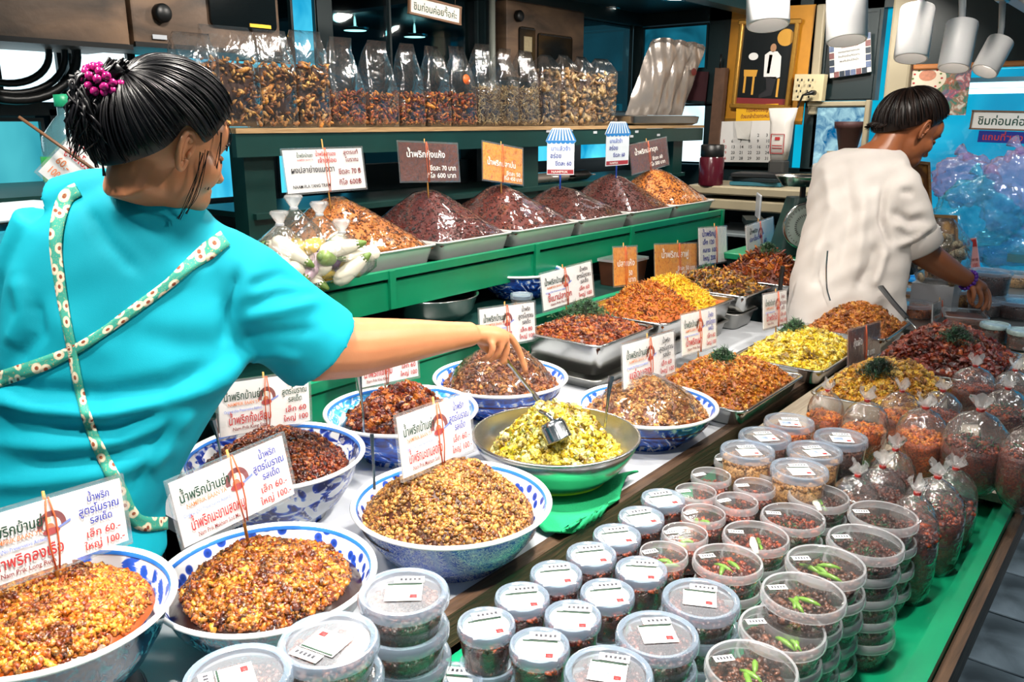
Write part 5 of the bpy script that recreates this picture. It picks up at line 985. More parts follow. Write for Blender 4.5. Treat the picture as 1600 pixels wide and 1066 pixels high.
for i, (px, py, d_, L) in enumerate(((452, 325, 2.26, 'clear tied bag of eggplants at the back, standing knot'), (492, 335, 2.28, 'clear tied bag of long white eggplants, knot leaning'), (527, 362, 2.30, 'clear tied bag of purple eggplants at the plate end'), (430, 350, 2.22, 'clear tied bag of mauve eggplants nearest the shoulder'))):
    kp = PD(px, py, d_); t = thing('vegetable_bag', L, 'bag', (kp.x, kp.y - .02, 1.085), group='bagged eggplants'); h = kp.z - 1.085
    prof = [(.001, 0), (.06, .002), (.085, h * .2), (.086, h * .45), (.06, h * .72), (.028, h * .9), (.009, h)]; v, f = lathe(prof, 24); v = np.array(v); a = np.arctan2(v[:, 1], v[:, 0]); v[:, :2] *= (1 + .07 * np.sin(a * 8 + i))[:, None]
    MB().add(([tuple(q) for q in v], f)).build('bag_film', M_VBAG, t)
    MB().add(lathe([(.008, 0), (.012, .008), (.026, .03), (.022, .036)], 12), 0, Matrix.Translation((0, 0, h))).build('bag_neck', M_TUFT, t); MB().add(lathe([(.010, -.003), (.012, 0), (.010, .004)], 10), 0, Matrix.Translation((0, 0, h))).build('rubber_band', M_WHITE, t)
# ---------------------------------------------------------------- on the lower green step: spare bowls and cups
t = thing('steel_basin', 'empty steel basin behind the forearm on the green step', 'basin', (2.04, 2.0, .841))
MB().add(lathe([(.001, .0), (.12, .0), (.145, .03), (.16, .075), (.165, .078), (.165, .082), (.155, .078), (.14, .03), (.12, .006), (.001, .005)], 48)).build('basin_body', M_STEEL, t)
t = enamel_bowl('dark blue enamel bowl standing empty behind the hand', 0, 0, .17, .10, .945, 'marble', 'dark', loc=Vector((2.50, 1.98, .945)), group=None)
p = PZ(815, 440, .90); 
for i, (px, py, L) in enumerate(((815, 445, 'small milky cup behind the white sign under the green shelf'), (905, 418, 'small milky cup hidden beside the narrow orange sign'))):
    p = PY(px, py, 1.75); cup(L, p.x, p.y, .841, .04, .075, 'milk', 'tan', .5, None, None, .3, 'cups on the green step', seed=i)
t = thing('food_box', 'clear box of brown paste between the two orange photo signs', 'box', (2.98, 1.80, .841)); MB().add(rloft([(.08, .06, .01, 0), (.09, .07, .012, .10)], 3)).build('box_body', solid('brown_box_fill', '4a2a1c', .4, nz=.3), t, angle=.6); MB().add(rloft([(.094, .074, .012, .10), (.094, .074, .012, .11)], 3)).build('lid', M_CUPR, t, angle=.6)
# dark items lying on the shelf behind the trays
for i, (px, py, L) in enumerate(((842, 258, 'flattened silver snack packet on the shelf behind the narrow blue tag'), (905, 245, 'dark rolled packet on the shelf beside the blue roofed tag'), (880, 270, 'crumpled clear packet behind the low brown flakes'))):
    p = PY(px, py, 2.56); t = thing('packet', L, 'packet', (p.x, 2.60, 1.191), group='packets behind the trays')
    MB().add(rbox(0, 0, .03, .26, .1, .05, .02)).build('packet_body', M_POUCH if i != 1 else M_BLACK, t); MB().add(box(.14, 0, .03, .03, .09, .006)).build('sealed_end', M_POUCH, t, smooth=False)
# green cloth under the mixing bowl
rng2 = np.random.RandomState(3); G = 40; a = np.linspace(-1, 1, G); X, Y = np.meshgrid(a, a); cx, cy = 1.325, .92
x = X * .165 + .03 * np.sin(Y * 2.5); y = Y * .125 + .02 * np.sin(X * 3); rad = np.sqrt(x ** 2 + y ** 2); x2_ = x * .95 - y * .3; y2_ = x * .3 + y * .95
z = np.where(np.sqrt((x2_ - .05) ** 2 + (y2_ - .065) ** 2) < .10, .004, .006 + .022 * np.clip((rad - .085) / .06, 0, 1) * np.abs(np.sin(X * 4 + Y * 2.5 + 1)))
x2 = (x * .95 - y * .3); y2 = (x * .3 + y * .95); y2 = np.clip(y2, -.108, 1)
V = np.stack([x2, y2, z], -1).reshape(-1, 3); i = np.arange(G * G).reshape(G, G); q = np.stack([i[:-1, :-1], i[:-1, 1:], i[1:, 1:], i[1:, :-1]], -1).reshape(-1, 4)
o = link('green_cloth', npmesh('green_cloth', V, q, solid('green_towel', '0e9a62', .9, nz=.25, nscale=300, bstr=.4)), loc=(cx, cy, .7325)); m = o.modifiers.new('s', 'SOLIDIFY'); m.thickness = .004; m.offset = 1
tag(o, 'crumpled green cloth under the steel mixing bowl, hanging to the wooden edge', 'cloth')
t = thing('bowl_stand', 'low upturned dish lifting the nearest enamel bowl', 'dish', (.3735, 1.0805, .73)); MB().add(lathe([(.10, 0), (.098, .012), (.08, .035), (.001, .035)], 32)).build('dish_body', M_STEELD, t); MB().add(lathe([(.10, 0), (.104, .002), (.10, .005)], 32)).build('rim', M_STEEL, t)
# ---------------------------------------------------------------- lamp track with five visible spotlights
M_SPOT = solid('white_spot', 'd9d6d6', .4, nz=.03, bstr=0); M_LED = emit('led_face', 'fff4e4', 1.6)
tr = thing('lamp_track', 'grey ceiling track carrying the row of white cylinder spotlights', 'track', (2.1, .50, 1.86))
MB().add(box(0, 0, 0, 3.0, .035, .03)).build('rail', solid('grey_track', '8f8a86', .4, .3), tr, smooth=False)
for s in (-1.2, 0, 1.2): MB().add(box(s, 0, .185, .02, .02, .34)).build('hanger', M_STEELD, tr, smooth=False)
for i, (bot, top, r, d, L) in enumerate((((1200, 40), (1200, -55), .036, 1.42, 'white cylinder spotlight cut by the picture top, in front of the portrait'), ((1323, 64), (1323, -40), .036, 1.52, 'white cylinder spotlight in front of the pinned notice'), ((1423, 92), (1434, 12), .035, 1.80, 'white cylinder spotlight with its lit face showing'), ((1490, 107), (1504, 36), .035, 1.96, 'white cylinder spotlight leaning slightly before the food poster'), ((1538, 112), (1564, 64), .036, 2.36, 'small white cylinder spotlight tilted most, last on the track'))):
    a, b = PD(*top, d), PD(*bot, d); t = thing('spotlight', L, 'lamp', a, group='white cylinder spotlights'); dv = b - a; H_ = dv.length; Rm_ = dv.to_track_quat('Z', 'Y').to_matrix().to_4x4()
    MB().add(lathe([(.001, 0), (r * .97, 0), (r, .004), (r, H_ - .003), (r * .96, H_), (r * .88, H_), (r * .86, H_ - .032)], 32), 0, Rm_).build('housing', M_SPOT, t, angle=.6)
    MB().add(lathe([(.001, H_ - .030), (r * .86, H_ - .030)], 24), 0, Rm_).build('lit_face', M_LED, t)
    up = Vector((.02, .50 - a.y, 1.845 - a.z)); 
    MB().add(tube([dv * .12, dv * .0 + up * .3, up], [.007, .008, .009], 8)).build('arm', M_SPOT, t); MB().add(rbox(up.x, up.y, up.z - .006, .075, .03, .024, .004)).build('adapter', M_STEELD, t, smooth=False)
# ---------------------------------------------------------------- the far cross wall: portrait, calendar, socket, notice, poster
o, W_, H_ = board_sign('framed_portrait', 'gilt framed picture of a seated figure in a white uniform on a yellow board', (1143, 36), (1228, 34), (1147, 165), 'X', 5.15, [], solid('picture_dark', '0e1518', .3, nz=.3), cat='picture')
M_GILT = solid('gilt_frame', 'b98a3c', .3, .6, nz=.2, nscale=60)
for x, z, sx, sz in ((0, 0, W_ + .05, .03), (0, H_, W_ + .05, .03), (-W_ / 2, H_ / 2, .03, H_), (W_ / 2, H_ / 2, .03, H_)): MB().add(rbox(x, -.008, z, sx, .03, sz, .006)).build('frame_bar', M_GILT, o, smooth=False)
mb = MB()
for pts, m in ((ell(.62, .70, .055, .05), 4), ([(.48, .62), (.56, .66), (.7, .66), (.78, .6), (.8, .36), (.72, .34), (.5, .36)], 1), ([(.54, .36), (.74, .36), (.68, .14), (.46, .10), (.44, .14), (.58, .2)], 5), ([(.56, .62), (.62, .62), (.6, .40), (.55, .40)], 2), (ell(.27, .60, .09, .045), 1), ([(.12, .44), (.38, .44), (.36, .36), (.13, .36)], 2), ([(.14, .36), (.18, .36), (.18, .16), (.14, .16)], 2), ([(.3, .36), (.34, .36), (.34, .14), (.3, .14)], 2), ([(0.02, .02), (.98, .02), (.98, .10), (.02, .10)], 3), (ell(.82, .82, .15, .10), 2), ([(.76, .34), (.8, .34), (.8, .12), (.76, .12)], 2)): mb.add(poly(pts, -.004, W_, H_), m - 1)
mb.build('painted_figure', [M_LABEL, INK['y'], INK['m'], solid('painted_skin', 'b98a66', .6), INK['k']], o, smooth=False)
o, W_, H_ = board_sign('yellow_board', 'yellow backing board around the framed portrait', (1124, 14), (1252, 8), (1128, 190), 'X', 5.185, [], solid('yellow_panel', 'c98a22', .45, nz=.15), cat='board'); MB().add(box(0, -.002, .012, W_, .012, .02)).build('edge_strip', M_GILT, o, smooth=False)
o, W_, H_ = board_sign('yellow_caption', 'yellow caption plate with two lines of script under the portrait', (1151, 165), (1216, 162), (1150, 190), 'X', 5.14, [('ทรงพระเจริญ', .25, .56, .26, 'm', .52), ('ด้วยเกล้าด้วยกระหม่อม', .12, .18, .24, 'm', .78)], solid('caption_yellow', 'e8b01c', .5, nz=.05), cat='plaque')
rows = []
k = 1
for r in range(5):
    for c in range(7):
        if k <= 31 and not (r == 0 and c < 3): rows.append((str(k), .05 + c * .135, .62 - r * .14, .075, 'k' if c else 'r')); k += 1
o, W_, H_ = board_sign('wall_calendar', 'white month calendar hanging under the yellow caption, corner folded over', (1124, 190), (1224, 188), (1124, 253), 'X', 5.12, rows, solid('calendar_paper', 'dcdad8', .7, nz=.04, bstr=0), cat='calendar')
MB().add(([(-W_ * .28, -.008, H_ * 1.0), (-W_ * .0, -.008, H_), (-W_ * .02, -.02, H_ * .55), (-W_ * .2, -.022, H_ * .58)], [(0, 1, 2, 3)])).build('folded_leaf', solid('calendar_paper_back', 'c9c6c0', .7), o, smooth=False)
o, W_, H_ = board_sign('socket_box', 'cream electric socket box with a black plug beside the portrait', (1240, 116), (1286, 116), (1238, 157), 'X', 5.10, [], solid('cream_plastic', 'd2c49c', .4), cat='socket', th=.06)
for i, (x, z) in enumerate(((-.25, .72), (.12, .72), (-.25, .3), (.12, .3))):
    s = MB()
    for dx, dz in ((-.03, .02), (.03, .02), (0, -.06)): s.add(box(x * W_ + dx * .4, -.0345, z * H_ + dz * .4, .008, .003, .014))
    s.build('outlet', M_BLACK, o, smooth=False)['kind'] = 'stuff'
MB().add(tube([(.05, -.034, H_ * .3), (.05, -.07, H_ * .3), (.0, -.075, H_ * .2), (-.05, -.05, -.1), (-.06, -.03, -.3)], [.016, .014, .006, .005, .005], 8)).build('plug_and_cord', M_BLACK, o)
o, W_, H_ = board_sign('pinned_notice', 'white notice sheet bordered with small photos on dark glass', (1297, 62), (1362, 50), (1297, 122), 'X', 5.16, [('ประกาศขอบคุณ', .3, .72, .07, 'm', .4), ('คณะกรรมการตลาดขอขอบคุณ', .22, .60, .05, 'k', .52), ('ร้านค้าทุกร้านที่ร่วมงาน', .22, .48, .05, 'k', .52), ('พบกันใหม่ปีหน้า', .25, .36, .05, 'k', .46)], solid('notice_white', 'd6d6d2', .6, nz=.04, bstr=0), cat='notice')
rngn = random.Random(2)
for i in range(16):
    x = (-.44 if i < 5 else .44) if i < 10 else -.33 + (i - 10) * .135; z = (.92 - (i % 5) * .18) if i < 10 else .06
    MB().add(box(x * W_, -.005, z * H_, W_ * .12, .002, H_ * .15)).build('photo', solid('photo_tint_%d' % (i % 4), ['2a3a5a', '5a6a8a', '7a4a4a', '1a2a3a'][i % 4], .4, nz=.6, nscale=90, bstr=0), o, smooth=False)
n = N('food_poster'); vv = n.vor(9, 'F1', out='Color'); nn_ = n.noise(30, 3, 1); MATS['food_poster'] = n.bsdf(n.mix(.12, n.ramp(nn_, [(.3, '14302a'), (.45, '5a7a70'), (.55, 'b05a4a'), (.7, 'e6d8cc')]), vv), .3)
o, W_, H_ = board_sign('food_poster', 'food photo poster with a round floral plate on the glass above the white seller', (1398, 102), (1512, 98), (1396, 180), 'X', 5.17, [], MATS['food_poster'], cat='poster')
mb = MB(); mb.add(poly(ell(.42, .72, .26, .26, 32), -.0045, W_, H_), 0); mb.add(poly(ell(.42, .78, .12, .11, 18), -.0050, W_, H_), 1)
for k in range(14): a = k * .449; mb.add(poly(ell(.42 + .2 * math.cos(a), .72 + .2 * math.sin(a), .018, .02, 8), -.005, W_, H_), 2 + k % 2)
mb.build('printed_plate', [solid('poster_cream', 'e6d9c2', .4), solid('poster_prawn', 'c8866a', .4, nz=.4, nscale=60), INK['r'], M_CALYX], o, smooth=False)
# shelf things under the calendar
t = thing('work_shelf', 'cream two-layer side bench under the calendar', 'bench', (4.85, 1.85, 0))
for z, th in ((1.11, .05), (1.03, .06)): MB().add(rbox(0, 0, z, .5, 1.0, th, .008)).build('slab', M_CREAM, t, smooth=False)
MB().add(rbox(0, 0, .86, .56, 1.1, .02, .004)).build('lower_slab', solid('grey_slab', '7a8488', .4), t, smooth=False)
for y in (-.45, .45): MB().add(box(.1, y, .45, .05, .05, .9)).add(box(.2, y, .95, .04, .04, .2)).build('leg', M_DARK, t, smooth=False)
p = PX(1130, 290, 4.75); t = thing('thermos_jar', 'dark maroon jar with a black lid at the calendar corner', 'jar', (4.66, p.y + .04, 1.13)); MB().add(lathe([(.001, 0), (.07, 0), (.072, .01), (.072, .16), (.055, .18)], 24)).build('jar_body', solid('maroon_jar', '4a1420', .2), t); MB().add(lathe([(.066, .17), (.068, .175), (.068, .235), (.06, .24), (.001, .24)], 24)).build('lid', M_BLACK, t)
t = thing('folder_stack', 'stack of dark and teal folders lying under the calendar', 'folders', (4.80, 1.98, 1.137))
for k, (c_, rz) in enumerate((('2a6a7a', .1), ('12242a', -.1), ('0c1216', .15))): MB().add(rbox(0, 0, .012 + k * .024, .22, .3, .022, .003), 0, Matrix.Rotation(rz, 4, 'Z')).build('folder', solid('folder_%d' % k, c_, .5), t, smooth=False)
p = PX(1213, 240, 4.95); t = thing('hanging_bag', 'white plastic bag with a red printed box hanging beside the calendar', 'bag', (4.98, 2.0, 1.26)); p2 = PX(1215, 215, 4.98)
t.location = (4.98, p2.y - .02, p2.z - .13)
MB().add(rloft([(.04, .045, .02, 0), (.05, .058, .03, .1), (.045, .065, .03, .22), (.02, .085, .01, .30)], 4)).build('bag_body', solid('white_poly', 'd6d2cc', .4, nz=.12, nscale=14, bstr=.5), t)
M90 = Matrix.Rotation(-math.pi / 2, 4, 'Z'); mb = MB(); [mb.add(box(x, 0, z, sx, .002, sz), 0, Matrix.Translation((-.052, 0, 0)) @ M90) for x, z, sx, sz in ((0, .04, .08, .004), (0, .15, .08, .004), (-.04, .095, .004, .11), (.04, .095, .004, .11), (0, .125, .03, .018), (0, .085, .06, .004), (0, .07, .06, .004))]; mb.build('red_print', INK['r'], t, smooth=False)['kind'] = 'stuff'
MB().add(rbox(0, 0, -.05, .10, .10, .1, .01)).build('dark_base', solid('grey_stuff', '3a3a38', .6), t, smooth=False)
# kitchen scale
p = PD(1250, 350, 3.75); t = thing('kitchen_scale', 'dial kitchen scale with a steel bowl half behind the white blouse', 'scale', (p.x, p.y, p.z - .13), HEAD - math.pi / 2)
MB().add(rloft([(.11, .09, .02, 0), (.10, .08, .02, .06), (.07, .07, .03, .2), (.06, .06, .03, .25)], 5)).build('body', M_DGREEN, t, angle=.6)
MB().add(lathe([(.001, .0), (.095, 0), (.105, .006), (.105, .02), (.098, .022)], 36), 0, Matrix.Translation((0, -.075, .13)) @ Matrix.Rotation(math.pi / 2, 4, 'X')).build('dial_rim', M_STEEL, t)
dl = MB().add(lathe([(.001, .014), (.096, .014)], 36), 0, Matrix.Translation((0, -.075, .13)) @ Matrix.Rotation(math.pi / 2, 4, 'X')).build('dial', solid('dial_cream', 'c4d6cf', .4, bstr=0), t)
mb = MB()
for k in range(36): a = k * math.pi / 18; mb.add(box(0, -.0905, .082, .002, .001, .012 if k % 3 == 0 else .006), 0, Matrix.Translation((0, 0, .13)) @ Matrix.Rotation(a, 4, 'Y'))
for k in range(36): a = k * math.pi / 18; mb.add(box(0, -.0905, .05, .0025, .001, .009), 0, Matrix.Translation((0, 0, .13)) @ Matrix.Rotation(a, 4, 'Y'))
o = mb.build('dial_marks', M_INKK, dl, smooth=False); o['kind'] = 'stuff'; MB().add(box(0, -.092, .165, .004, .001, .07)).build('needle', INK['r'], t, smooth=False)
MB().add(box(0, 0, .28, .02, .02, .08)).build('stem', M_BLACK, t, smooth=False); MB().add(lathe([(.001, .30), (.09, .30), (.12, .34), (.125, .345), (.115, .342), (.085, .305), (.001, .304)], 32)).build('weighing_bowl', M_STEEL, t)
sb = thing('scale_table', 'dark table with a green edge under the dial scale', 'table', (p.x, p.y, 0)); MB().add(rbox(.04, .06, p.z - .15, .42, .46, .03, .004)).build('tabletop', M_GREEN, sb, smooth=False)
for x in (-.13, .21):
    for y in (-.13, .25): MB().add(box(x, y, (p.z - .165) / 2, .04, .04, p.z - .165)).build('leg', M_DARK, sb, smooth=False)
p = PX(1170, 350, 3.9); t = thing('white_board_card', 'white plastic card leaning beyond the end of the green shelf', 'card', (4.36, 1.80, 1.0), .5); MB().add(rbox(0, 0, .06, .2, .01, .13, .004)).build('card', M_WHITE, t, smooth=False); MB().add(box(0, .02, -.02, .24, .1, .03)).add(box(0, .02, -.51, .05, .05, .97)).build('stand', M_DARK, t, smooth=False)
# maroon awning and hanging brown roll seen through the cross wall
o, W_, H_ = board_sign('maroon_panel', 'dark maroon panel across the bright window by the silver pouches', (1048, 110), (1102, 112), (1048, 160), 'X', 5.14, [], solid('maroon_panel', '3a141c', .6), cat='panel'); MB().add(box(0, -.006, .01, W_, .01, .02)).build('bottom_strip', M_DARK, o, smooth=False)
o, W_, H_ = board_sign('brown_roll', 'narrow brown roll hanging beside the portrait board', (1106, 106), (1122, 106), (1106, 236), 'X', 5.10, [], solid('brown_roll', '5a4030', .6, nz=.5, nscale=20), cat='roll', th=.05); MB().add(tube([(0, -.01, H_), (0, -.01, H_ + .08)], .006, 6)).build('cord', M_BLACK, o)
# pot outside the small window
t = thing('clay_pot', 'dark clay pot standing behind the mottled cyan window', 'pot', (5.19, 1.62, 1.33)); MB().add(lathe([(.001, 0), (.05, 0), (.075, .13), (.085, .13), (.088, .17), (.08, .17), (.001, .14)], 28)).build('pot_body', solid('clay', '4a2c2c', .6, nz=.2), t); MB().add(box(.0, 0, -.02, .12, .2, .04)).build('stand', M_CREAM, t, smooth=False)
# food photo boards and plastic sacks at the right
def leaning(label, TL, TR, BL, d, mat):
    A, Bq, Cq = PD(*TL, d), PD(*TR, d + .05), PD(*BL, d - .02); u = (Bq - A); W_ = u.length; u.normalize(); v = A - Cq; v -= u * v.dot(u); H_ = v.length; v.normalize()
    o = thing('photo_board', label, 'sign', group='mushroom photo boards'); o.matrix_world = Matrix.Translation(Cq + u * W_ / 2) @ Matrix((u, v.cross(u), v)).transposed().to_4x4()
    MB().add(box(0, .004, H_ / 2, W_, .012, H_)).build('board', mat, o, smooth=False)
    for q in ((0, H_, W_ + .014, .014), (0, 0, W_ + .014, .014)): MB().add(box(q[0], -.002, q[1], q[2], .016, q[3])).build('frame_bar', M_WOOD2, o, smooth=False)
    for s in (-1, 1): MB().add(box(s * W_ / 2, -.002, H_ / 2, .014, .016, H_)).build('frame_bar', M_WOOD2, o, smooth=False)
M_WOOD2 = woodmat('golden_wood', '6a4420', 'b9823e'); n = N('mushroom_photo'); v1 = n.vor(16, 'F1'); MATS['mushroom_photo'] = n.bsdf(n.ramp(v1, [(.1, 'f0d8a0'), (.35, 'c98a3a'), (.6, '5a3418')]), .35)
leaning('brown framed mushroom photo board behind the neck of the white seller', (1415, 253), (1455, 257), (1412, 330), 3.75, MATS['mushroom_photo'])
leaning('brown framed mushroom photo board rising above the bent elbow', (1455, 338), (1501, 340), (1449, 440), 3.75, MATS['mushroom_photo'])
p = PD(1472, 385, 3.45); t = thing('mushroom_bag', 'clear bag of pale mushrooms between the white sleeve and the photo board', 'bag', (p.x, p.y, .85))
h = PD(1460, 340, 3.45).z - .85; MB().add(lathe([(.001, 0), (.08, 0), (.115, h * .3), (.11, h * .65), (.05, h * .92), (.03, h)], 24)).build('bag_film', M_BAG, t)
rngm = np.random.RandomState(5); m = 60; P = np.stack([rngm.uniform(-.08, .08, m), rngm.uniform(-.08, .08, m), rngm.uniform(.02, h * .75, m)], 1); cv, cf = scatter(P, np.array([[.022, .020, .014]]) * rngm.lognormal(0, .2, (m, 1)), ICO2, rngm, .15); link('mushrooms', npmesh('mushrooms', cv, cf, foodmat('mushroom', ('d8c49a', 'b99a6a', 'f0e2c0', '7a5a3a'), .5)), t)['kind'] = 'stuff'
MB().add(box(0, 0, -.06, .16, .16, .12)).build('base_tub', M_WHITE, t, smooth=False)
p = PD(1525, 408, 3.5); o, W_, H_ = board_sign('pink_tag', 'narrow pink and white tag standing up among the far tubs', (1508, 374), (1522, 372), (1518, 424), 'X', 4.2, [('ราคา 60', .1, .3, .1, 'm', .8), ('100', .2, .12, .12, 'r', .6)], solid('pink_card', 'd8a0a4', .5), cat='sign'); MB().add(box(0, -.0045, H_ * .85, W_ * .96, .002, H_ * .22)).build('red_head', INK['r'], o, smooth=False); MB().add(box(0, .0, -.08, .012, .01, .17)).build('skewer', M_STICK, o, smooth=False)
M_SACK = film('cyan_sack', (.6, .95, 1), .12, 1.45, .9, 9, .24, 1.3, (.15, .72, .88)); M_SACKP = film('pink_sack', (.95, .8, .95), .12, 1.45, .9, 9, .24, 1.3, (.75, .55, .68))
for i, (px, py, rx, rz_, m_, L) in enumerate(((1530, 330, .20, .17, M_SACK, 'cyan lit clear plastic sack beside the mushroom photo board'), (1585, 300, .17, .2, M_SACKP, 'pinkish plastic sack highest against the glass at the picture edge'), (1590, 390, .2, .16, M_SACK, 'cyan plastic sack low at the picture edge behind the tubs'), (1500, 285, .16, .13, M_SACKP, 'mauve crumpled plastic sack against the glass behind the seller in white'), (1555, 395, .17, .09, M_SACKP, 'low pink and brown sack behind the tallest tub'))):
    c = PX(px, py, 4.7); t = thing('plastic_sack', L, 'sack', (4.7 + .04 * i, c.y, c.z), group='plastic sacks before the glass'); v, f = ICO2; bm = bmesh.new(); bmesh.ops.create_icosphere(bm, subdivisions=5, radius=1)
    for q in bm.verts: k = 1 + .2 * noise.noise(q.co * 2.2 + Vector((i * 3, 0, 0))) - .22 * abs(noise.noise(q.co * 3.4 + Vector((i, 5, 0)))) + .08 * noise.noise(q.co * 6 + Vector((i, 2, 0))); q.co = Vector((q.co.x * .10 * k, q.co.y * rx * k, q.co.z * rz_ * k))
    me = bpy.data.meshes.new('sack_film'); bm.to_mesh(me); bm.free(); me.materials.append(m_); me.polygons.foreach_set('use_smooth', [True] * len(me.polygons)); link('sack_film', me, t)
    MB().add(tube([(0, 0, rz_ * .9), (.01, .02, rz_ * 1.08), (.02, .05, rz_ * 1.2)], [.03, .012, .035], 10)).build('sack_neck', m_, t)
t = thing('sack_bench', 'low bench under the plastic sacks before the glass', 'bench', (4.78, -.1, 0)); MB().add(box(.08, -.2, .85, .3, 1.9, .04)).build('bench_top', M_STEELD, t, smooth=False)
for y in (-1.05, .15): MB().add(box(.08, y, .42, .25, .05, .83)).build('leg', M_DARK, t, smooth=False)
# ---------------------------------------------------------------- people
def remeshed(name, mb, vox, smooth, parent, mats, disp=None, factor=.5):
    me = bpy.data.meshes.new(name); me.from_pydata(mb.v, [], mb.f); o = bpy.data.objects.new(name, me); COL.objects.link(o)
    bm = bmesh.new(); bm.from_mesh(me); bmesh.ops.recalc_face_normals(bm, faces=bm.faces); bm.to_mesh(me); bm.free()
    m = o.modifiers.new('r', 'REMESH'); m.mode = 'VOXEL'; m.voxel_size = vox
    if smooth: s = o.modifiers.new('s', 'SMOOTH'); s.iterations = smooth; s.factor = factor
    dg = bpy.context.evaluated_depsgraph_get(); new = bpy.data.meshes.new_from_object(o.evaluated_get(dg)); bpy.data.objects.remove(o); bpy.data.meshes.remove(me)
    new.name = name
    if disp:
        n = len(new.vertices); V = np.zeros(n * 3); Nn = np.zeros(n * 3); new.vertices.foreach_get('co', V); new.vertices.foreach_get('normal', Nn)
        V = V.reshape(-1, 3); Nn = Nn.reshape(-1, 3); V = V + Nn * disp(V, Nn)[:, None]; new.vertices.foreach_set('co', V.ravel())
    new.materials.clear(); new.materials.append(mats); new.polygons.foreach_set('use_smooth', [True] * len(new.polygons)); new.update()
    return link(name, new, parent)
def project(V):
    x, y, z = V[:, 0], V[:, 1], V[:, 2] - HC; fw = x * HD.x + y * HD.y; u = x * RT.x + y * RT.y
    d = fw * math.cos(PITCH) - z * math.sin(PITCH); v = fw * math.sin(PITCH) + z * math.cos(PITCH); return CXP + F * u / d, CYP - F * v / d, d
def foldfn(folds, scale=1.0, fine=.0015):
    """cloth creases: (polyline, amplitude, width) sculpted into the cloth's outer side along its real surface"""
    def f(V, Nn):
        px, py, d = project(V); out = np.zeros(len(V)); face = np.clip(-(Nn @ np.array(HD[:])) * 2 + .4, 0, 1)
        for pl, amp, w in folds:
            best = np.full(len(V), 1e9); tt = np.zeros(len(V)); n = len(pl) - 1
            for i in range(n):
                a, b = np.array(pl[i], float), np.array(pl[i + 1], float); ab = b - a; q = np.stack([px, py], 1) - a
                t = np.clip((q @ ab) / (ab @ ab), 0, 1); D = np.hypot(q[:, 0] - t * ab[0], q[:, 1] - t * ab[1]); k = D < best; best = np.where(k, D, best); tt = np.where(k, (i + t) / n, tt)
            out += amp * np.exp(-(best / w) ** 2) * np.clip(np.minimum(tt, 1 - tt) * 5 + .25, 0, 1)
        out *= face; out += fine * fnoise(V[:, 0] + V[:, 2] * .5, V[:, 1] + V[:, 2], 38, 5); return out * scale
    return f
def ringpx(px, py, d, hw, dd, n=28, k=2.3, tilt=0.0):
    c = PD(px, py, d); w = hw * d / F; out = []
    for j in range(n):
        a = 2 * math.pi * j / n; x = math.copysign(abs(math.cos(a)) ** (2 / k), math.cos(a)) * w; y = math.copysign(abs(math.sin(a)) ** (2 / k), math.sin(a)) * dd
        out.append(tuple(c + RT * x + HD * y + Vector((0, 0, tilt * x))))
    return out
def frame(f, roll=0.0):
    f = f.normalized(); r = f.cross(Vector((0, 0, 1))).normalized(); u = r.cross(f)
    M = Matrix((r, f, u)).transposed(); return M @ Matrix.Rotation(roll, 3, 'Y')
SPH = lathe([(max(1e-4, math.cos(a)), math.sin(a)) for a in np.linspace(-math.pi / 2, math.pi / 2, 13)], 20)
def ellip(c, r, M=None):
    T4 = Matrix.Translation(Vector(c)) @ Matrix.Diagonal((r[0], r[1], r[2], 1)); return ([tuple((M @ (T4 @ Vector(p))) if M is not None else (T4 @ Vector(p))) for p in SPH[0]], SPH[1])
def headparts(mb, c, M3, s=1.0):
    M = Matrix.Translation(c) @ M3.to_4x4() @ Matrix.Scale(s, 4)
    for q, r in (((0, -.012, .02), (.074, .095, .092)), ((0, .022, -.042), (.060, .066, .072)), ((0, .05, -.075), (.042, .045, .036)), ((0, .070, -.088), (.022, .022, .018)), ((0, .091, -.018), (.0105, .014, .026)), ((0, .099, -.033), (.015, .014, .010)),
                 ((0, .083, -.058), (.023, .011, .006)), ((0, .081, -.068), (.020, .011, .007)), ((0, .074, .022), (.05, .016, .013)), ((.036, .056, -.03), (.024, .026, .026)), ((-.036, .056, -.03), (.024, .026, .026)), ((0, .055, .03), (.062, .035, .05))):
        mb.add(ellip(q, r), 0, M)
    return M
def shift(o, base):
    o.data.transform(Matrix.Translation(-base)); o.data.update(); return o
def ears(M, base, parent, m):
    for sx in (1, -1):
        mb = MB()
        E = M @ Matrix.Translation((sx * .073, -.004, -.012)) @ Matrix.Rotation(sx * .45, 4, 'Z') @ Matrix.Rotation(-.15, 4, 'X')
        hel = [(0, .012, -.004), (0, .014, .012), (0, .010, .024), (0, 0, .031), (0, -.011, .027), (0, -.016, .014), (0, -.015, -.002), (0, -.010, -.016), (0, -.003, -.027), (0, .005, -.030), (0, .009, -.022), (0, .009, -.012)]
        mb.add(tube(smooth_path(hel, 3), [.0042] * 22 + [.0052] * 15 if False else .0045, 8), 0, E)
        mb.add(tube(smooth_path([(0, .006, .018), (0, -.004, .020), (0, -.009, .008), (0, -.007, -.008), (0, 0, -.016)], 3), .0038, 8), 0, E)
        mb.add(ellip((-sx * .004, -.002, 0), (.003, .013, .027)), 0, E); mb.add(ellip((-sx * .002, .004, -.024), (.0045, .008, .009)), 0, E); mb.add(ellip((sx * .001, .010, -.003), (.004, .004, .006)), 0, E)
        shift(mb.build('ear', m, parent), base)
def skinmat(name, c1, c2):
    if name in MATS: return MATS[name]
    n = N(name); f = n.noise(14, 4, .4); g = n.noise(300, 2)
    MATS[name] = n.bsdf(n.mix(f, c1, c2), .42, 0, .45, bump=g, bstr=.12, bdist=.001); return MATS[name]
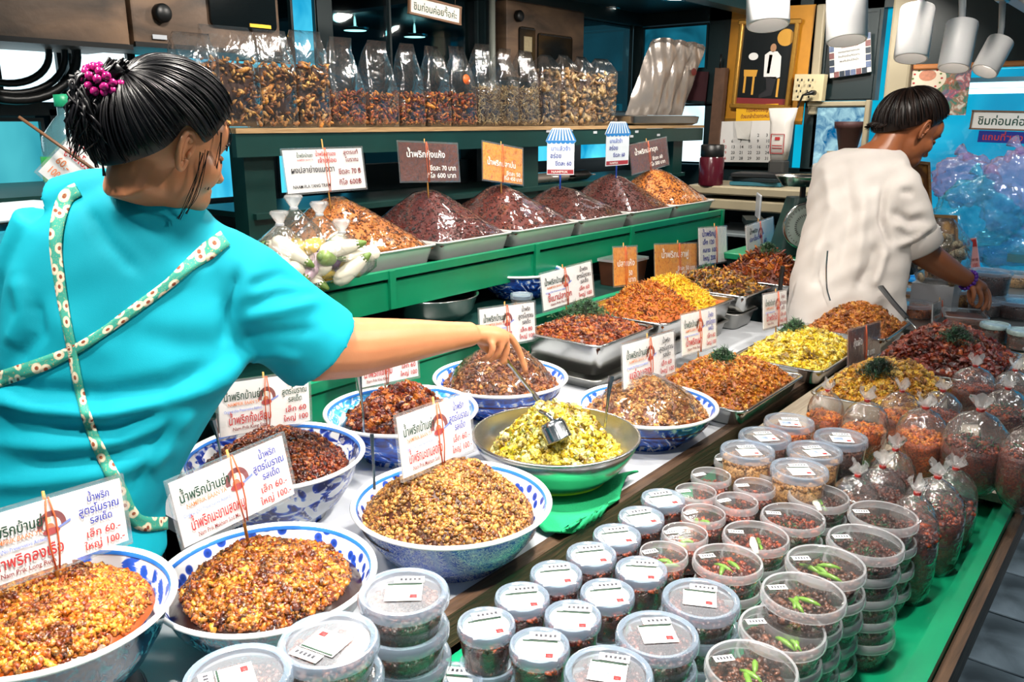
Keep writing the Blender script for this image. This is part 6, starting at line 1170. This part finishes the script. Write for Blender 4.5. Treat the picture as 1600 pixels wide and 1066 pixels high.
def hairmat(name, c1, c2):
    if name in MATS: return MATS[name]
    n = N(name); g = n.n('NewGeometry'); f = n.noise(60, 3)
    MATS[name] = n.bsdf(n.ramp(g.outputs['Random Per Island'], [(0, c1), (1, c2)]), .36, 0, .35, bump=f, bstr=.2, bdist=.002); return MATS[name]
def hairdo(parent, M, line, root, mat, lift=.012, nstr=300, cc=(0, -.012, .02), rad=(.077, .099, .097), seed=3, sw=.0021, tmax=1.0):
    """a full scalp of hair combed from the hairline to one gathering point, cap plus combed strands"""
    rng = random.Random(seed); L = smooth_path([Vector(p) for p in line] + [Vector(line[0])], 10)[:-1]; cc = Vector(cc)
    def norm(p): q = Vector(p) - cc; return Vector((q.x / rad[0], q.y / rad[1], q.z / rad[2]))
    rn = norm(root).normalized()
    def at(s, t, off):
        i = s * len(L); a = L[int(i) % len(L)].lerp(L[(int(i) + 1) % len(L)], i % 1); q = norm(a); k0 = q.length; q.normalize(); ang = q.angle(rn)
        if ang < 1e-3: ang = 1e-3
        w = (q * math.sin((1 - t) * ang) + rn * math.sin(t * ang)) / math.sin(ang); k = k0 * (1 - t) ** 2 + (1 - (1 - t) ** 2)
        k = max(k, .98) + lift / .09 * math.sin(math.pi * min(1, t * 1.05)) ** .6; k += off / .09
        return M @ (cc + Vector((w.x * rad[0], w.y * rad[1], w.z * rad[2])) * k)
    S, T = 72, 16
    V = [tuple(at(i / S, j / T * tmax, -.003 + .0012 * math.sin(i * 2.7) * (j > 0))) for j in range(T + 1) for i in range(S)]
    Fq = [(j * S + i, j * S + (i + 1) % S, (j + 1) * S + (i + 1) % S, (j + 1) * S + i) for j in range(T) for i in range(S)]
    mb = MB(); mb.add((V, Fq)); mb.build('scalp_hair', mat, parent)
    sb = MB()
    for k in range(nstr):
        s = k / nstr + rng.uniform(-.002, .002); ds = rng.uniform(-.012, .012); off = rng.uniform(-.002, .0025); t0 = rng.uniform(-.0, .12) if rng.random() < .6 else rng.uniform(0, .5)
        pts = [at((s + ds * t) % 1, t * tmax, off) for t in [t0 + (1 - t0) * q / 11 for q in range(12)]]
        sb.add(tube(pts, [sw * .3] + [sw * rng.uniform(.7, 1.25)] * 10 + [sw * .6], 4, False))
    o = sb.build('combed_hair', mat, parent); o['kind'] = 'stuff'; return at
def fingers(mb, specs):
    for pts, r in specs:
        P = smooth_path([PD(*q) for q in pts], 4); n = len(P); mb.add(tube(P, [r * (1 - .28 * i / (n - 1)) for i in range(n)], 10)); mb.add(ellip(P[-1], (r * .74,) * 3)); mb.add(ellip(P[0], (r * 1.05,) * 3))
SKIN = skinmat('warm_skin', 'b3704a', 'c98a62')
# ======== seller in turquoise
w1 = thing('person', 'person in a turquoise T-shirt seen from behind, tied black hair, reaching out with a spoon', 'person', PD(130, 900, 1.42) * 1.0)
w1.location.z = 0
w1inv = Matrix.Translation(-w1.location)
class WB(MB):      # world coordinates in, stored relative to the person's base
    def __init__(s, base): super().__init__(); s.b = base
    def add(s, vf, mi=0, M=None):
        v, f = vf; return super().add(([tuple((M @ Vector(p) if M is not None else Vector(p))) for p in v], f), mi)
hc = PD(262, 220, 1.33); phi = math.radians(49)
f = RT * math.cos(phi) + HD * math.sin(phi); f = f * math.cos(math.radians(20)) - Vector((0, 0, math.sin(math.radians(20))))
M3 = frame(f, .06)
mb = MB(); HM = headparts(mb, hc, M3, .97)
for sx in (-1, 1): mb.add(ellip((sx * .040, .050, -.030), (.027, .030, .036)), 0, HM)
mb.add(tube([HM @ Vector((0, -.03, -.02)), HM @ Vector((0, -.04, -.075)), PD(264, 286, 1.36), PD(255, 325, 1.39)], [.050, .050, .052, .058], 18))
arm = [(395, 455, 1.44, .05), (440, 500, 1.46, .054), (500, 545, 1.51, .063), (555, 543, 1.565, .057), (600, 537, 1.61, .050), (650, 531, 1.67, .042), (700, 526, 1.73, .032), (738, 522, 1.775, .026)]
P = [PD(a, b, d) for a, b, d, r in arm]; mb.add(tube(P, [q[3] for q in arm], 18))
# right hand: palm, four fingers, thumb
mb.add(tube([PD(735, 522, 1.775), PD(752, 523, 1.80), PD(772, 526, 1.825), PD(788, 528, 1.84)], [.026, .030, .033, .026], 14, flat=.72, up=(0, 0, 1)))
fingers(mb, [([(785, 522, 1.855), (797, 527, 1.865), (811, 549, 1.885), (821, 578, 1.90)], .0105), ([(782, 526, 1.835), (790, 531, 1.838), (791, 549, 1.845), (786, 566, 1.85)], .0105),
             ([(774, 528, 1.812), (783, 536, 1.81), (777, 554, 1.815), (766, 563, 1.825)], .0100), ([(762, 528, 1.79), (770, 541, 1.785), (765, 556, 1.79), (754, 562, 1.80)], .0090), ([(748, 530, 1.82), (760, 546, 1.845), (778, 556, 1.86), (790, 566, 1.862)], .0105)])
mb.add(tube([PD(60, 520, 1.5), PD(120, 600, 1.62), PD(230, 600, 1.75)], [.05, .045, .03], 12)); mb.add(ellip(PD(240, 598, 1.77), (.035, .03, .025)))
body = remeshed('body', mb, .0042, 5, None, SKIN); shift(body, w1.location); body.parent = w1
ears(HM, w1.location, w1, SKIN)
# eyes, brows
mb = MB()
for sx in (-1, 1): mb.add(ellip((sx * .033, .0725, -.002), (.013, .011, .006)), 0, HM)
shift(mb.build('eyelid', SKIN, w1), w1.location)
mb = MB()
for sx in (-1, 1): mb.add(tube([HM @ Vector((sx * .02, .083, -.006)), HM @ Vector((sx * .034, .0825, -.0085)), HM @ Vector((sx * .047, .074, -.006))], .0014, 5)); mb.add(tube([HM @ Vector((sx * .016, .0885, .022)), HM @ Vector((sx * .034, .087, .027)), HM @ Vector((sx * .052, .074, .02))], .0022, 5))
shift(mb.build('brow_and_lash', solid('lash_black', '120c0a', .5), w1), w1.location)
HAIR = hairmat('black_hair', '050507', '100e12')
line = [(0, .078, .088), (.030, .078, .083), (.055, .064, .066), (.070, .048, .044), (.0745, .036, .022), (.0755, .024, .010), (.076, .008, .020), (.077, -.014, .026), (.076, -.028, -.006), (.070, -.045, -.030), (.052, -.072, -.056), (.025, -.088, -.070), (0, -.093, -.074)]
line = line + [(-x, y, z) for x, y, z in line[-2:0:-1]]
root = (.012, -.108, .082)
at = hairdo(w1, HM, line, root, HAIR, .012, 330, seed=3)
for o in w1.children:
    if o.name.startswith(('scalp_hair', 'combed_hair')): shift(o, w1.location)
# ponytail, loose strands
rng = random.Random(5); rp = HM @ Vector(root); mb = MB()
mb.add(tube(smooth_path([rp, PD(160, 131, 1.235), PD(140, 148, 1.225), PD(128, 175, 1.225), PD(132, 200, 1.235)], 4), [.012] * 4 + [.011] * 4 + [.011] * 4 + [.010, .008, .005, .003, .001], 10))
for k in range(150):
    j = lambda s: Vector((rng.uniform(-s, s), rng.uniform(-s, s), rng.uniform(-s, s)))
    q = rng.random(); q2 = rng.uniform(-1, 1)
    a = rp + j(.012); b = PD(158, 130, 1.235) + j(.013); c = PD(136 - 22 * q, 142 + 20 * q2, 1.22) + j(.012); d = PD(114 + 34 * q, 178 + 24 * q2 * q, 1.22) + j(.014); e = PD(104 + 62 * rng.random(), 205 + 40 * rng.random() ** 2, 1.235) + j(.008)
    mb.add(tube(smooth_path([a, b, c, d, e], 4), [.0022] * 4 + [.0026] * 8 + [.002, .0018, .0014, .001, .0006], 4, False))
for pts in ([(165, 185), (152, 215), (160, 250), (163, 275)], [(135, 185), (140, 225), (152, 262)], [(122, 180), (118, 200), (112, 222)]):
    for k in range(5): mb.add(tube(smooth_path([PD(x + rng.uniform(-3, 3), y, 1.255) for x, y in pts], 5), .0011, 4, False))
o = mb.build('ponytail', HAIR, w1); o['kind'] = 'stuff'; shift(o, w1.location)
mb = MB()
for pts in ([(.074, .030, .0), (.068, .036, -.035), (.058, .040, -.075), (.050, .036, -.108)], [(.0745, .022, -.006), (.070, .026, -.045), (.060, .028, -.085), (.056, .024, -.12)], [(.070, .046, .036), (.067, .056, .0), (.061, .060, -.035), (.055, .058, -.06)], [(.052, .066, .058), (.052, .076, .036), (.053, .074, .012)]):
    for k in range(4): mb.add(tube(smooth_path([HM @ (Vector(p) * 1.0 + Vector((0, rng.uniform(-.004, .004), 0))) for p in pts], 5), .0006, 4, False))
o = mb.build('loose_hair', HAIR, w1); o['kind'] = 'stuff'; shift(o, w1.location)
# magenta beaded hair tie
MAG = solid('magenta_bead', 'a01c68', .18, nz=.2, nscale=80)
c0 = PD(164, 131, 1.24); ax = (rp - c0).normalized(); e1 = ax.orthogonal().normalized(); e2 = ax.cross(e1)
scr = MB().add(tube([c0 + (e1 * math.cos(a) + e2 * math.sin(a)) * .020 - w1.location for a in np.linspace(0, 2 * math.pi, 17)], .006, 6, False)).build('hair_tie', solid('dark_elastic', '1a0a14', .6), w1)
bead = None
for k in range(45):
    a = 2 * math.pi * k / 15 + (k // 15) * .2; p = c0 + (e1 * math.cos(a) + e2 * math.sin(a)) * (.0265, .030, .0265)[k // 15] + ax * ((-.012, 0, .012)[k // 15] + rng.uniform(-.004, .004))
    if bead is None: bead = MB().add(ellip((0, 0, 0), (.0066, .0066, .0066))).build('bead', MAG, scr); o = bead
    else: o = bead.copy(); COL.objects.link(o)
    o.location = p - w1.location
# T-shirt
TEAL = None
n = N('turquoise_cotton'); f_ = n.noise(900, 2); g_ = n.noise(7, 3)
TEAL = n.bsdf(n.mix(g_, '0593a8', '08a3b6'), .75, 0, .2, bump=f_, bstr=.25, bdist=.0008)
mb = MB()
mb.add(loft([ringpx(*r) for r in [(252, 298, 1.375, 46, .052, 28, 2.3, -.3), (243, 312, 1.375, 80, .066, 28, 2.3, -.3), (222, 342, 1.385, 126, .082, 28, 2.3, -.17), (212, 374, 1.395, 156, .10, 28, 2.3, -.15), (206, 410, 1.405, 178, .118), (205, 480, 1.41, 189, .128), (200, 560, 1.41, 192, .128), (168, 640, 1.41, 170, .122), (136, 720, 1.41, 152, .12), (108, 800, 1.42, 142, .125), (105, 880, 1.42, 148, .13)]]))
S = [(318, 402, 1.40, .070), (375, 448, 1.42, .084), (428, 488, 1.45, .083), (468, 519, 1.48, .084), (500, 545, 1.51, .088)]
mb.add(tube([PD(a, b, d) for a, b, d, r in S], [q[3] for q in S], 20))
mb.add(tube([PD(105, 330, 1.40), PD(150, 312, 1.385), PD(215, 300, 1.375)], [.058, .052, .042], 16)); mb.add(tube([PD(250, 325, 1.375), PD(296, 362, 1.39), PD(335, 402, 1.40)], [.035, .045, .055], 16))
mb.add(tube([PD(85, 345, 1.40), PD(62, 420, 1.42), PD(60, 500, 1.45), PD(75, 545, 1.49)], [.06, .068, .066, .062], 16))
folds = [([(-30, 618), (60, 640), (160, 648), (260, 632), (330, 600), (395, 560)], .017, 15), ([(-30, 590), (60, 612), (160, 618), (260, 602), (330, 572)], -.010, 16),
         ([(-30, 690), (90, 700), (190, 690), (300, 640)], .010, 14), ([(60, 668), (180, 668), (300, 622)], -.009, 12), ([(-30, 760), (80, 752), (180, 738), (270, 700)], .009, 14), ([(20, 728), (160, 716), (270, 680)], -.008, 12),
         ([(135, 325), (170, 380), (215, 425)], -.007, 11), ([(175, 312), (235, 330), (295, 335)], -.006, 9), ([(160, 300), (210, 350), (280, 420)], .004, 18), ([(372, 420), (358, 480), (350, 545)], -.010, 9),
         ([(375, 500), (430, 488), (500, 470)], .007, 10), ([(370, 530), (430, 522), (490, 515)], -.006, 9), ([(372, 556), (430, 552), (470, 560)], .007, 9), ([(385, 450), (440, 430), (490, 440)], -.006, 10), ([(380, 480), (430, 462), (510, 455)], -.004, 8),
         ([(28, 430), (40, 490), (15, 545)], .010, 14), ([(55, 470), (62, 520), (20, 572)], -.010, 12), ([(200, 520), (290, 540), (350, 540)], -.004, 22), ([(60, 470), (110, 520), (190, 560)], .004, 24), ([(230, 740), (262, 690), (300, 640)], .008, 10), ([(205, 770), (240, 700), (270, 650)], -.007, 9)]
shirt = remeshed('tshirt', mb, .007, 9, None, TEAL, foldfn(folds)); bvh = BVHTree.FromPolygons([v.co[:] for v in shirt.data.vertices], [tuple(p.vertices) for p in shirt.data.polygons]); shift(shirt, w1.location); shirt.parent = w1
# printed apron straps lying on the shirt
n = N('flower_strap'); v_ = n.vor(1, 'F1', kind='UV', sc=(4, 1, 1)); w_ = n.noise(3, 3, 1, kind='UV', sc=(9, 3, 1))
c_ = n.ramp(v_, [(0, '8a3f24'), (.12, '8a3f24'), (.17, 'e6d9bf'), (.33, 'e2d2b4'), (.40, '2f9a86')]); STRAP = n.bsdf(n.mix(n.ramp(w_, [(.6, (0, 0, 0)), (.66, (.7, .7, .7))]), c_, 'c9a860'), .7)
O = Vector((0, 0, HC))
def strap(name, pts, hws, lift=.004):
    P = smooth_path([Vector((x, y, 0)) for x, y in pts], 7); n_ = len(P); W_ = np.interp(np.linspace(0, 1, n_), np.linspace(0, 1, len(hws)), hws); rows = []; last = 1.3
    for i, p in enumerate(P):
        t = P[min(i + 1, n_ - 1)] - P[max(i - 1, 0)]; t.normalize(); nn = Vector((-t.y, t.x, 0)); row = []
        for s in (-1, -.33, .33, 1):
            q = p + nn * W_[i] * s; r = ray(q.x, q.y); h = bvh.ray_cast(O, r.normalized())
            if h[0] is not None: pt = h[0] - r.normalized() * lift; last = (h[0] - O).length
            else: pt = O + r.normalized() * last
            row.append(pt)
        rows.append(row)
    me = bpy.data.meshes.new(name); V = [tuple(q - w1.location) for r in rows for q in r]; Fq = [(i * 4 + j, i * 4 + j + 1, i * 4 + j + 5, i * 4 + j + 4) for i in range(n_ - 1) for j in range(3)]
    me.from_pydata(V, [], Fq); uv = me.uv_layers.new(name='uv')
    L = [0]
    for i in range(1, n_): L.append(L[-1] + (rows[i][1] - rows[i - 1][1]).length)
    for p in me.polygons:
        i, j = divmod(p.index, 3)
        for li, (a, b) in zip(p.loop_indices, ((i, j), (i, j + 1), (i + 1, j + 1), (i + 1, j))): uv.data[li].uv = (L[a] / .10, b / 3)
    me.materials.append(STRAP); me.polygons.foreach_set('use_smooth', [True] * len(me.polygons)); o = link(name, me, w1); m = o.modifiers.new('s', 'SOLIDIFY'); m.thickness = .0025; m.offset = 0
strap('apron_strap', [(122, 296), (104, 308), (92, 340), (87, 385), (93, 440), (103, 500), (113, 550), (122, 600), (135, 650), (152, 695), (172, 735), (190, 770), (203, 800), (222, 818), (262, 818)], [11, 12, 11, 9, 8, 7, 7, 7, 8, 10, 11, 11, 12, 10])
strap('apron_strap', [(352, 372), (325, 392), (295, 415), (262, 445), (215, 480), (160, 520), (118, 546), (70, 568), (20, 586), (-20, 598)], [13, 14, 10, 8, 8, 7, 8, 11, 12, 12])
TROU = solid('black_trousers', '14161a', .8, nz=.2)
mb = MB(); bz = PD(105, 880, 1.42); mb.add(loft([[tuple(bz + RT * (.155 * math.cos(a)) + HD * (.125 * math.sin(a)) + Vector((0, 0, dz))) for a in np.linspace(0, 2 * math.pi, 24, False)] for dz in (.05, -.1)]))
for s in (-1, 1): mb.add(tube([bz + RT * .075 * s + Vector((0, 0, -.05)), bz + RT * .08 * s + Vector((0, 0, -.35)), Vector((bz.x, bz.y, .06)) + RT * .085 * s], [.085, .068, .055], 14))
shift(mb.build('trousers', TROU, w1), w1.location)
for s in (-1, 1):
    q = Vector((bz.x, bz.y, 0)) + RT * .085 * s - w1.location
    MB().add(tube([q - HD * .07 + Vector((0, 0, .035)), q + HD * .06 + Vector((0, 0, .035)), q + HD * .15 + Vector((0, 0, .025))], [.04, .045, .03], 10)).build('shoe', TROU, w1)
# spoon in her hand
SPN = solid('spoon_steel', 'b8bcc0', .18, 1.0, nz=.03, bstr=0)
def spoon(label, pts, r=.004, bowl=None, wide=.007, group='spoons', cat='spoon', mat=None, hl=None):
    P = smooth_path(pts, 5); c = P[0]; t = thing('spoon', label, cat, c, group=group); n_ = len(P)
    MB().add(tube([p - c for p in P], [r * (1 + (wide / r - 1) * max(0, 1 - i / (n_ * .45))) for i in range(n_)], 8, flat=.5)).build('handle', mat or SPN, t, hl)
    if bowl:
        d = (P[-1] - P[-2]).normalized(); a = d.orthogonal().normalized(); B3 = Matrix((a, d, a.cross(d))).transposed().to_4x4()
        MB().add(ellip((0, .02, 0), (.017, .026, .004)), 0, Matrix.Translation(P[-1] - c) @ B3).build('spoon_bowl', SPN, t)
    return t
spoon('steel spoon held in the reaching hand, tip pressed on the brown mound', [PD(784, 556, 1.85), PD(800, 574, 1.88), PD(818, 597, 1.915), PD(832, 614, 1.94)], .007, True, .011)
spoon('steel spoon with wide flat handle standing in the oily aqua rimmed bowl', [PD(560, 582, 1.83), PD(563, 610, 1.83), PD(567, 640, 1.83), PD(569, 676, 1.83)], .0035, False, .011)
spoon('steel spoon leaning on the blue leaf bowl by the turquoise shirt', [PD(331, 655, 1.56), PD(340, 685, 1.57), PD(346, 720, 1.58)], .004, False, .013)
spoon('thin steel spoon standing at the edge of the arabesque bowl', [PD(581, 678, 1.42), PD(582, 705, 1.42), PD(584, 735, 1.42), PD(585, 765, 1.42)], .0032, False, .005)
spoon('steel spoon upright in the marbled bowl of fish chili', [PD(955, 588, 1.88), PD(951, 615, 1.88), PD(947, 650, 1.88), PD(945, 668, 1.89)], .0035, False, .008)
BLK = solid('black_handle', '101114', .35)
spoon('ladle with a thick black handle leaning on the orange paste tray', [PD(1376, 448, 2.95), PD(1395, 472, 2.9), PD(1417, 497, 2.85)], .012, None, .013, mat=BLK)
spoon('wire ladle shank running on from the black handle over the tray rim', [PD(1417, 497, 2.85), PD(1432, 513, 2.83), PD(1443, 524, 2.80)], .004, None, .004)
spoon('black spoon handle standing in the crisp fried fish', [PD(1223, 416, 3.1), PD(1220, 440, 3.12), PD(1218, 462, 3.15)], .009, None, .009, mat=BLK)
spoon('thin bent steel rod sticking up before the white blouse', [PD(1293, 392, 2.98), PD(1291, 420, 2.99), PD(1292, 450, 3.0), PD(1297, 470, 3.0)], .003, None, .003)
p = PD(870, 664, 1.69); t = thing('scoop', 'short steel scoop standing in the yellow relish of the mixing bowl', 'scoop', p - Vector((0, 0, .02)))
MB().add(lathe([(.001, 0), (.022, .002), (.027, .012), (.028, .040), (.0295, .042), (.028, .044), (.025, .038), (.02, .008), (.001, .006)], 24), 0, Matrix.Rotation(2.6, 4, 'X') @ Matrix.Translation((0, 0, -.03))).build('scoop_cup', SPN, t); MB().add(tube([(0, 0, .02), (0, .02, .035), (.01, .05, .035)], .005, 8)).build('handle', SPN, t)
# ======== seller in white
w2 = thing('person', 'person in a loose white blouse bending over the tubs, short dark hair, purple bracelet', 'person', (3.45, .965, 0))
D2 = 3.15
hc2 = PD(1424, 200, D2 + .02); phi = math.radians(14)
f = RT * math.cos(phi) + HD * math.sin(phi); a_ = math.radians(36); f = f * math.cos(a_) - Vector((0, 0, math.sin(a_)))
M3 = frame(f, -.05)
SKIN2 = skinmat('brown_skin', '8a4f30', 'a3633e')
mb = MB(); HM2 = headparts(mb, hc2, M3, 1.16)
mb.add(tube([HM2 @ Vector((0, -.03, -.02)), HM2 @ Vector((0, -.045, -.07)), PD(1380, 236, D2), PD(1352, 262, D2 + .02)], [.058, .056, .060, .085], 18))
arm2 = [(1424, 368, D2 - .02, .058), (1440, 392, D2, .056), (1462, 408, D2 + .02, .05), (1490, 426, D2 + .05, .042), (1513, 438, D2 + .07, .031)]
mb.add(tube([PD(a, b, d) for a, b, d, r in arm2], [q[3] for q in arm2], 16))
mb.add(tube([PD(1511, 438, D2 + .07), PD(1522, 444, D2 + .08), PD(1534, 450, D2 + .09)], [.031, .038, .034], 14, flat=.7, up=(0, 0, 1)))
fingers(mb, [([(1534, 447, D2 + .12), (1543, 456, D2 + .12), (1546, 470, D2 + .11), (1543, 483, D2 + .10)], .0125), ([(1534, 450, D2 + .09), (1541, 460, D2 + .08), (1541, 474, D2 + .08), (1535, 484, D2 + .08)], .0125),
             ([(1528, 451, D2 + .05), (1533, 463, D2 + .04), (1532, 475, D2 + .05), (1526, 480, D2 + .06)], .012), ([(1520, 450, D2 + .02), (1522, 462, D2 + .01), (1519, 472, D2 + .02)], .011), ([(1519, 446, D2 + .11), (1515, 458, D2 + .12), (1516, 470, D2 + .11), (1521, 477, D2 + .10)], .0125)])
mb.add(tube([PD(1290, 330, D2 + .12), PD(1330, 400, D2 + .25), PD(1400, 430, D2 + .3)], [.055, .045, .03], 12)); mb.add(ellip(PD(1408, 432, D2 + .31), (.04, .035, .03)))
body2 = remeshed('body', mb, .006, 4, None, SKIN2); shift(body2, w2.location); body2.parent = w2
ears(HM2, w2.location, w2, SKIN2)
mb = MB()
for sx in (-1, 1): mb.add(tube([HM2 @ Vector((sx * .02, .083, -.006)), HM2 @ Vector((sx * .034, .0825, -.0085)), HM2 @ Vector((sx * .047, .074, -.006))], .0025, 5)); mb.add(tube([HM2 @ Vector((sx * .016, .0885, .022)), HM2 @ Vector((sx * .034, .087, .027)), HM2 @ Vector((sx * .052, .074, .02))], .0028, 5))
shift(mb.build('brow_and_lash', MATS['lash_black'], w2), w2.location)
mb = MB()
for sx in (-1, 1): mb.add(ellip((sx * .033, .0725, -.002), (.013, .011, .006)), 0, HM2)
shift(mb.build('eyelid', SKIN2, w2), w2.location)
HAIR2 = hairmat('dark_hair', '0a0808', '2a1c16')
line2 = [(0, .070, .094), (.034, .066, .090), (.058, .050, .072), (.070, .036, .050), (.0745, .022, .028), (.0755, .012, .006), (.077, .002, .016), (.078, -.014, .020), (.077, -.030, -.010), (.070, -.050, -.038), (.052, -.078, -.070), (.025, -.094, -.088), (0, -.099, -.092)]
line2 = line2 + [(-x, y, z) for x, y, z in line2[-2:0:-1]]
hairdo(w2, HM2, line2, (.0, -.085, .085), HAIR2, .014, 240, seed=8, sw=.003)
mb = MB(); rng = random.Random(9)
for k in range(60):
    s = rng.uniform(-1, 1); a = Vector((.035 * s, -.118 + .02 * abs(s), -.05)); b = a + Vector((0, -.012, -.02)); c = b + Vector((rng.uniform(-.006, .006), -.006 + rng.uniform(-.012, .01), -.022))
    mb.add(tube([HM2 @ a, HM2 @ b, HM2 @ c], [.003, .0024, .0008], 4, False))
o = mb.build('nape_hair', HAIR2, w2); o['kind'] = 'stuff'
for o in w2.children:
    if o.name.startswith(('scalp_hair', 'combed_hair', 'nape_hair')): shift(o, w2.location)
n = N('white_linen'); f_ = n.noise(600, 2); WHT = n.bsdf(n.mix(n.noise(9, 3), 'c2bab4', 'd4cdc8'), .8, 0, .2, bump=f_, bstr=.2, bdist=.001)
mb = MB()
mb.add(loft([ringpx(*r) for r in [(1358, 232, D2, 40, .07), (1350, 243, D2, 62, .085), (1348, 262, D2, 74, .10), (1347, 300, D2, 80, .125), (1343, 350, D2, 84, .135), (1333, 400, D2, 86, .145), (1325, 445, D2, 88, .15), (1322, 480, D2, 88, .15), (1320, 525, D2, 86, .15)]]))
S = [(1385, 268, D2 - .02, .08), (1402, 300, D2 - .04, .092), (1415, 335, D2 - .04, .092), (1427, 372, D2 - .03, .088), (1434, 386, D2 - .02, .080)]
mb.add(tube([PD(a, b, d) for a, b, d, r in S], [q[3] for q in S], 18))
mb.add(tube([PD(1300, 260, D2 + .05), PD(1290, 310, D2 + .1), PD(1296, 340, D2 + .14)], [.07, .07, .065], 14))
folds2 = [([(1385, 285), (1378, 340), (1392, 385)], -.016, 6), ([(1290, 260), (1300, 330), (1270, 420)], .010, 9), ([(1320, 250), (1330, 330), (1310, 430)], -.008, 9), ([(1350, 300), (1345, 370), (1335, 440)], .010, 9), ([(1370, 380), (1360, 420), (1340, 450)], -.012, 8), ([(1385, 390), (1375, 420), (1365, 450)], .012, 7),
          ([(1395, 330), (1420, 345), (1445, 340)], -.010, 6), ([(1395, 350), (1420, 362), (1450, 352)], .008, 5), ([(1300, 380), (1285, 420), (1270, 450)], -.010, 8), ([(1400, 385), (1430, 372), (1456, 352)], .012, 5), ([(1405, 300), (1430, 300)], -.008, 7)]
bl = remeshed('blouse', mb, .010, 6, None, WHT, foldfn(folds2, 1.5, .003)); shift(bl, w2.location); bl.parent = w2
c1, c2 = PD(1424, 366, D2 - .03), PD(1436, 391, D2 - .015); mb = MB(); dv = (c2 - c1).normalized()
mb.add(tube([c1, c1 + dv * .01, c2 - dv * .008, c2], [.090, .096, .093, .086], 22)); shift(mb.build('sleeve_cuff', WHT, w2), w2.location)
mb = MB(); bz = PD(1322, 520, D2); mb.add(loft([[tuple(Vector((bz.x, bz.y, z)) + RT * (r * math.cos(a)) + HD * (r * .75 * math.sin(a))) for a in np.linspace(0, 2 * math.pi, 24, False)] for z, r in ((bz.z + .03, .18), (.75, .14), (.12, .12))]))
shift(mb.build('skirt', TROU, w2), w2.location)
for s in (-1, 1):
    q = Vector((bz.x, bz.y, 0)) + RT * .085 * s - w2.location
    MB().add(tube([q - HD * .07 + Vector((0, 0, .035)), q + HD * .06 + Vector((0, 0, .035)), q + HD * .15 + Vector((0, 0, .025))], [.04, .045, .03], 10)).add(tube([q + Vector((0, 0, .03)), q + Vector((0, 0, .16))], .045, 10)).build('shoe', TROU, w2)
# bracelet, necklace cord
bc = PD(1513, 438, D2 + .07); ax = (PD(1522, 444, D2 + .08) - PD(1490, 426, D2 + .05)).normalized(); e1 = ax.orthogonal().normalized(); e2 = ax.cross(e1)
br = MB().add(tube([bc + (e1 * math.cos(a) + e2 * math.sin(a)) * .034 - w2.location for a in np.linspace(0, 2 * math.pi, 17)], .003, 5, False)).build('bracelet', solid('purple_cord', '3a1a5a', .4), w2)
bd = None
for k in range(16):
    a = 2 * math.pi * k / 16
    if bd is None: bd = MB().add(ellip((0, 0, 0), (.0075,) * 3)).build('bead', solid('purple_bead', '5a2a9a', .2, nz=.3, nscale=90), br); o = bd
    else: o = bd.copy(); COL.objects.link(o)
    o.location = bc + (e1 * math.cos(a) + e2 * math.sin(a)) * .036 - w2.location
